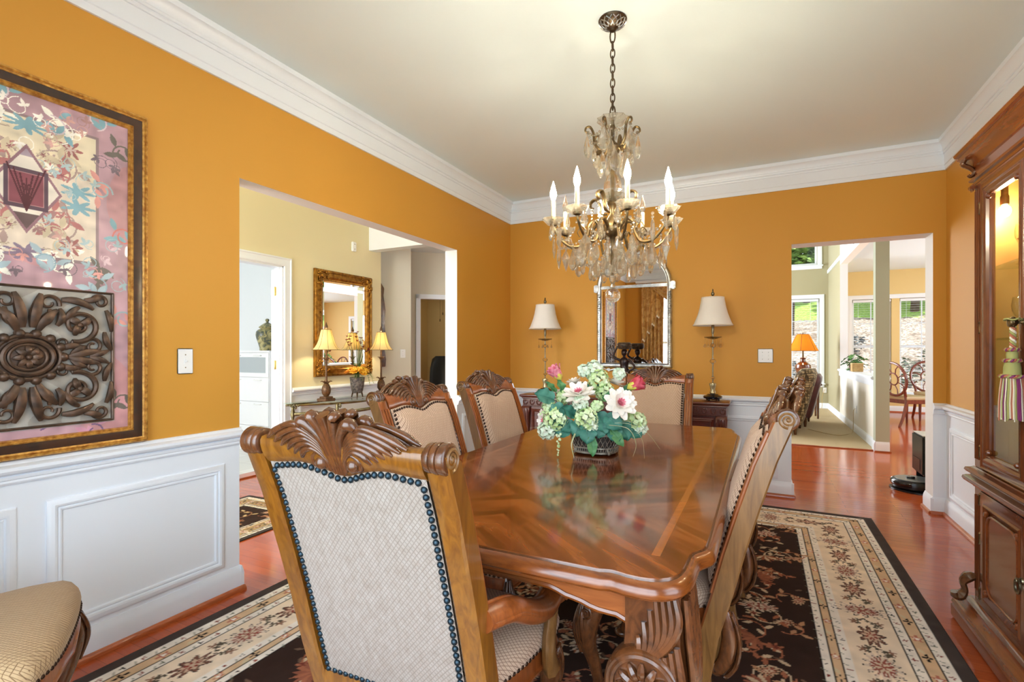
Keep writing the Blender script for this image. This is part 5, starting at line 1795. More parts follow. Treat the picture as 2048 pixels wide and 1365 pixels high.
for a in ((1108, 800, -.06, 2.7, .3, 1.0, 0), (1128, 812, -.09, -2.6, .5, .9, 0), (1196, 826, -.12, -1.2, .6, 1.05, 0), (1212, 832, -.13, -.7, .6, .95, .3), (1232, 842, -.10, -.9, .5, 1.05, 0), (1250, 850, -.08, -.6, .5, .95, .2), (1165, 842, -.13, -2.2, .5, .9, 0),
          (1176, 848, -.15, -1.7, .5, .95, 0), (1140, 850, -.10, -2.5, .3, .85, 0), (1222, 852, -.13, -1.2, .5, .85, 0), (1205, 844, -.14, -1.9, .4, .8, 0), (1150, 832, -.10, 2.4, .5, .8, 0), (1226, 800, -.05, .6, .4, .8, 0), (1212, 792, -.02, 2.2, .3, .75, 0), (1262, 844, -.07, -.9, .4, .8, 0), (1120, 838, -.08, -2.0, .4, .8, 0), (1244, 850, -.10, -1.2, .4, .8, 0), (1175, 790, -.04, 2.0, .3, .7, 0), (1148, 846, -.10, -2.7, .4, .75, 0)):
    leaf(*a)
for a in ((1130, 790, -.02, 1.9, .2, .85, .4), (1206, 800, -.09, .5, .4, .9, .3), (1182, 872, -.16, -1.5, .4, .9, 0), (1245, 790, .02, .9, .2, .8, 0), (1112, 785, 0, 2.2, .2, .7, .3), (1222, 860, -.14, -.9, .4, .9, .2)):
    leaf(*a, p=PROTO_LEAF2)
mb = MB()
for (u, v, dd, aa) in ((1176, 800, -.10, 1.9), (1170, 806, -.10, 2.4)):
    p = at(u, v, dd)
    petal(mb, Matrix.Translation(p) @ orient(TC + V(0, 0, .6)), aa, .3, .04, .012, .2)
mb.build('amber_leaf', M['amber'], fa, smooth=80, fix=False)
for pts in (((1218, 846, -.14), (1262, 850, -.17), (1284, 880, -.18), (1289, 918, -.19)), ((1222, 842, -.14), (1270, 846, -.14), (1300, 872, -.13), (1320, 899, -.13)), ((1215, 850, -.15), (1256, 858, -.20), (1272, 888, -.22), (1266, 914, -.23)), ((1130, 842, -.05), (1096, 850, -.04), (1060, 857, -.03)),
            ((1150, 868, -.16), (1143, 890, -.18), (1148, 916, -.20)), ((1205, 795, 0), (1222, 762, .02), (1236, 742, .03))):
    p = bez([at(*q) for q in pts], 6)
    mb = MB(); mb.tube(p, [.0052 * (1 - .75 * i / (len(p) - 1)) for i in range(len(p))], 6, flat=.3); mb.build('grass_blade', M['blade'], fa)

# ------------------------------------------------------------------ sideboard with its lamps, mirror and figurine
SX0, SX1, SY0, SY1, SZ = -2.14, -.235, 4.475, 4.795, .81
sb = thing('sideboard', 'dark mahogany sideboard with carved frieze against the far wall', 'sideboard', ((SX0 + SX1) / 2, (SY0 + SY1) / 2, 0))
hw, hd = (SX1 - SX0) / 2, (SY1 - SY0) / 2
mb = MB()
rect = lambda i: [(-hw + i, -hd + i), (hw - i, -hd + i), (hw - i, hd), (-hw + i, hd)]
mb.rings([[(x, y, z) for x, y in rect(i)] for i, z in ((.022, SZ - .045), (.012, SZ - .040), (.014, SZ - .032), (-.002, SZ - .020), (-.006, SZ - .012), (-.004, SZ - .004), (.003, SZ))])
mb.build('top', M['buffet'], sb, smooth=35)
mb = MB(); mb.box(-hw + .03, hw - .03, -hd + .035, hd, .07, SZ - .045)
mb.build('carcass', M['buffet'], sb, smooth=0)
mb = MB(); mb.box(-hw + .01, hw - .01, -hd + .01, hd, .0, .075, bev=.008); mb.sweep([(hw - .012, -hd + .012), (-hw + .012, -hd + .012)], [(0, .075), (.008, .078), (.004, .09), (-.02, .10), (-.02, .075)], side=1)
mb.build('plinth', M['buffet'], sb)
# carved frieze
mb = MB()
mb.box(-hw + .022, hw - .022, -hd + .022, -hd + .04, SZ - .112, SZ - .045)
nn = 26
for k in range(nn):
    x = lerp(-hw + .05, hw - .05, k / (nn - 1))
    for sg in (-1, 1):
        mb.tube([(x + sg * .006 + sg * .016 * sin(q * 2.6), -hd + .020, SZ - .104 + .050 * q / 1.0) for q in [i / 6 for i in range(7)]], [.003 + .0035 * sin(pi * i / 6) for i in range(7)], 5)
    mb.ball((x, -hd + .02, SZ - .062), .0085, 8, 5); mb.ball((x, -hd + .02, SZ - .095), .006, 8, 5)
mb.tube([(-hw + .024, -hd + .018, SZ - .113), (hw - .024, -hd + .018, SZ - .113)], .005, 6)
mb.build('frieze', M['buffet_carved'], sb)
for k, x in enumerate((-hw + .058, -.31, .31, hw - .058)):
    mb = MB()
    rings = []
    for z, w, y in ((.10, .040, .0), (.16, .040, .0), (.30, .030, .004), (.45, .030, .002), (.55, .036, -.010), (.62, .042, -.026), (.665, .046, -.030), (.69, .044, -.020), (.695, .040, -.010)):
        rings.append([(x + a * w, -hd + .03 + y + b, z) for a, b in ((-1, .02), (-1, -.008), (-.6, -.018), (.6, -.018), (1, -.008), (1, .02))])
    mb.rings(rings)
    for q in range(3):
        xx = x + (q - 1) * .022
        mb.tube(bez([(xx, -hd + .010, .18), (xx * .98 + x * .02, -hd + .014, .35), (xx, -hd + .008, .50), (xx + (q - 1) * .006, -hd - .012, .60), (xx + (q - 1) * .004, -hd - .016, .67)], 4), [.004 + .004 * i / 16 for i in range(17)], 6)
    mb.build('pilaster', M['buffet_carved'], sb, smooth=50)
for k, (x0, x1) in enumerate(((-hw + .105, -.355), (-.265, .265), (.355, hw - .105))):
    mb = MB()
    mb.box(x0, x1, -hd + .024, -hd + .036, .12, SZ - .125, bev=.003)
    mb.frame((x0 + .012, -hd + .024, .135), (1, 0, 0), (0, 0, 1), (0, -1, 0), x1 - x0 - .024, SZ - .275, [(0, 0), (0, .004), (.008, .009), (.016, .006), (.022, .010), (.030, .002), (.030, 0)])
    d = mb.build('door', M['buffet'], sb)
    mb = MB(); mb.lathe([(.001, 0), (.012, -.002), (.006, -.010), (.013, -.018), (.010, -.024), (.001, -.026)][::-1], ((x1 - .05) if k < 2 else x0 + .05, 0, .5), axis='Z', n=12, M=Matrix.Translation((0, -hd + .020, 0)) @ Matrix.Rotation(0, 4, 'X')) if False else mb.ball(((x1 - .045) if k < 2 else x0 + .045, -hd + .010, .52), .013, 10, 8)
    mb.build('knob', M['antique'], d)

M['shade_white'] = shade('cream_silk_shade', C(250, 247, 242), (.95, .92, .85, 1), trans=.3)
M['figure_glass'] = plain('mercury_glass', C(206, 196, 160), .25, metal=.55, var=C(150, 138, 100), vs=60)
def buffet_lamp(label, loc):
    t = thing('buffet_lamp', label, 'lamp', loc, 0, 'crystal buffet lamps on the sideboard')
    mb = MB()
    mb.lathe([(.001, .012), (.050, .012), (.058, .018), (.072, .022), (.074, .036), (.066, .044), (.046, .050), (.040, .058), (.001, .060)], n=32, fn=lambda a, h: 1 + .06 * abs(cos(4 * a)))
    for k in range(4):
        a = pi / 4 + k * pi / 2
        mb.ball((.056 * cos(a), .056 * sin(a), .0095), .0095, 8, 6)
    mb.build('base', M['blackgloss'], t)
    mb = MB()
    mb.lathe([(.020, .060), (.026, .066), (.024, .078), (.020, .094), (.024, .118), (.030, .140), (.027, .150), (.014, .154), (.001, .155)], n=18)
    mb.build('vase', M['figure_glass'], t)
    mb = MB()
    for z0, z1 in ((.155, .185), (.206, .318), (.362, .455), (.498, .660)):
        mb.lathe([(.0055, z0), (.0055, z1)], n=10)
    for z in (.186, .206, .318, .362, .455, .498):
        mb.lathe([(.0055, z - .004), (.0105, z - .002), (.0105, z + .002), (.0055, z + .004)], n=12)
    mb.lathe([(.008, .575), (.012, .59), (.012, .66), (.008, .665)], n=12)
    mb.build('stem', M['pewter'], t)
    for z, r, s in ((.196, .019, .7), (.340, .028, .8), (.477, .022, .9)):
        mb = MB(); mb.lathe([(r * .3, z - r * s), (r * .8, z - r * s * .5), (r, z), (r * .8, z + r * s * .5), (r * .3, z + r * s)], n=10)
        mb.build('crystal_knop', M['crystal'], t, smooth=0)
    mb = MB()
    mb.lathe([(.006, .528), (.040, .535), (.070, .546), (.072, .550), (.040, .541), (.006, .536)], n=24)
    mb.build('drip_pan', M['pewter'], t)
    for k in range(8):
        a = 2 * pi * k / 8
        m = MB()
        x, y = .068 * cos(a), .068 * sin(a)
        m.tube([(x, y, .547), (x, y, .475)], .0011, 4)
        m.ball((x, y, .468), .0095, 8, 6, 1.1); m.ball((x, y, .484), .005, 6, 4)
        m.build('crystal_drop', M['crystal'], t, smooth=0)
    mb = MB()
    prof = [(.160, .650), (.148, .675), (.134, .710), (.120, .750), (.107, .800), (.098, .850), (.092, .888)]
    mb.lathe(prof, n=48, cap=False, fn=lambda a, h: 1 + .008 * cos(24 * a))
    mb.lathe([(r - .002, z) for r, z in prof], n=48, cap=False)
    mb.build('lamp_shade', M['shade_white'], t, smooth=60)
    mb = MB()
    mb.tube([(.160 * cos(2 * pi * k / 48), .160 * sin(2 * pi * k / 48), .650) for k in range(48)], .0045, 6, closed=True)
    mb.tube([(.092 * cos(2 * pi * k / 48), .092 * sin(2 * pi * k / 48), .888) for k in range(48)], .004, 6, closed=True)
    mb.build('shade_trim', plain('shade_trim', C(232, 222, 204), .7), t)
    mb = MB()
    mb.tube([(-.092, 0, .885), (.092, 0, .885)], .002, 5); mb.tube([(0, -.092, .885), (0, .092, .885)], .002, 5)
    mb.lathe([(.003, .66), (.003, .885), (.012, .893), (.005, .900), (.013, .912), (.015, .922), (.009, .936), (.004, .944), (.007, .951), (.004, .960), (.0005, .966)], n=12)
    mb.build('finial', M['pewter'], t)
    return t
lamp = buffet_lamp('white-shaded crystal lamp on the left end of the sideboard', (-1.935, 4.63, SZ))
dup(lamp, (-.372, 4.63, SZ), .3, 'white-shaded crystal lamp on the right end of the sideboard')

mir = thing('wall_mirror', 'arched silver-framed mirror on the orange wall over the sideboard', 'mirror', (-1.0985, B - .002, 0))
hw_, zb, zs = .359, 1.078, 1.86
def arch_pts(w, z_, h, n=24):
    return [(w * cos(pi * k / n), z_ + h * sin(pi * k / n)) for k in range(n + 1)]
mb = MB()
outer = [(-hw_, zb), (hw_, zb)] + arch_pts(hw_, zs, .345)
prof_rings = []
for ins, out in ((0, 0), (0, -.020), (.008, -.030), (.016, -.024), (.030, -.022), (.038, -.028), (.044, -.016), (.044, 0)):
    prof_rings.append([(x, out, z) for x, z in [(-hw_ + ins, zb + ins), (hw_ - ins, zb + ins)] + arch_pts(hw_ - ins, zs, .345 - ins)])
n = len(prof_rings[0])
mb.rings([[r[k] for r in prof_rings] for k in range(n)], closed_v=True)
mb.box(-hw_ + .03, hw_ - .03, -.024, -.006, zs - .014, zs + .014, bev=.005)
for sx in (-1, 1):
    mb.box(sx * (hw_ + .003) - .027, sx * (hw_ + .003) + .027, -.034, 0, zs - .045, zs + .03, bev=.008) if sx else None
    for k in range(9):
        mb.ball((sx * (hw_ - .022) + .006 * sin(k * 2.2), -.030, zs - .07 - k * .022), .0085 * (1 - .04 * k), 7, 5)
    for k in range(26):
        mb.ball((sx * (hw_ - .022), -.026, zb + .03 + k * .021), .0045, 6, 4)
mb.build('frame', M['silver'], mir, smooth=45)
mb = MB(); mb.prism([(-hw_ + .035, zb + .035), (hw_ - .035, zb + .035)] + arch_pts(hw_ - .035, zs, .31), -.012, -.004, 'XZ')
mb.build('glass', M['mirror'], mir, smooth=0)
mb = MB()
for sx in (-1, 1):
    mb.tube(bez([(0, -.018, zb - .016), (sx * .08, -.020, zb - .034), (sx * .16, -.018, zb - .012), (sx * .24, -.016, zb - .030), (sx * .30, -.014, zb - .006)], 6), [.012 - .0003 * i for i in range(25)], 7)
    for q, (x, z, r) in enumerate(((.08, -.030, .02), (.24, -.026, .016))):
        mb.tube([(sx * (x + lerp(r, .003, i / 20) * cos(i * .5)), -.020, zb + z + lerp(r, .003, i / 20) * sin(i * .5)) for i in range(21)], .005, 6)
mb.ball((0, -.02, zb - .018), .02, 10, 7, .8)
mb.build('bottom_scrollwork', M['silver'], mir, smooth=50)
mb = MB()
for k in range(5):
    a = (k - 2) * .5
    mb.tube([((.09 * q) * sin(a + .25 * q * (1 if k > 2 else -1 if k < 2 else 0)), -.024, zs + .33 + .10 * q * cos(a * .7)) for q in [i / 6 for i in range(7)]], [.006 + .006 * sin(pi * i / 6) for i in range(7)], 6)
mb.build('crest', M['silver'], mir, smooth=50)

# figurine: a woman carrying a basket on her head
M['figure'] = plain('figurine_bronze', C(52, 34, 32), .3, metal=.4, var=C(34, 24, 24), vs=20)
fg = thing('figurine', 'dark bronze figurine of a woman carrying a basket on her head, before the mirror', 'figurine', (-1.12, 4.55, SZ), 0)
mb = MB()
mb.lathe([(.001, 0), (.050, 0), (.052, .010), (.044, .018), (.001, .018)], n=24)
mb.lathe([(.040, .018), (.044, .05), (.040, .10), (.043, .15), (.052, .20), (.055, .225), (.046, .255), (.036, .275), (.038, .30), (.045, .325), (.044, .345), (.030, .362), (.014, .370), (.0125, .385)], n=20, sy=.72, fn=lambda a, h: 1 + (.05 * cos(7 * a + h * 20) if h < .24 else 0))
mb.ball((0, -.004, .412), .026, 14, 12, 1.22)
mb.ball((0, -.028, .408), .006, 8, 6)
mb.lathe([(.027, .415), (.029, .425), (.022, .440), (.001, .444)], (0, .004, 0), n=14)
for sx in (-1,):
    mb.tube(bez([(sx * .040, 0, .345), (sx * .075, -.01, .36), (sx * .098, -.004, .385), (sx * .085, 0, .425), (sx * .062, 0, .465), (sx * .054, 0, .480)], 5), [lerp(.0125, .008, i / 25) for i in range(26)], 9)
mb.tube(bez([(.040, 0, .345), (.068, -.012, .325), (.098, -.022, .290), (.080, -.034, .262), (.050, -.036, .246)], 5), [lerp(.0125, .008, i / 20) for i in range(21)], 9)
mb.ball((.046, -.036, .244), .010, 8, 6); mb.ball((-.052, 0, .484), .010, 8, 6)
mb.build('figure', M['figure'], fg, smooth=60)
mb = MB()
mb.lathe([(.020, .442), (.050, .446), (.062, .462), (.064, .485), (.058, .502), (.050, .506), (.052, .498), (.030, .496), (.001, .498)], n=24, fn=lambda a, h: 1 + .02 * cos(14 * a))
for z in (.456, .474, .492):
    mb.tube([(.063 * cos(2 * pi * k / 30), .063 * sin(2 * pi * k / 30), z) for k in range(30)], .004, 5, closed=True)
mb.build('basket', plain('bronze_basket', C(96, 78, 60), .45, metal=.4, var=C(48, 38, 32), vs=50), fg)

# ------------------------------------------------------------------ switches and outlets
def plate(name, label, cat, loc, rz, gangs=1, kind='switch', group=None):
    """wall plate; local -y faces the room"""
    t = thing(name, label, cat, loc, rz, group)
    w = .036 + .023 * (gangs - 1)
    mb = MB(); mb.box(-w, w, -.0065, 0, -.060, .060, bev=.004); mb.build('cover_plate', M['plate'], t)
    for g in range(gangs):
        x = (g - (gangs - 1) / 2) * .046
        mb = MB()
        if kind == 'switch':
            mb.box(x - .006, x + .006, -.0085, -.005, -.013, .013, bev=.001)
            mb.box(x - .004, x + .004, -.018, -.006, -.001, .009, bev=.002, M=Matrix.Rotation(.25, 4, 'X'))
            mb.build('toggle', M['plate'], t)
        else:
            for z in (-.02, .02):
                mb.lathe([(.0165, 0), (.0165, .003), (.015, .0045), (.001, .0045)], n=18, M=Matrix.Translation((x, -.0055, z)) @ Matrix.Rotation(pi / 2, 4, 'X'))
            mb.build('socket', M['plate'], t)
    mb = MB()
    for g in range(gangs):
        x = (g - (gangs - 1) / 2) * .046
        for z in (-.03, .03):
            mb.lathe([(.003, 0), (.0025, .001), (.001, .0012)], n=8, M=Matrix.Translation((x, -.0066, z)) @ Matrix.Rotation(pi / 2, 4, 'X'))
    mb.build('screw', M['pewter'], t)
    return t
plate('switch_plate', 'single white light switch between the framed art and the opening', 'light switch', (L + .0005, 1.421, 1.191), pi / 2)
plate('switch_plate', 'double white light switch right of the sideboard lamp', 'light switch', (.034, B - .0005, 1.197), 0, 2)
plate('switch_plate', 'white light switch on the angled hall wall', 'light switch', (-4.478 + .001, 5.572 - .001, 1.2), pi / 4, 1)
plate('outlet_plate', 'white outlet low on the wall behind the glass console', 'outlet', (FX + .0005, 4.20, .40), pi / 2, 1, 'outlet')
plate('outlet_plate', 'white outlet with a cord plugged in, on the half wall', 'outlet', (1.2795, 9.0, .36), -pi / 2, 1, 'outlet')
plate('outlet_plate', 'white outlet with a cord plugged in, beside the family room window', 'outlet', (1.215, FY - .0005, .40), 0, 1, 'outlet')
ci = thing('door_chime', 'small white chime box high on the entrance hall wall', 'chime', (FX + .0005, 4.64, 2.52), pi / 2)
mb = MB(); mb.box(-.032, .032, -.03, 0, -.058, .058, bev=.006); mb.build('cover', M['plate'], ci)
mb = MB()
for z in (-.03, .03): mb.ball((0, -.030, z), .006, 8, 6)
mb.build('screw', M['pewter'], ci)

# ------------------------------------------------------------------ china cabinet on the right wall
KX, KY = 1.05, 2.17
cab = thing('china_cabinet', 'tall glass-doored china cabinet against the right wall', 'cabinet', (KX, KY, 0))
fx, bx_, hy = .86 - KX, 1.244 - KX, .77
def belt(prof, fxx=fx, hyy=hy):
    """moulding around the front and both ends; prof = (out, z)"""
    m = MB(); m.sweep([(bx_, -hyy), (fxx, -hyy), (fxx, hyy), (bx_, hyy)], prof, side=1); return m
belt([(-.02, 0), (.058, 0), (.066, .012), (.066, .06), (.060, .066), (.066, .074), (.060, .09), (.038, .105), (.030, .118), (.020, .122), (.010, .135), (-.02, .135)]).build('plinth', M['cabinet_h'], cab, smooth=35)
mb = MB()
mb.box(fx + .012, bx_, -hy + .004, hy - .004, .12, .64)
mb.build('base_carcass', M['cabinet'], cab, smooth=0)
belt([(-.02, .632), (.004, .632), (.008, .640), (.020, .645), (.030, .652), (.036, .662), (.034, .672), (.024, .678), (.012, .682), (.010, .690), (.024, .694), (.030, .702), (.026, .712), (.012, .716), (.004, .722), (-.02, .722)]).build('waist_moulding', M['cabinet_h'], cab, smooth=35)
mb = MB(); mb.box(fx + .01, bx_, -hy + .01, hy - .01, .66, .722); mb.build('deck', M['cabinet_h'], cab, smooth=0)
# stiles
YS = [hy, .69, .255, .225, -.225, -.255, -.69, -hy]
mb = MB()
for y1, y0 in ((hy, .69), (.255, .225), (-.225, -.255), (-.69, -hy)):
    mb.box(fx, fx + .022, y0, y1, .722, 1.99, bev=.003)
    mb.box(fx, fx + .022, y0, y1, .125, .635, bev=.003)
for y1, y0 in ((hy, .69), (-.69, -hy)):
    for k in range(3):
        yy = lerp(y0, y1, (k + 1) / 4)
        mb.tube([(fx - .001, yy, .76), (fx - .001, yy, 1.95)], .0055, 6)
        mb.tube([(fx - .001, yy, .18), (fx - .001, yy, .60)], .0055, 6)
mb.build('stile', M['cabinet'], cab, smooth=40)
mb = MB(); mb.box(fx, fx + .022, -.69, .69, 1.965, 2.02)
mb.build('top_rail', M['cabinet_h'], cab, smooth=0)
mb = MB()
mb.box(fx + .022, bx_, hy - .022, hy - .018, .722, 2.0); mb.box(fx + .022, bx_, -hy + .018, -hy + .022, .722, 2.0); mb.box(bx_ - .012, bx_, -hy + .02, hy - .02, .722, 2.0); mb.box(fx + .02, bx_, -hy, hy, 1.99, 2.02)
mb.build('reflection_lining', M['cabinet_in'], cab, smooth=0)  # lining colour stands in for the wall reflected in the door glass
for s_ in (-1, 1):
    mb = MB(); mb.box(fx + .022, bx_, min(s_ * (hy - .003), s_ * (hy - .018)), max(s_ * (hy - .003), s_ * (hy - .018)), .722, 1.999); mb.build('side_panel', M['cabinet'], cab, smooth=0)
belt([(-.02, 1.985), (.002, 1.985), (.004, 1.996), (.014, 2.000), (.018, 2.008), (.010, 2.014), (.004, 2.016), (.004, 2.058), (.010, 2.062), (.012, 2.070), (.018, 2.084), (.034, 2.102), (.046, 2.112), (.050, 2.118), (.046, 2.124), (.056, 2.130), (.060, 2.142), (.054, 2.150), (-.02, 2.150)]).build('cornice', M['cabinet_h'], cab, smooth=35)
mb = MB(); mb.box(fx, bx_, -hy, hy, 2.10, 2.148); mb.build('top_board', M['cabinet_h'], cab, smooth=0)
for sy in (-1, 1):
    mb = MB()
    pts = bez([(fx - .040, sy * (hy - .01), 2.098), (fx - .044, sy * (hy - .01), 2.080), (fx - .020, sy * (hy - .01), 2.062), (fx - .004, sy * (hy - .01), 2.040), (fx - .016, sy * (hy - .01), 2.022), (fx - .026, sy * (hy - .01), 2.030)], 5)
    mb.tube(pts, [.011 - .0002 * i for i in range(len(pts))], 8, up=(0, 1, 0), flat=1.6)
    mb.build('bracket', M['chair_dark'], cab, smooth=60)
    mb = MB()
    pts = bez([(fx - .010, sy * (hy - .02), .235), (fx - .030, sy * (hy - .02), .225), (fx - .046, sy * (hy - .02), .20), (fx - .040, sy * (hy - .02), .168), (fx - .052, sy * (hy - .02), .142), (fx - .072, sy * (hy - .02), .135), (fx - .078, sy * (hy - .02), .150)], 5)
    mb.tube(pts, [.016 + .004 * sin(i * .35) for i in range(len(pts))], 8, up=(0, 1, 0), flat=1.7)
    mb.ball((fx - .012, sy * (hy - .02), .232), .016, 10, 8)
    mb.build('foot_scroll', M['chair_dark'], cab, smooth=60)
    mb = MB()
    mb.box(fx - .022, fx, sy * hy - .03 * (sy > 0) - .012 * (sy < 0), sy * hy + .012 * (sy > 0) + .03 * (sy < 0), 1.955, 1.985, bev=.008)
    mb.build('capital', M['cabinet_h'], cab)
for k, (y1, y0) in enumerate(((.688, .257), (.223, -.223), (-.257, -.688))):
    # glazed upper door
    mb = MB()
    fw = .072
    PR = [(0, -.022), (0, .004), (.006, .008), (.014, .004), (.030, .004), (.036, .009), (.046, .010), (.056, .004), (.064, .007), (fw, -.002), (fw, -.022)]
    mb.frame((fx, y1, .728), (0, -1, 0), (0, 0, 1), (-1, 0, 0), y1 - y0, 1.245, PR)
    for (cy_, cz_, ry, rz_) in ((y1 - fw, .728 + fw, -1, 1), (y0 + fw, .728 + fw, 1, 1), (y1 - fw, 1.973 - fw, -1, -1), (y0 + fw, 1.973 - fw, 1, -1)):
        mb.ball((fx - .003, cy_ + ry * .010, cz_ + rz_ * .010), .012, 8, 6)
    d = mb.build('door', [M['cabinet']], cab, smooth=35)
    mb = MB(); mb.box(fx + .006, fx + .010, y0 + fw - .004, y1 - fw + .004, .728 + fw - .004, 1.973 - fw + .004); mb.build('glass_pane', M['cabglass'], d, smooth=0)
    ky = (y0 + .030) if k < 2 else (y1 - .030)
    mb = MB()
    mb.lathe([(.001, -.006), (.018, -.006), (.018, .004), (.010, .006), (.006, .012), (.006, .020), (.016, .026), (.020, .036), (.017, .046), (.001, .050)], n=18, M=Matrix.Translation((fx, ky, 1.345)) @ Matrix.Rotation(-pi / 2, 4, 'Y'))
    for j in range(6):
        a = j * pi / 3
        mb.ball((fx - .036, ky + .015 * cos(a), 1.345 + .015 * sin(a)), .007, 8, 6)
    mb.build('knob', M['antique'], d)
    # panelled lower door
    mb = MB()
    mb.box(fx + .001, fx + .018, y0, y1, .130, .628)
    mb.frame((fx + .001, y1, .130), (0, -1, 0), (0, 0, 1), (-1, 0, 0), y1 - y0, .498, [(0, 0), (0, .006), (.010, .010), (.045, .010), (.052, .015), (.062, .009), (.070, .002)])
    d = mb.build('lower_door', M['cabinet'], cab, smooth=35)
    mb = MB()
    ow, oh = (y1 - y0) / 2 - .075, .168
    poly = []
    for cx_, cz_, a0 in ((ow - .05, oh - .05, 0), (-ow + .05, oh - .05, pi / 2), (-ow + .05, -oh + .05, pi), (ow - .05, -oh + .05, 1.5 * pi)):
        for q in range(6):
            a = a0 + q / 5 * pi / 2
            poly.append(((y0 + y1) / 2 + cx_ + .05 * cos(a), .379 + cz_ + .05 * sin(a)))
    mb.prism(poly, fx - .006, fx + .002, 'YZ')
    mb.tube([(fx - .006, y, z) for y, z in poly], .006, 7, closed=True)
    for sg_y, sg_z in ((1, 1), (-1, 1), (1, -1), (-1, -1)):
        for q in range(3):
            a = q * .5
            mb.ball((fx - .008, (y0 + y1) / 2 + sg_y * (ow - .006 + .012 * cos(a)), .379 + sg_z * (oh - .006 + .012 * sin(a))), .0095, 7, 5)
    mb.build('raised_panel', M['buffet'] if False else M['cabinet_h'], d, smooth=40)
    mb = MB()
    mb.lathe([(.001, -.002), (.014, -.002), (.012, .006), (.004, .010), (.001, .010)], n=14, M=Matrix.Translation((fx - .008, ky, .40)) @ Matrix.Rotation(-pi / 2, 4, 'Y'))
    mb.tube([(fx - .022, ky + .020 * cos(a), .392 - .012 + .026 * sin(a)) for a in [2 * pi * i / 18 for i in range(18)]], .0045, 6, closed=True)
    mb.ball((fx - .022, ky, .40), .009, 8, 6)
    mb.build('pull', M['pewter'], d)
    for z in (1.86, 1.34, .80, .59, .42, .18):
        yy = (y1 + .003) if k < 2 else (y0 - .003)
        mb = MB()
        mb.lathe([(.0045, -.026), (.0065, -.022), (.0050, -.018), (.0050, .018), (.0065, .022), (.0045, .026), (.002, .030)], (fx - .005, yy, z), n=10)
        mb.box(fx - .004, fx + .002, yy - .010, yy + .010, z - .018, z + .018, bev=.001)
        mb.build('hinge', M['antique'], cab)
for z in (1.60, 1.29, 1.00):
    mb = MB(); mb.box(fx + .045, bx_ - .013, -hy + .024, hy - .024, z - .004, z + .004, bev=.001)
    mb.build('glass_shelf', M['tableglass'], cab, smooth=0)
M['cab_bulb'] = emit('cabinet_bulb', (1, .80, .50, 1), 300)
for yy in (.66, 0, -.66):
    mb = MB(); mb.lathe([(.012, 1.99), (.012, 1.90), (.015, 1.895), (.015, 1.86), (.010, 1.855)], (fx + .065, yy, 0), n=14); mb.build('lamp_socket', M['antique'], cab)
    mb = MB(); mb.ball((fx + .065, yy, 1.832), .021, 14, 10, 1.2); mb.build('display_bulb', M['cab_bulb'], cab)

M['stemglass'] = glassy('stemware_glass', (.97, .98, .96, 1), 2.2)
def wine_glass(label, loc, s=1.0):
    t = thing('wine_glass', label, 'glass', loc, 0, 'stemware in the china cabinet')
    mb = MB()
    mb.lathe([(.001, 0), (.030 * s, .001), (.028 * s, .003), (.005, .008), (.0035, .02), (.0035, .072), (.008, .078)], n=20); mb.build('stem', M['stemglass'], t)
    mb = MB()
    mb.lathe([(.006, .076), (.022 * s, .088), (.032 * s, .112), (.034 * s, .135), (.029 * s, .170), (.0285 * s, .170), (.0325 * s, .135), (.030 * s, .113), (.020 * s, .090), (.001, .082)], n=20); mb.build('bowl', M['stemglass'], t)
    return t
WGL = 'clear wine glass standing on a glass shelf inside the china cabinet'
g0 = wine_glass(WGL, (.99, 2.83, 1.6045))
for x, y, z in ((1.07, 2.86, 1.6045), (1.13, 2.78, 1.6045), (1.02, 2.73, 1.6045), (1.10, 2.68, 1.6045), (.97, 2.80, 1.2945), (1.04, 2.86, 1.2945), (1.12, 2.82, 1.2945), (1.00, 2.70, 1.2945), (1.09, 2.72, 1.2945), (1.16, 2.64, 1.2945), (.98, 2.60, 1.2945)):
    dup(g0, (x, y, z), 0, WGL)
gb = thing('goblet', 'small brown goblet among clear glasses on the upper cabinet shelf', 'goblet', (.965, 2.76, 1.6045))
mb = MB(); mb.lathe([(.001, 0), (.022, .001), (.018, .006), (.006, .012), (.010, .03), (.018, .05), (.020, .075), (.014, .088), (.026, .096), (.024, .098), (.012, .088), (.001, .08)], n=20); mb.build('body', plain('brown_glass', C(120, 62, 30), .15, coat=.5), gb)
pl = thing('platter', 'white china platter leaning low behind the cabinet glass', 'platter', (1.08, 2.70, .7235))
mb = MB()
mb.lathe([(.001, 0), (.07, 0), (.10, .010), (.135, .018), (.136, .021), (.10, .014), (.065, .004), (.001, .004)], n=36); mb.build('dish', M['plate'], pl)
mb = MB(); mb.tube([(.135 * cos(2 * pi * k / 40), .135 * sin(2 * pi * k / 40), .020) for k in range(40)], .002, 5, closed=True); mb.build('rim', M['goldedge'], pl)

# tassel on the knob
ta = thing('tassel', 'purple, green and cream tassel hanging from the cabinet door knob', 'tassel', (fx + KX - .030, KY + .287, 1.345))
tx, ty = 0, 0
COLS = [plain('tassel_purple', C(128, 46, 96), .8), plain('tassel_green', C(158, 156, 92), .8), plain('tassel_cream', C(226, 214, 188), .8), plain('tassel_rust', C(176, 104, 76), .8)]
mb = MB()
for k in range(3):
    mb.mi = (1, 2, 3)[k]
    mb.tube([(tx - .004 + .006 * cos(q * .9 + k * 2.1), .006 * sin(q * .9 + k * 2.1), .014 - q * .0048) for q in range(24)], .0045, 6)
    if k == 0: mb.tube([(tx - .004 + (.022 + .003 * cos(q * 1.3 + k * 2.1)) * cos(q * .33), (.022 + .003 * cos(q * 1.3 + k * 2.1)) * sin(q * .33), .010 + .003 * sin(q * 1.3 + k * 2.1)) for q in range(20)], .0035, 5)
mb.build('cord', COLS, ta)
hz = -.105
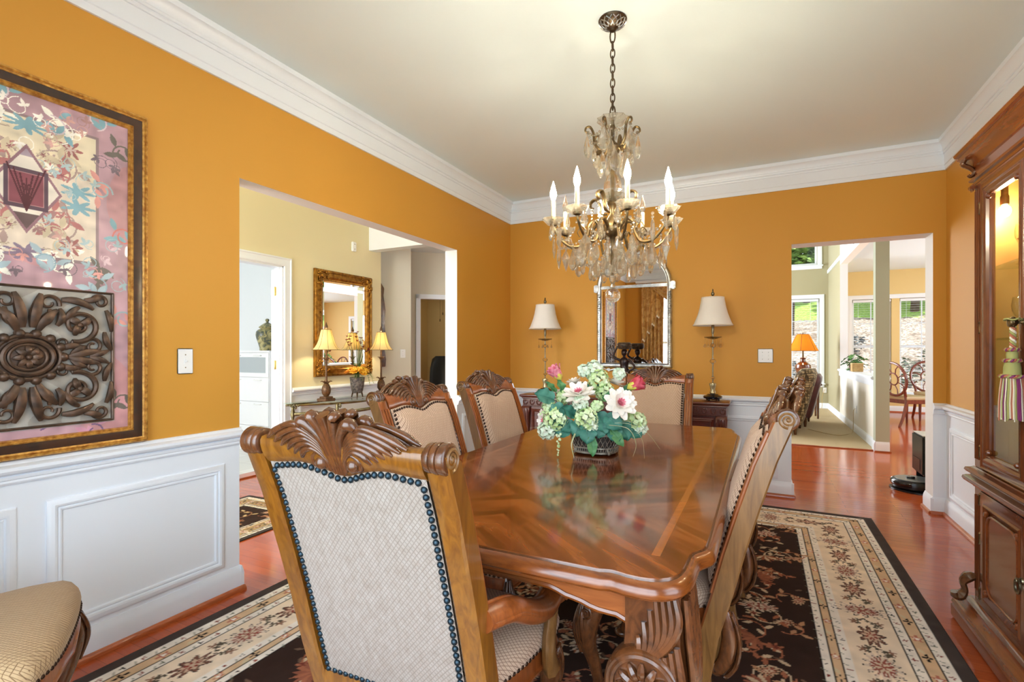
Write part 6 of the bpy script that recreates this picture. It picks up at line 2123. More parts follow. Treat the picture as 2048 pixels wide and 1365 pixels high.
mb = MB(); mb.lathe([(.004, hz + .008), (.014, hz), (.017, hz - .012), (.016, hz - .030), (.020, hz - .040), (.024, hz - .060), (.025, hz - .085), (.030, hz - .095), (.001, hz - .095)][::-1], (tx - .006, 0, 0), n=18)
mb.build('head', COLS[1], ta)
for zz, rr in ((hz + .004, .016), (hz - .036, .021), (hz - .094, .031)):
    mb = MB()
    for k in range(3):
        mb.mi = (0, 1, 3)[k]
        mb.tube([(tx - .006 + (rr + .004 * cos(q * 1.6 + k * 2.1)) * cos(2 * pi * q / 28), (rr + .004 * cos(q * 1.6 + k * 2.1)) * sin(2 * pi * q / 28), zz + .004 * sin(q * 1.6 + k * 2.1)) for q in range(28)], .0042, 5, closed=True)
    mb.build('collar', COLS, ta)
mb = MB()
rnd = random.Random(2)
for k in range(84):
    a = 2 * pi * k / 84 + rnd.uniform(-.03, .03)
    r0 = rnd.uniform(.022, .030)
    mb.mi = (0, 0, 2, 1, 2, 3, 2, 1)[(k // 2) % 8]
    mb.tube([(tx - .006 + r * cos(a + w), r * sin(a + w), z) for r, z, w in ((r0, hz - .096, 0), (r0 + .005, hz - .14, .03), (r0 + .008, hz - .19, -.02), (r0 + .009, hz - .245 - rnd.uniform(0, .014), .02))], .0022, 4)
mb.build('skirt', COLS, ta)

# ------------------------------------------------------------------ robot vacuum in the hall
dk = thing('vacuum_dock', 'tall black robot vacuum dock standing in the back hall', 'vacuum dock', (1.34, 5.60, 0))
mb = MB()
mb.box(-.095, .10, -.17, .17, .155, .50, bev=.012)
mb.box(.066, .10, -.17, .17, .02, .16, bev=.008)
for s_ in (-1, 1): mb.box(-.06, .09, s_ * .182 - .010, s_ * .182 + .010, .012, .30, bev=.006)
mb.build('tower', M['black'], dk)
mb = MB(); mb.box(-.098, -.094, -.10, .10, .19, .29, bev=.002); mb.build('front_panel', M['black'], dk)
mb = MB(); mb.box(-.09, .095, -.165, .165, .4985, .505, bev=.002); mb.build('lid', plain('light_grey_plastic', C(206, 204, 198), .35), dk)
mb = MB()
poly = [(.10, -.21), (.10, .21)] + [(-.06 + .235 * cos(a), .21 * sin(a)) for a in [pi / 2 + pi * i / 24 for i in range(25)]]
mb.prism(poly, 0.0005, .012, bev=.003); mb.build('ramp', M['black'], dk)
rv = thing('robot_vacuum', 'round black robot vacuum parked at the foot of its dock', 'robot vacuum', (1.228, 5.60, .013))
mb = MB(); mb.lathe([(.001, .004), (.155, .004), (.165, .012), (.168, .035), (.166, .068), (.160, .078), (.150, .082), (.001, .082)], n=48, sy=.95); mb.build('body', M['black'], rv)
mb = MB(); mb.lathe([(.001, .0825), (.145, .0825), (.143, .085), (.001, .086)], n=40, sy=.95); mb.build('top_cover', plain('silver_grey_plastic', C(150, 150, 146), .3, metal=.3), rv)
mb = MB(); mb.lathe([(.001, .086), (.034, .086), (.034, .098), (.028, .102), (.001, .102)], (-.03, 0, 0), n=24); mb.build('turret', M['blackgloss'], rv)
mb = MB(); mb.tube([(.170 * cos(a), .1615 * sin(a), .05) for a in [pi * .6 + pi * .8 * i / 24 for i in range(25)]], .008, 8, up=(0, 0, 1), flat=2.6); mb.build('bumper', M['blackgloss'], rv)

# ------------------------------------------------------------------ family room
t = NT('plaid_upholstery')
f1 = t.noise(t.coords((3, 3, 1)), 11, 2, .5, .3)
f2 = t.noise(t.coords((1.2, 1.2, 7)), 8, 2)
t.set(color=t.mix(t.ramp(f2, [(.45, (0, 0, 0, 1)), (.55, (.8, .8, .8, 1))]), t.ramp(f1, [(.42, C(86, 70, 46)), (.5, C(150, 126, 88)), (.58, C(186, 164, 124))]), C(58, 46, 32)), rough=.9)
M['plaid'] = t.m
M['maroon'] = plain('maroon_leather', C(92, 36, 32), .4, var=C(70, 26, 24), vs=9)
def lounge_chair(label, loc, rz, mat, h, lean, name, legmat):
    """upholstered chair; local +y is its front"""
    t = thing(name, label, 'armchair', loc, rz)
    mb = MB(); mb.box(-.36, .36, -.28, .44, .16, .34, bev=.03); mb.box(-.30, .30, -.24, .46, .33, .47, bev=.05); mb.build('seat', mat, t)
    mb = MB()
    rings = []
    for k in range(13):
        q = k / 12
        z = lerp(.15, h, q)
        y = lerp(-.22, -.22 - lean, q)
        th = lerp(.10, .13, q) * (1 if q < .9 else (1 - (q - .9) * 4))
        w = .385 - .02 * q if q < .88 else .365 * (1 - (q - .88) * .9)
        rings.append([(w * sgx, y + th * sgy, z) for sgx, sgy in ((-1, -.6), (-.9, -1), (0, -1.08), (.9, -1), (1, -.6), (1, .6), (.9, 1), (0, 1.15), (-.9, 1), (-1, .6))])
    mb.rings(rings)
    mb.build('backrest', mat, t, smooth=60)
    for sx in (-1, 1):
        mb = MB(); mb.box(sx * .40 - .07, sx * .40 + .07, -.26, .43, .12, .56, bev=.04); mb.tube([(sx * .40, -.24, .57), (sx * .40, .1, .575), (sx * .40, .42, .56)], .078, 12); mb.build('armrest', mat, t, smooth=60)
        for y in (-.25, .38):
            mb = MB(); mb.lathe([(.016, 0), (.024, .06), (.030, .13), (.030, .17)], (sx * .36, y, 0), n=12); mb.build('leg', legmat, t)
    return t
lounge_chair('plaid upholstered armchair just beyond the carpet edge, back to the doorway', (.25, 8.78, .012), pi / 2 + R(-8), M['plaid'], .955, .17, 'armchair', M['chair_dark'])
lounge_chair('maroon leather armchair behind the plaid one', (.44, 9.72, .012), pi / 2 + R(-8), M['maroon'], .84, .13, 'armchair', M['chair_dark'])
stbl = thing('side_table', 'small wooden side table under the orange-shaded lamp', 'table', (.70, 10.75, .012))
mb = MB(); mb.box(-.28, .28, -.28, .28, .60, .64, bev=.008); mb.build('table_top', M['chair_dark'], stbl)
for sx in (-1, 1):
    for sy in (-1, 1):
        mb = MB(); mb.lathe([(.016, 0), (.022, .3), (.026, .60)], (sx * .22, sy * .22, 0), n=10); mb.build('leg', M['chair_dark'], stbl)
M['shade_orange'] = shade('amber_mica_shade', C(236, 160, 60), (.98, .60, .18, 1), trans=.6)
M['jar_brown'] = plain('brown_glazed_ceramic', C(120, 56, 22), .18, coat=.6, var=C(80, 34, 14), vs=14)
fl_ = thing('table_lamp', 'lit orange-shaded table lamp with a brown jar base in the family room', 'lamp', (.70, 10.75, .652))
mb = MB(); mb.lathe([(.001, 0), (.085, 0), (.09, .02), (.07, .035), (.08, .10), (.118, .20), (.135, .27), (.125, .33), (.07, .37), (.045, .39), (.040, .43), (.06, .45), (.03, .46), (.001, .465)], n=28); mb.build('base', M['jar_brown'], fl_)
mb = MB(); mb.lathe([(.008, .46), (.014, .47), (.014, .60), (.006, .60), (.006, .90), (.010, .91), (.001, .93)], n=10); mb.build('stem', M['antique'], fl_)
mb = MB(); mb.lathe([(.255, .585), (.215, .66), (.165, .76), (.115, .87), (.095, .895)], n=36, cap=False); mb.lathe([(.252, .585), (.212, .66), (.162, .76), (.112, .87), (.092, .895)], n=36, cap=False); mb.build('lamp_shade', M['shade_orange'], fl_, smooth=60)
mb = MB()
for k in range(6):
    a = 2 * pi * k / 6 + .3
    mb.tube([(r * cos(a), r * sin(a), z) for r, z in ((.256, .585), (.216, .66), (.166, .76), (.116, .87), (.096, .895))], .003, 5)
mb.tube([(.256 * cos(2 * pi * k / 36), .256 * sin(2 * pi * k / 36), .585) for k in range(36)], .004, 5, closed=True); mb.tube([(.096 * cos(2 * pi * k / 30), .096 * sin(2 * pi * k / 30), .895) for k in range(30)], .004, 5, closed=True)
mb.build('shade_seam', M['chair_dark'], fl_)
mb = MB(); mb.ball((0, 0, .70), .03, 12, 8, 1.2); mb.build('light_bulb', emit('warm_bulb', (1, .76, .44, 1), 34), fl_)
cdm = MB()
cdm.tube(bez([(1.262, 9.0, .375), (1.24, 8.98, .33), (1.235, 8.96, .15), (1.22, 8.94, .022), (1.12, 8.72, .016), (.98, 8.58, .016), (.80, 8.80, .016), (.66, 9.05, .016)], 8), .004, 6)
tag(cdm.build('power_cord', plain('tan_cord', C(176, 150, 96), .5)), 'tan power cord looping over the carpet to the half wall outlet', 'cord')
cdm = MB()
cdm.tube(bez([(1.215, 12.48, .415), (1.20, 12.44, .40), (1.16, 12.44, .25), (1.15, 12.42, .022), (1.0, 12.2, .016), (.85, 11.6, .016), (.74, 11.05, .016)], 8), .004, 6)
tag(cdm.build('power_cord', plain('gold_cord', C(196, 166, 96), .5)), 'gold power cord hanging from the outlet beside the family window', 'cord')
# plant on the half wall
po = thing('potted_plant', 'green trailing plant in a dark pot on the half wall ledge', 'plant', (1.335, 9.62, .916))
mb = MB(); mb.lathe([(.001, 0), (.055, 0), (.07, .09), (.076, .10), (.066, .10), (.06, .085), (.001, .085)], n=24); mb.build('pot', plain('dark_basket_pot', C(86, 62, 44), .8, var=C(56, 40, 30), vs=40), po)
pp = lobed_leaf(.15, .042, False).build('leaf', leaf_mat('pothos_leaf', C(36, 84, 34), C(92, 140, 60), 14), po, smooth=80, fix=False)
rnd = random.Random(11)
pp.location = (0, 0, .14); pp.rotation_euler = (0, -.5, 1.0)
for k in range(17):
    a = k * 2.4
    r = rnd.uniform(.02, .10)
    copy_part(pp, po, (r * cos(a), r * sin(a), rnd.uniform(.10, .26)), (rnd.uniform(-.3, .3), rnd.uniform(-.7, .5), a), rnd.uniform(.7, 1.15))
mb = MB()
for k in range(9):
    a = k * .7
    mb.tube(bez([(0, 0, .08), (.04 * cos(a), .04 * sin(a), .16), (.08 * cos(a), .08 * sin(a), .2 + .03 * (k % 3))], 4), .003, 5)
trail = bez([(0, .04, .09), (-.01, .16, .13), (-.01, .26, .10), (0, .33, .03), (-.03, .40, .004)], 5)
mb.tube(trail, .003, 5); mb.build('stems', M['leafgreen'], po)
for k, i in enumerate((6, 10, 14, 17, 20)):
    p = trail[min(i, len(trail) - 1)]
    copy_part(pp, po, (p.x, p.y, p.z + .01), (0, .3, 1.2 + k * .9), .55)
wb = thing('wooden_box', 'light wooden box beside the plant on the half wall ledge', 'box', (1.335, 9.36, .9155))
mb = MB(); mb.box(-.07, .07, -.10, .10, 0, .13, bev=.006); mb.build('box', plain('light_wood', C(196, 164, 108), .6, var=C(170, 136, 84), vs=20), wb)
mb = MB(); mb.box(-.073, .073, -.103, .103, .115, .132, bev=.004); mb.build('lid', plain('pale_wood', C(206, 178, 126), .6), wb)

# ------------------------------------------------------------------ breakfast room
M['cherry'] = wood('cherry_wood', C(82, 30, 18), C(126, 54, 30), grain=WG, rough=.3, coat=.5)
M['tanleather'] = plain('tan_seat_leather', C(176, 150, 110), .5)
def wheel_chair(label, loc, rz):
    t = thing('breakfast_chair', label, 'chair', loc, rz, 'cherry chairs at the breakfast table')
    mb = MB()
    o_ = [(-.24, .24), (-.20, .26), (.20, .26), (.24, .24), (.20, -.20), (-.20, -.20)]
    mb.rings([[(x * s, y * s, z) for x, y in o_] for s, z in ((.97, .435), (1.0, .445), (1.0, .475), (.95, .492), (.7, .50))]); mb.build('seat', M['tanleather'], t, smooth=50)
    mb = MB(); mb.rings([[(x * s, y * s, z) for x, y in o_] for s, z in ((.93, .37), (.96, .375), (.97, .434))]); mb.build('seat_rail', M['cherry'], t)
    for sx in (-1, 1):
        mb = MB(); mb.tube([(sx * .20, .22, .40), (sx * .205, .225, .2), (sx * .205, .23, 0)], [.026, .021, .016], 8); mb.build('leg', M['cherry'], t)
        mb = MB(); mb.tube(bez([(sx * .19, -.33, 0), (sx * .18, -.24, .18), (sx * .175, -.185, .40), (sx * .17, -.20, .52), (sx * .20, -.25, .64)], 5), [.019, .020, .021, .022, .022, .023, .024, .024, .024, .024, .024, .024, .024, .024, .023, .022, .022, .021, .02, .02, .02], 8); mb.build('leg', M['cherry'], t)
    mb = MB()
    ov = lambda r, a: (r * .24 / .24 * cos(a), -.245 - .17 * (r * sin(a) * 1.0 + .02), .77 + r * 1.15 * sin(a))
    mb.tube([ov(.235, 2 * pi * k / 40) for k in range(40)], .021, 8, closed=True)
    mb.tube([ov(.085, 2 * pi * k / 24) for k in range(24)], .011, 7, closed=True)
    mb.build('back_hoop', M['cherry'], t)
    for k in range(8):
        a = 2 * pi * k / 8 + .2
        mb = MB(); mb.tube([ov(.085, a), ov(.16, a + .14), ov(.235, a)], .009, 6); mb.build('back_spoke', M['cherry'], t)
    return t
w1 = wheel_chair('cherry round-backed chair beside the white column, tan seat toward us', (2.17, 10.40, 0), R(-55))
dup(w1, (2.72, 11.35, 0), pi, 'cherry round-backed chair nearest the breakfast window')
dup(w1, (3.55, 10.4, 0), pi / 2, 'cherry round-backed chair at the right of the breakfast table')
bt = thing('breakfast_table', 'round glass breakfast table between the cherry chairs', 'table', (2.86, 10.6, 0))
mb = MB(); mb.lathe([(.001, .735), (.60, .735), (.605, .741), (.60, .747), (.001, .747)], n=56); mb.build('table_top', M['tableglass'], bt)
mb = MB(); mb.lathe([(.28, 0), (.28, .03), (.12, .06), (.06, .12), (.05, .4), (.07, .6), (.16, .70), (.18, .734), (.001, .734)], n=28); mb.build('pedestal', M['cherry'], bt)
bw = thing('fruit_bowl', 'small green bowl on the glass breakfast table', 'bowl', (2.62, 10.75, .7475))
mb = MB(); mb.lathe([(.001, 0), (.05, 0), (.055, .01), (.11, .05), (.14, .09), (.135, .09), (.10, .052), (.001, .014)], n=28); mb.build('bowl', plain('green_glaze', C(120, 132, 60), .25), bw)
mb = MB(); mb.ball((0, 0, .075), .055, 14, 10); mb.ball((.06, .03, .08), .04, 12, 8); mb.build('fruit', plain('green_fruit', C(150, 160, 70), .4), bw)

# ------------------------------------------------------------------ entrance hall furniture
M['ct_metal'] = plain('aged_brass_metal', C(140, 128, 92), .3, metal=1, var=C(96, 88, 64), vs=18)
TZ = .695
ct = thing('console_table', 'brass-framed glass console table against the entrance hall wall', 'console table', (-4.26, 4.32, 0))
def bow(s=1.0, n=28, fr=.235, hw=.72):
    return [(lerp(-.19, fr, sin(pi * k / n) ** .8) * s if True else 0, (-hw + 2 * hw * k / n) * s) for k in range(n + 1)]
mb = MB(); mb.prism(bow(), TZ - .009, TZ, bev=.002); mb.build('glass_top', M['tableglass'], ct, smooth=0)
mb = MB()
mb.tube([(x, y, TZ - .026) for x, y in bow(.965)], .011, 8); mb.tube([(-.183, y, TZ - .026) for y in (-.69, 0, .69)], .011, 8)
for zz in (.125,):
    mb.tube([(x, y, TZ - zz) for x, y in bow(.90)], .016, 8, up=(0, 0, 1), flat=1.2)
mb.build('frame', M['ct_metal'], ct)
for (x, y) in ((-.15, -.64), (.165, -.33), (.165, .33), (-.15, .64)):
    mb = MB()
    mb.lathe([(.020, 0), (.020, .015), (.015, .03), (.015, TZ - .16), (.020, TZ - .155), (.020, TZ - .09), (.016, TZ - .08), (.015, TZ - .03), (.001, TZ - .028)], (x, y, 0), n=14)
    pts = [(x + (.010 + .026) - .03 * cos(q * .35) * (1 - q / 22), y, TZ - .052 + .03 * sin(q * .35) * (1 - q / 22)) for q in range(20)]
    mb.tube(pts, .007, 6)
    mb.build('leg', M['ct_metal'], ct)
for sy in (-1, 1):
    mb = MB()
    for q in range(6):
        mb.ball((-.14 + q * .016, sy * (.665 - .004 * q), TZ - .024 - .006 * (q % 2)), .012, 8, 6)
    mb.tube([(-.16 + .02 * q, sy * .70, TZ - .03 + .012 * sin(q * 1.4)) for q in range(7)], .007, 6)
    mb.build('corner_ornament', M['ct_metal'], ct)
mb = MB()
mb.prism([(x * .86, y * .86) for x, y in bow()], .16, .168, bev=.002); mb.build('lower_shelf', M['tableglass'], ct, smooth=0)

M['pine'] = plain('pineapple_bronze', C(122, 86, 52), .4, metal=.35, var=C(70, 48, 30), vs=60)
M['shade_yellow'] = shade('ivory_bell_shade', C(246, 232, 190), (1.0, .86, .50, 1), trans=.55)
def pine_lamp(label, loc):
    t = thing('pineapple_lamp', label, 'lamp', loc, 0, 'pineapple lamps on the console table')
    mb = MB(); mb.box(-.07, .07, -.07, .07, 0, .028, bev=.006); mb.box(-.052, .052, -.052, .052, .026, .048, bev=.006); mb.build('base', M['pine'], t)
    mb = MB()
    mb.lathe([(.020, .046), (.030, .056), (.044, .085), (.049, .115), (.044, .150), (.030, .178), (.018, .190)], n=24, fn=lambda a, h: 1 + .05 * cos(10 * a + h * 260) + .05 * cos(10 * a - h * 260))
    for k in range(9):
        a = 2 * pi * k / 9
        mb.tube(bez([(.014 * cos(a), .014 * sin(a), .185), (.030 * cos(a), .030 * sin(a), .205), (.050 * cos(a), .050 * sin(a), .214), (.060 * cos(a), .060 * sin(a), .206)], 3), [.008 - .0006 * i for i in range(10)], 5)
    mb.build('pineapple', M['pine'], t)
    mb = MB()
    mb.lathe([(.012, .19), (.013, .22), (.011, .30), (.012, .42), (.016, .44), (.012, .455), (.010, .56)], n=12)
    for k in range(8):
        a = 2 * pi * k / 8
        mb.tube(bez([(.012 * cos(a), .012 * sin(a), .44), (.030 * cos(a), .030 * sin(a), .465), (.046 * cos(a), .046 * sin(a), .468)], 3), [.006 - .0006 * i for i in range(7)], 5)
    mb.build('stem', M['pine'], t)
    mb = MB()
    pr = [(.145, .555), (.120, .580), (.098, .615), (.082, .655), (.068, .710), (.055, .765), (.052, .775)]
    mb.lathe(pr, n=36, cap=False); mb.lathe([(r - .002, z) for r, z in pr], n=36, cap=False); mb.build('lamp_shade', M['shade_yellow'], t, smooth=60)
    mb = MB()
    for k in range(8):
        a = 2 * pi * k / 8 + .2
        mb.tube([((r + .0005) * cos(a), (r + .0005) * sin(a), z) for r, z in pr], .0018, 5)
    for r, z in (pr[0], pr[-1]): mb.tube([(r * cos(2 * pi * k / 36), r * sin(2 * pi * k / 36), z) for k in range(36)], .003, 5, closed=True)
    mb.build('shade_seam', plain('shade_braid', C(120, 100, 50), .8), t)
    mb = MB(); mb.lathe([(.003, .56), (.003, .78), (.016, .79), (.018, .81), (.010, .83), (.004, .85), (.001, .86)], n=12); mb.tube([(-.052, 0, .774), (.052, 0, .774)], .002, 4); mb.build('finial', M['pine'], t)
    mb = MB(); mb.ball((0, 0, .655), .024, 12, 8, 1.2); mb.build('light_bulb', emit('lamp_bulb', (1, .82, .50, 1), 220), t)
    return t
pl1 = pine_lamp('lit pineapple-based lamp on the console, left of the vase', (-4.23, 3.965, TZ + .0005))
dup(pl1, (-4.25, 4.865, TZ + .0005), .4, 'lit pineapple-based lamp on the console, right of the vase')
vs_ = thing('vase_arrangement', 'orange and yellow silk flowers in a black lacework vase on the console', 'flowers', (-4.20, 4.40, TZ + .0005))
mb = MB(); mb.lathe([(.05, .055), (.066, .075), (.080, .14), (.086, .20), (.090, .235), (.080, .235), (.07, .20), (.001, .12)], n=4 * 6, fn=lambda a, h: 1 + .06 * cos(4 * a)); 
mb.build('vase', plain('black_lacework', C(50, 46, 46), .5, var=C(120, 112, 104), vs=45), vs_)
for k in range(4):
    a = k * pi / 2 + pi / 4
    mb = MB(); mb.tube(bez([(.045 * cos(a), .045 * sin(a), .07), (.055 * cos(a), .055 * sin(a), .04), (.062 * cos(a), .062 * sin(a), .006)], 4), [.011 - .0006 * i for i in range(9)], 6); mb.build('vase_foot', M['bronze'], vs_)
FM = [leaf_mat('yellow_petals', C(236, 176, 40), C(246, 204, 80), 40), leaf_mat('orange_petals', C(216, 88, 26), C(236, 130, 50), 40), leaf_mat('amber_petals', C(226, 140, 40), C(240, 180, 70), 40)]
rnd = random.Random(5)
for k in range(15):
    a, r = k * 2.4, .035 + .075 * math.sqrt((k + .5) / 15)
    mb = MB()
    Mx = orient((cos(a) * r * 6, sin(a) * r * 6, .8))
    for ring in range(3):
        for j in range(8):
            petal(mb, Mx, 2 * pi * (j + .5 * (ring % 2)) / 8, .2 + .45 * ring, .056 - .010 * ring, .017, .3, .003, 5)
    mb.build('flower', FM[(0, 1, 2, 0, 2)[k % 5]], vs_, loc=(r * cos(a), r * sin(a), .285 + .07 * (1 - r / .11) + rnd.uniform(-.012, .012)), fix=False)
M['reed'] = plain('green_stems', C(86, 112, 50), .7, var=C(60, 84, 36), vs=20)
for k in range(26):
    a, q = rnd.uniform(0, 6.28), rnd.uniform(.2, 1)
    mb = MB()
    h = rnd.uniform(.42, .62)
    mb.tube(bez([(.02 * cos(a), .02 * sin(a), .2), (.03 * cos(a), .03 * sin(a), .36), ((.05 + .06 * q) * cos(a), (.05 + .06 * q) * sin(a), h)], 4), [.0042 - .00035 * i for i in range(9)], 5, flat=.5); mb.build('reed', M['reed'], vs_)
M['maroonfl'] = leaf_mat('maroon_petals', C(120, 26, 30), C(160, 50, 44), 40)
for k, (dx, dy, h) in enumerate(((-.03, -.10, .72), (.0, -.02, .76), (.02, .04, .70), (-.02, .12, .60), (.0, -.17, .66), (.02, .17, .56))):
    mb = MB()
    p = bez([(0, 0, .25), (dx * .5, dy * .5, .5), (dx, dy, h)], 5)
    mb.tube(p, .0022, 5)
    for j in range(6):
        q = p[-1 - j // 2] + Vector((rnd.uniform(-.02, .02), rnd.uniform(-.02, .02), rnd.uniform(-.02, .01)))
        mb.mi = 1
        for w in range(5):
            petal(mb, Matrix.Translation(q), w * 1.26, .5, .022, .006, .3, .001, 4)
        mb.mi = 0
    mb.build('blossom_stem', [M['reed'], M['maroonfl']], vs_, fix=False)
for k, (dy, dz, s_) in enumerate(((-.16, .24, 1), (-.13, .22, 1), (.15, .22, 1), (.16, .16, 1), (-.02, .20, 1), (.10, .14, 1))):
    mb = MB()
    p = bez([(.03, dy * .4, .27), (.08, dy * .75, .27), (.10, dy, dz)], 5)
    mb.tube(p, .002, 4)
    for i, q in enumerate(p[2:]):
        for w in (-1, 1):
            petal(mb, Matrix.Translation(q), (1.2 if dy > 0 else -1.2) + w * .9, .1, .030, .008, .1, .001, 4)
    mb.build('fern_sprig', leaf_mat('sage_sprig', C(120, 140, 70), C(166, 178, 110), 30) if k == 0 else bpy.data.materials['sage_sprig'], vs_, fix=False)

gm = thing('gilt_mirror', 'gilt-framed rectangular mirror over the console in the entrance hall', 'mirror', (FX + .001, 4.03, .945))
MW, MH = .915, 1.225
mb = MB(); mb.frame((0, 0, 0), (0, 1, 0), (0, 0, 1), (1, 0, 0), MW, MH, [(0, 0), (0, .030), (.012, .040), (.028, .042), (.034, .034), (.046, .038), (.080, .046), (.098, .036), (.104, .026), (.116, .024), (.124, .016), (.124, 0)])
mb.build('frame', M['gold'], gm, smooth=35)
for y in (.063, MW - .063):
    mb = MB()
    for k in range(56):
        mb.ball((.043, y, lerp(.14, MH - .14, k / 55)), .0115, 6, 4, .6)
    mb.build('gilt_beading', M['gold'], gm, smooth=60)
rnd = random.Random(8)
for cy_ in (0, 1):
    for cz_ in (0, 1):
        mb = MB()
        for k in range(40):
            q = rnd.random(); side_ = k % 2
            y = rnd.uniform(.015, .10) if side_ else .02 + .17 * q
            z = .02 + .17 * q if side_ else rnd.uniform(.015, .10)
            mb.ball((.044 + rnd.uniform(-.004, .008), y if cy_ == 0 else MW - y, z if cz_ == 0 else MH - z), rnd.uniform(.010, .017), 7, 5, .8)
        mb.build('gilt_ornament', M['gold'], gm, smooth=60)
mb = MB(); mb.box(.004, .012, .118, MW - .118, .118, MH - .118); mb.build('glass', M['mirror'], gm, smooth=0)
mb = MB(); mb.frame((.012, .122, .122), (0, 1, 0), (0, 0, 1), (1, 0, 0), MW - .244, MH - .244, [(0, 0), (0, .004), (.022, .0008), (.022, 0)]); mb.build('bevel', M['mirror'], gm, smooth=0)

cp = thing('carved_wall_panel', 'narrow dark carved wood panel on the hall wall beside the right pineapple lamp', 'wall panel', (-4.700, 5.351, 0), pi / 4)
mb = MB()
mb.prism([(-.085, 1.02), (.075, 1.02), (.082, 1.12), (.066, 1.25), (.080, 1.42), (.062, 1.62), (.074, 1.80), (.050, 2.0), (.058, 2.10), (0, 2.2), (-.07, 2.1)], -.035, -.002, 'XZ', bev=.006); mb.build('panel', M['chair_dark'], cp)
mb = MB()
for k in range(9):
    z = 1.08 + k * .12
    mb.tube([(.02 * sin(q * .8) , -.040, z + .014 * q) for q in range(8)], [.006 + .006 * sin(pi * q / 7) for q in range(8)], 6)
mb.build('carving', M['chair_dark'], cp)

# white room: dresser and urn; door leaf
M['drs'] = plain('white_lacquer', C(240, 241, 243), .35)
M['frost'] = plain('frosted_glass', C(176, 184, 188), .35)
dr = thing('dresser', 'white dresser with a frosted top drawer in the room beyond the entrance hall', 'dresser', (-5.67, 4.275, .006))
mb = MB(); mb.box(-.39, .39, -.19, .205, 0, 1.215, bev=.003); mb.box(-.395, .395, -.205, .205, 1.215, 1.236, bev=.003); mb.build('carcass', M['drs'], dr)
for k, (z0, z1) in enumerate(((.045, .315), (.321, .611), (.617, .907), (.913, 1.205))):
    mb = MB()
    if k == 3:
        mb.frame((-.375, -.191, z0), (1, 0, 0), (0, 0, 1), (0, -1, 0), .75, z1 - z0, [(0, 0), (0, .014), (.05, .014), (.052, .008), (.052, 0)])
    else:
        mb.box(-.375, .375, -.205, -.191, z0, z1, bev=.002)
    d = mb.build('drawer', M['drs'], dr)
    if k == 3:
        mb = MB(); mb.box(-.326, .326, -.197, -.192, z0 + .05, z1 - .05); mb.build('frosted_panel', M['frost'], d, smooth=0)
    for x in (-.19, .19):
        mb = MB(); zz = z1 - .03
        mb.tube(bez([(x - .06, -.205, zz), (x - .055, -.228, zz), (x, -.231, zz), (x + .055, -.228, zz), (x + .06, -.205, zz)], 4), .005, 6); mb.build('handle', M['pewter'] if False else M['plate'], d)
ur = thing('ginger_jar', 'olive patterned lidded ginger jar on the white dresser', 'jar', (-5.575, 4.27, 1.2425))
t = NT('olive_toile_glaze')
f = t.noise(t.coords((1, 1, 1)), 13, 5, .6, 1.2)
t.set(color=t.ramp(f, [(.42, C(74, 80, 66)), (.5, C(150, 140, 86)), (.6, C(186, 174, 120))]), rough=.3, coat=.4)
mb = MB(); mb.lathe([(.001, 0), (.085, 0), (.09, .012), (.088, .03), (.105, .09), (.128, .16), (.134, .20), (.128, .235), (.105, .262), (.080, .272), (.078, .285), (.001, .285)], n=32); mb.build('body', t.m, ur)
mb = MB(); mb.lathe([(.092, .282), (.098, .286), (.096, .296), (.072, .318), (.035, .345), (.018, .352), (.014, .362), (.022, .375), (.024, .388), (.016, .400), (.001, .404)], n=32); mb.build('lid', t.m, ur)
dl_ = bpy.data.objects.new('door_1', None); COL.objects.link(dl_); struct(dl_)
dl_.location = (-4.628, 3.612, 0); dl_.rotation_euler = (0, 0, R(126))
mb = MB(); mb.box(.004, .80, -.018, .018, .012, 2.10, bev=.002)
for z0, z1 in ((.25, .95), (1.1, 1.95)):
    for y in (-.0185, .0185):
        mb.frame((.12 if y < 0 else .68, y, z0), (1 if y < 0 else -1, 0, 0), (0, 0, 1), (0, -1 if y < 0 else 1, 0), .56, z1 - z0, [(0, 0), (0, .004), (.012, .006), (.024, 0)])
struct(mb.build('door_leaf', M['white'], dl_))
for z in (1.87, 1.09, .28):
    mb = MB(); mb.lathe([(.006, -.048), (.0075, -.044), (.0075, .044), (.006, .048)], (-.004, -.022, z), n=10); mb.box(-.004, .032, -.0205, -.0175, z - .045, z + .045, bev=.001); mb.box(-.004, .002, -.022, .015, z - .045, z + .045, bev=.001)
    o = mb.build('hinge', M['brass'], dl_); struct(o)
for z in (1.87, 1.09, .28):
    mb = MB(); mb.box(FX - .119, FX - .078, 3.6215, 3.6245, z - .045, z + .045, bev=.001)
    struct(mb.build('trim_hinge_leaf', M['brass']))

# study beyond the hall: ceiling fan, office chair
fan = thing('ceiling_fan', 'ceiling fan with a lit bowl light in the room beyond the hall', 'ceiling fan', (-4.80, 7.02, 0))
mb = MB(); mb.lathe([(.001, 2.10), (.05, 2.103), (.09, 2.125), (.105, 2.16), (.108, 2.175), (.001, 2.175)], n=28); mb.build('bowl_light', emit('fan_light', (1, .93, .78, 1), 9), fan)
mb = MB(); mb.lathe([(.11, 2.17), (.115, 2.19), (.06, 2.21), (.09, 2.24), (.12, 2.28), (.11, 2.34), (.05, 2.37), (.015, 2.38), (.015, 2.72), (.06, 2.735), (.001, 2.738)], n=24); mb.build('motor', M['bronze'], fan)
for k in range(5):
    a = 2 * pi * k / 5
    mb = MB(); mb.box(.10, .62, -.06, .06, 2.325, 2.333, bev=.002, M=Matrix.Rotation(a, 4, 'Z')); mb.build('blade', M['chair_dark'], fan)
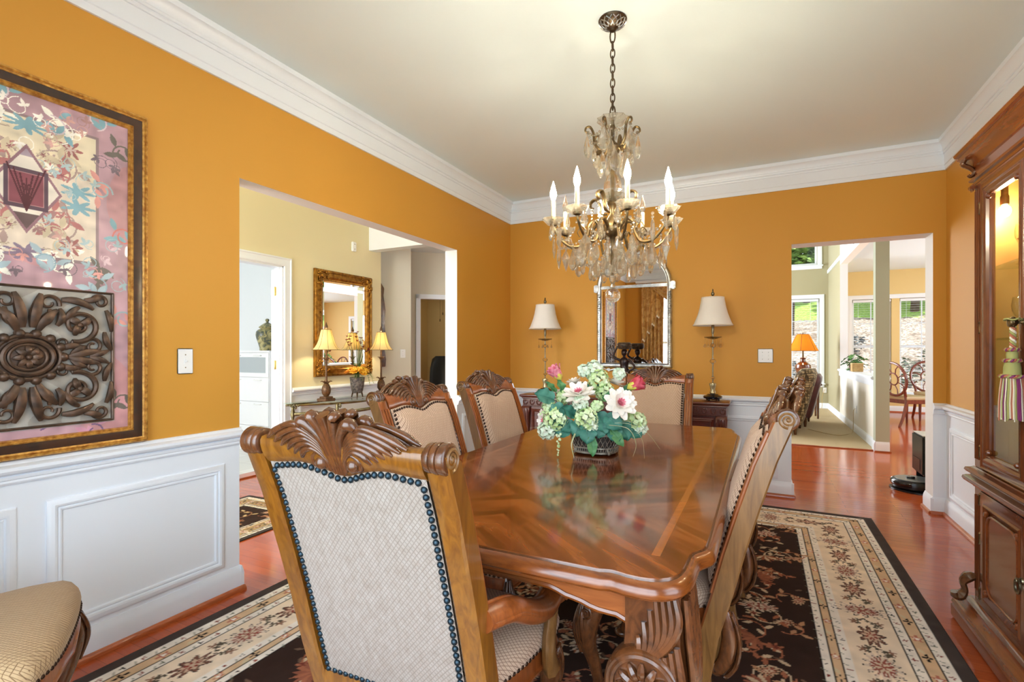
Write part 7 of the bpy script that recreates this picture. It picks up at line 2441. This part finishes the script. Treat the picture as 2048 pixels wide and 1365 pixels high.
for x, y, z in ((.03, -.04, 1.87), (-.02, -.05, 1.76)):
    mb = MB(); mb.tube([(x, y, 2.18), (x, y, z)], .0018, 4); mb.lathe([(.002, z + .02), (.009, z), (.007, z - .025), (.001, z - .035)], (x, y, 0), n=8); mb.build('pull_chain', M['bronze'], fan)
oc = thing('office_chair', 'black high-backed office chair in the room beyond the hall', 'office chair', (-4.66, 6.72, 0), R(200))
M['blackleather'] = plain('black_leather', C(34, 38, 42), .35, coat=.2)
mb = MB(); mb.box(-.25, .25, -.22, .26, .45, .54, bev=.04); mb.build('seat', M['blackleather'], oc)
mb = MB()
mb.rings([[(w * a, y + b, z) for a, b in ((-1, -.02), (-.8, -.05), (.8, -.05), (1, -.02), (1, .03), (.75, .05), (-.75, .05), (-1, .03))] for z, w, y in ((.55, .20, -.24), (.7, .235, -.27), (.95, .235, -.32), (1.10, .215, -.37), (1.15, .16, -.39))]); mb.build('backrest', M['blackleather'], oc, smooth=50)
mb = MB(); mb.lathe([(.03, .08), (.03, .46)], n=12)
for k in range(5):
    a = 2 * pi * k / 5
    mb.tube([(0, 0, .10), (.28 * cos(a), .28 * sin(a), .06)], .018, 8); mb.ball((.28 * cos(a), .28 * sin(a), .03), .029, 10, 8)
mb.build('base', M['black'], oc)
for sx in (-1, 1):
    mb = MB(); mb.tube(bez([(sx * .25, -.15, .48), (sx * .30, -.12, .62), (sx * .30, .0, .68), (sx * .29, .16, .68)], 4), .018, 8); mb.build('armrest', M['black'], oc)

# ------------------------------------------------------------------ gold draperies at the front window (seen in the sideboard mirror)
t = NT('gold_damask')
f = t.noise(t.coords((1, 1, .8)), 9, 4, .6, 1.4)
t.set(color=t.ramp(f, [(.42, C(172, 124, 56)), (.56, C(206, 166, 96))]), rough=.65, sheen=.3)
M['damask'] = t.m
for sx, xa, xb in ((-1, WX0 - .32, WX0 + .12), (1, WX1 - .10, WX1 + .34)):
    dp = thing('drapery', ['gold drapery panel at the entrance side of the front window', 'gold drapery panel at the cabinet side of the front window'][sx > 0], 'curtain', ((xa + xb) / 2, F + .10, 0), 0)
    w = (xb - xa) / 2
    mb = MB()
    mb.grid(lambda u, v: (lerp(-w, w, u) * (1 - .10 * sin(pi * v)), .035 * sin(u * 34) * (.6 + .4 * v), lerp(.03, 2.52, 1 - v)), 70, 12)
    mb.grid(lambda u, v: (lerp(-w, w, u) * (1 - .10 * sin(pi * v)), .035 * sin(u * 34) * (.6 + .4 * v) - .004, lerp(.03, 2.52, 1 - v)), 70, 12)
    mb.build('panel', M['damask'], dp, smooth=80, fix=False)
    mb = MB()
    for off in (.055, .050):
        mb.grid(lambda u, v: (lerp(-w * .95, w * .75, u) * (1 if sx < 0 else -1), off + .02 * sin(u * 26), lerp(2.54, (1.35 + .62 * u + .05 * sin(u * 26)), v)), 50, 10)
    mb.build('jabot', M['damask'], dp, smooth=80, fix=False)
    mb = MB(); mb.grid(lambda u, v: (lerp(-w * .95, w * .75, u) * (1 if sx < 0 else -1), .062 + .02 * sin(u * 26), (1.35 + .62 * u + .05 * sin(u * 26)) + .035 * v), 50, 2); mb.build('jabot_lining', plain('cream_lining', C(226, 210, 176), .6), dp, smooth=80, fix=False)
sw = thing('window_swag', 'gold swag valance draped across the top of the front window', 'valance', ((WX0 + WX1) / 2, F + .235, 0))
ww = (WX1 - WX0) / 2
mb = MB()
for k in (-1, 1):
    for off in (0, .006):
        mb.grid(lambda u, v: (k * ww / 2 + lerp(-ww / 2 - .1, ww / 2 + .1, u), .03 + .02 * sin(v * 30) + off, 2.54 - v * (.10 + .42 * sin(pi * u))), 30, 22)
mb.build('swag', M['damask'], sw, smooth=80, fix=False)
mb = MB(); mb.box(-ww - .40, ww + .40, -.22, .02, 2.545, 2.585, bev=.004); mb.build('mounting_board', M['white'], sw)
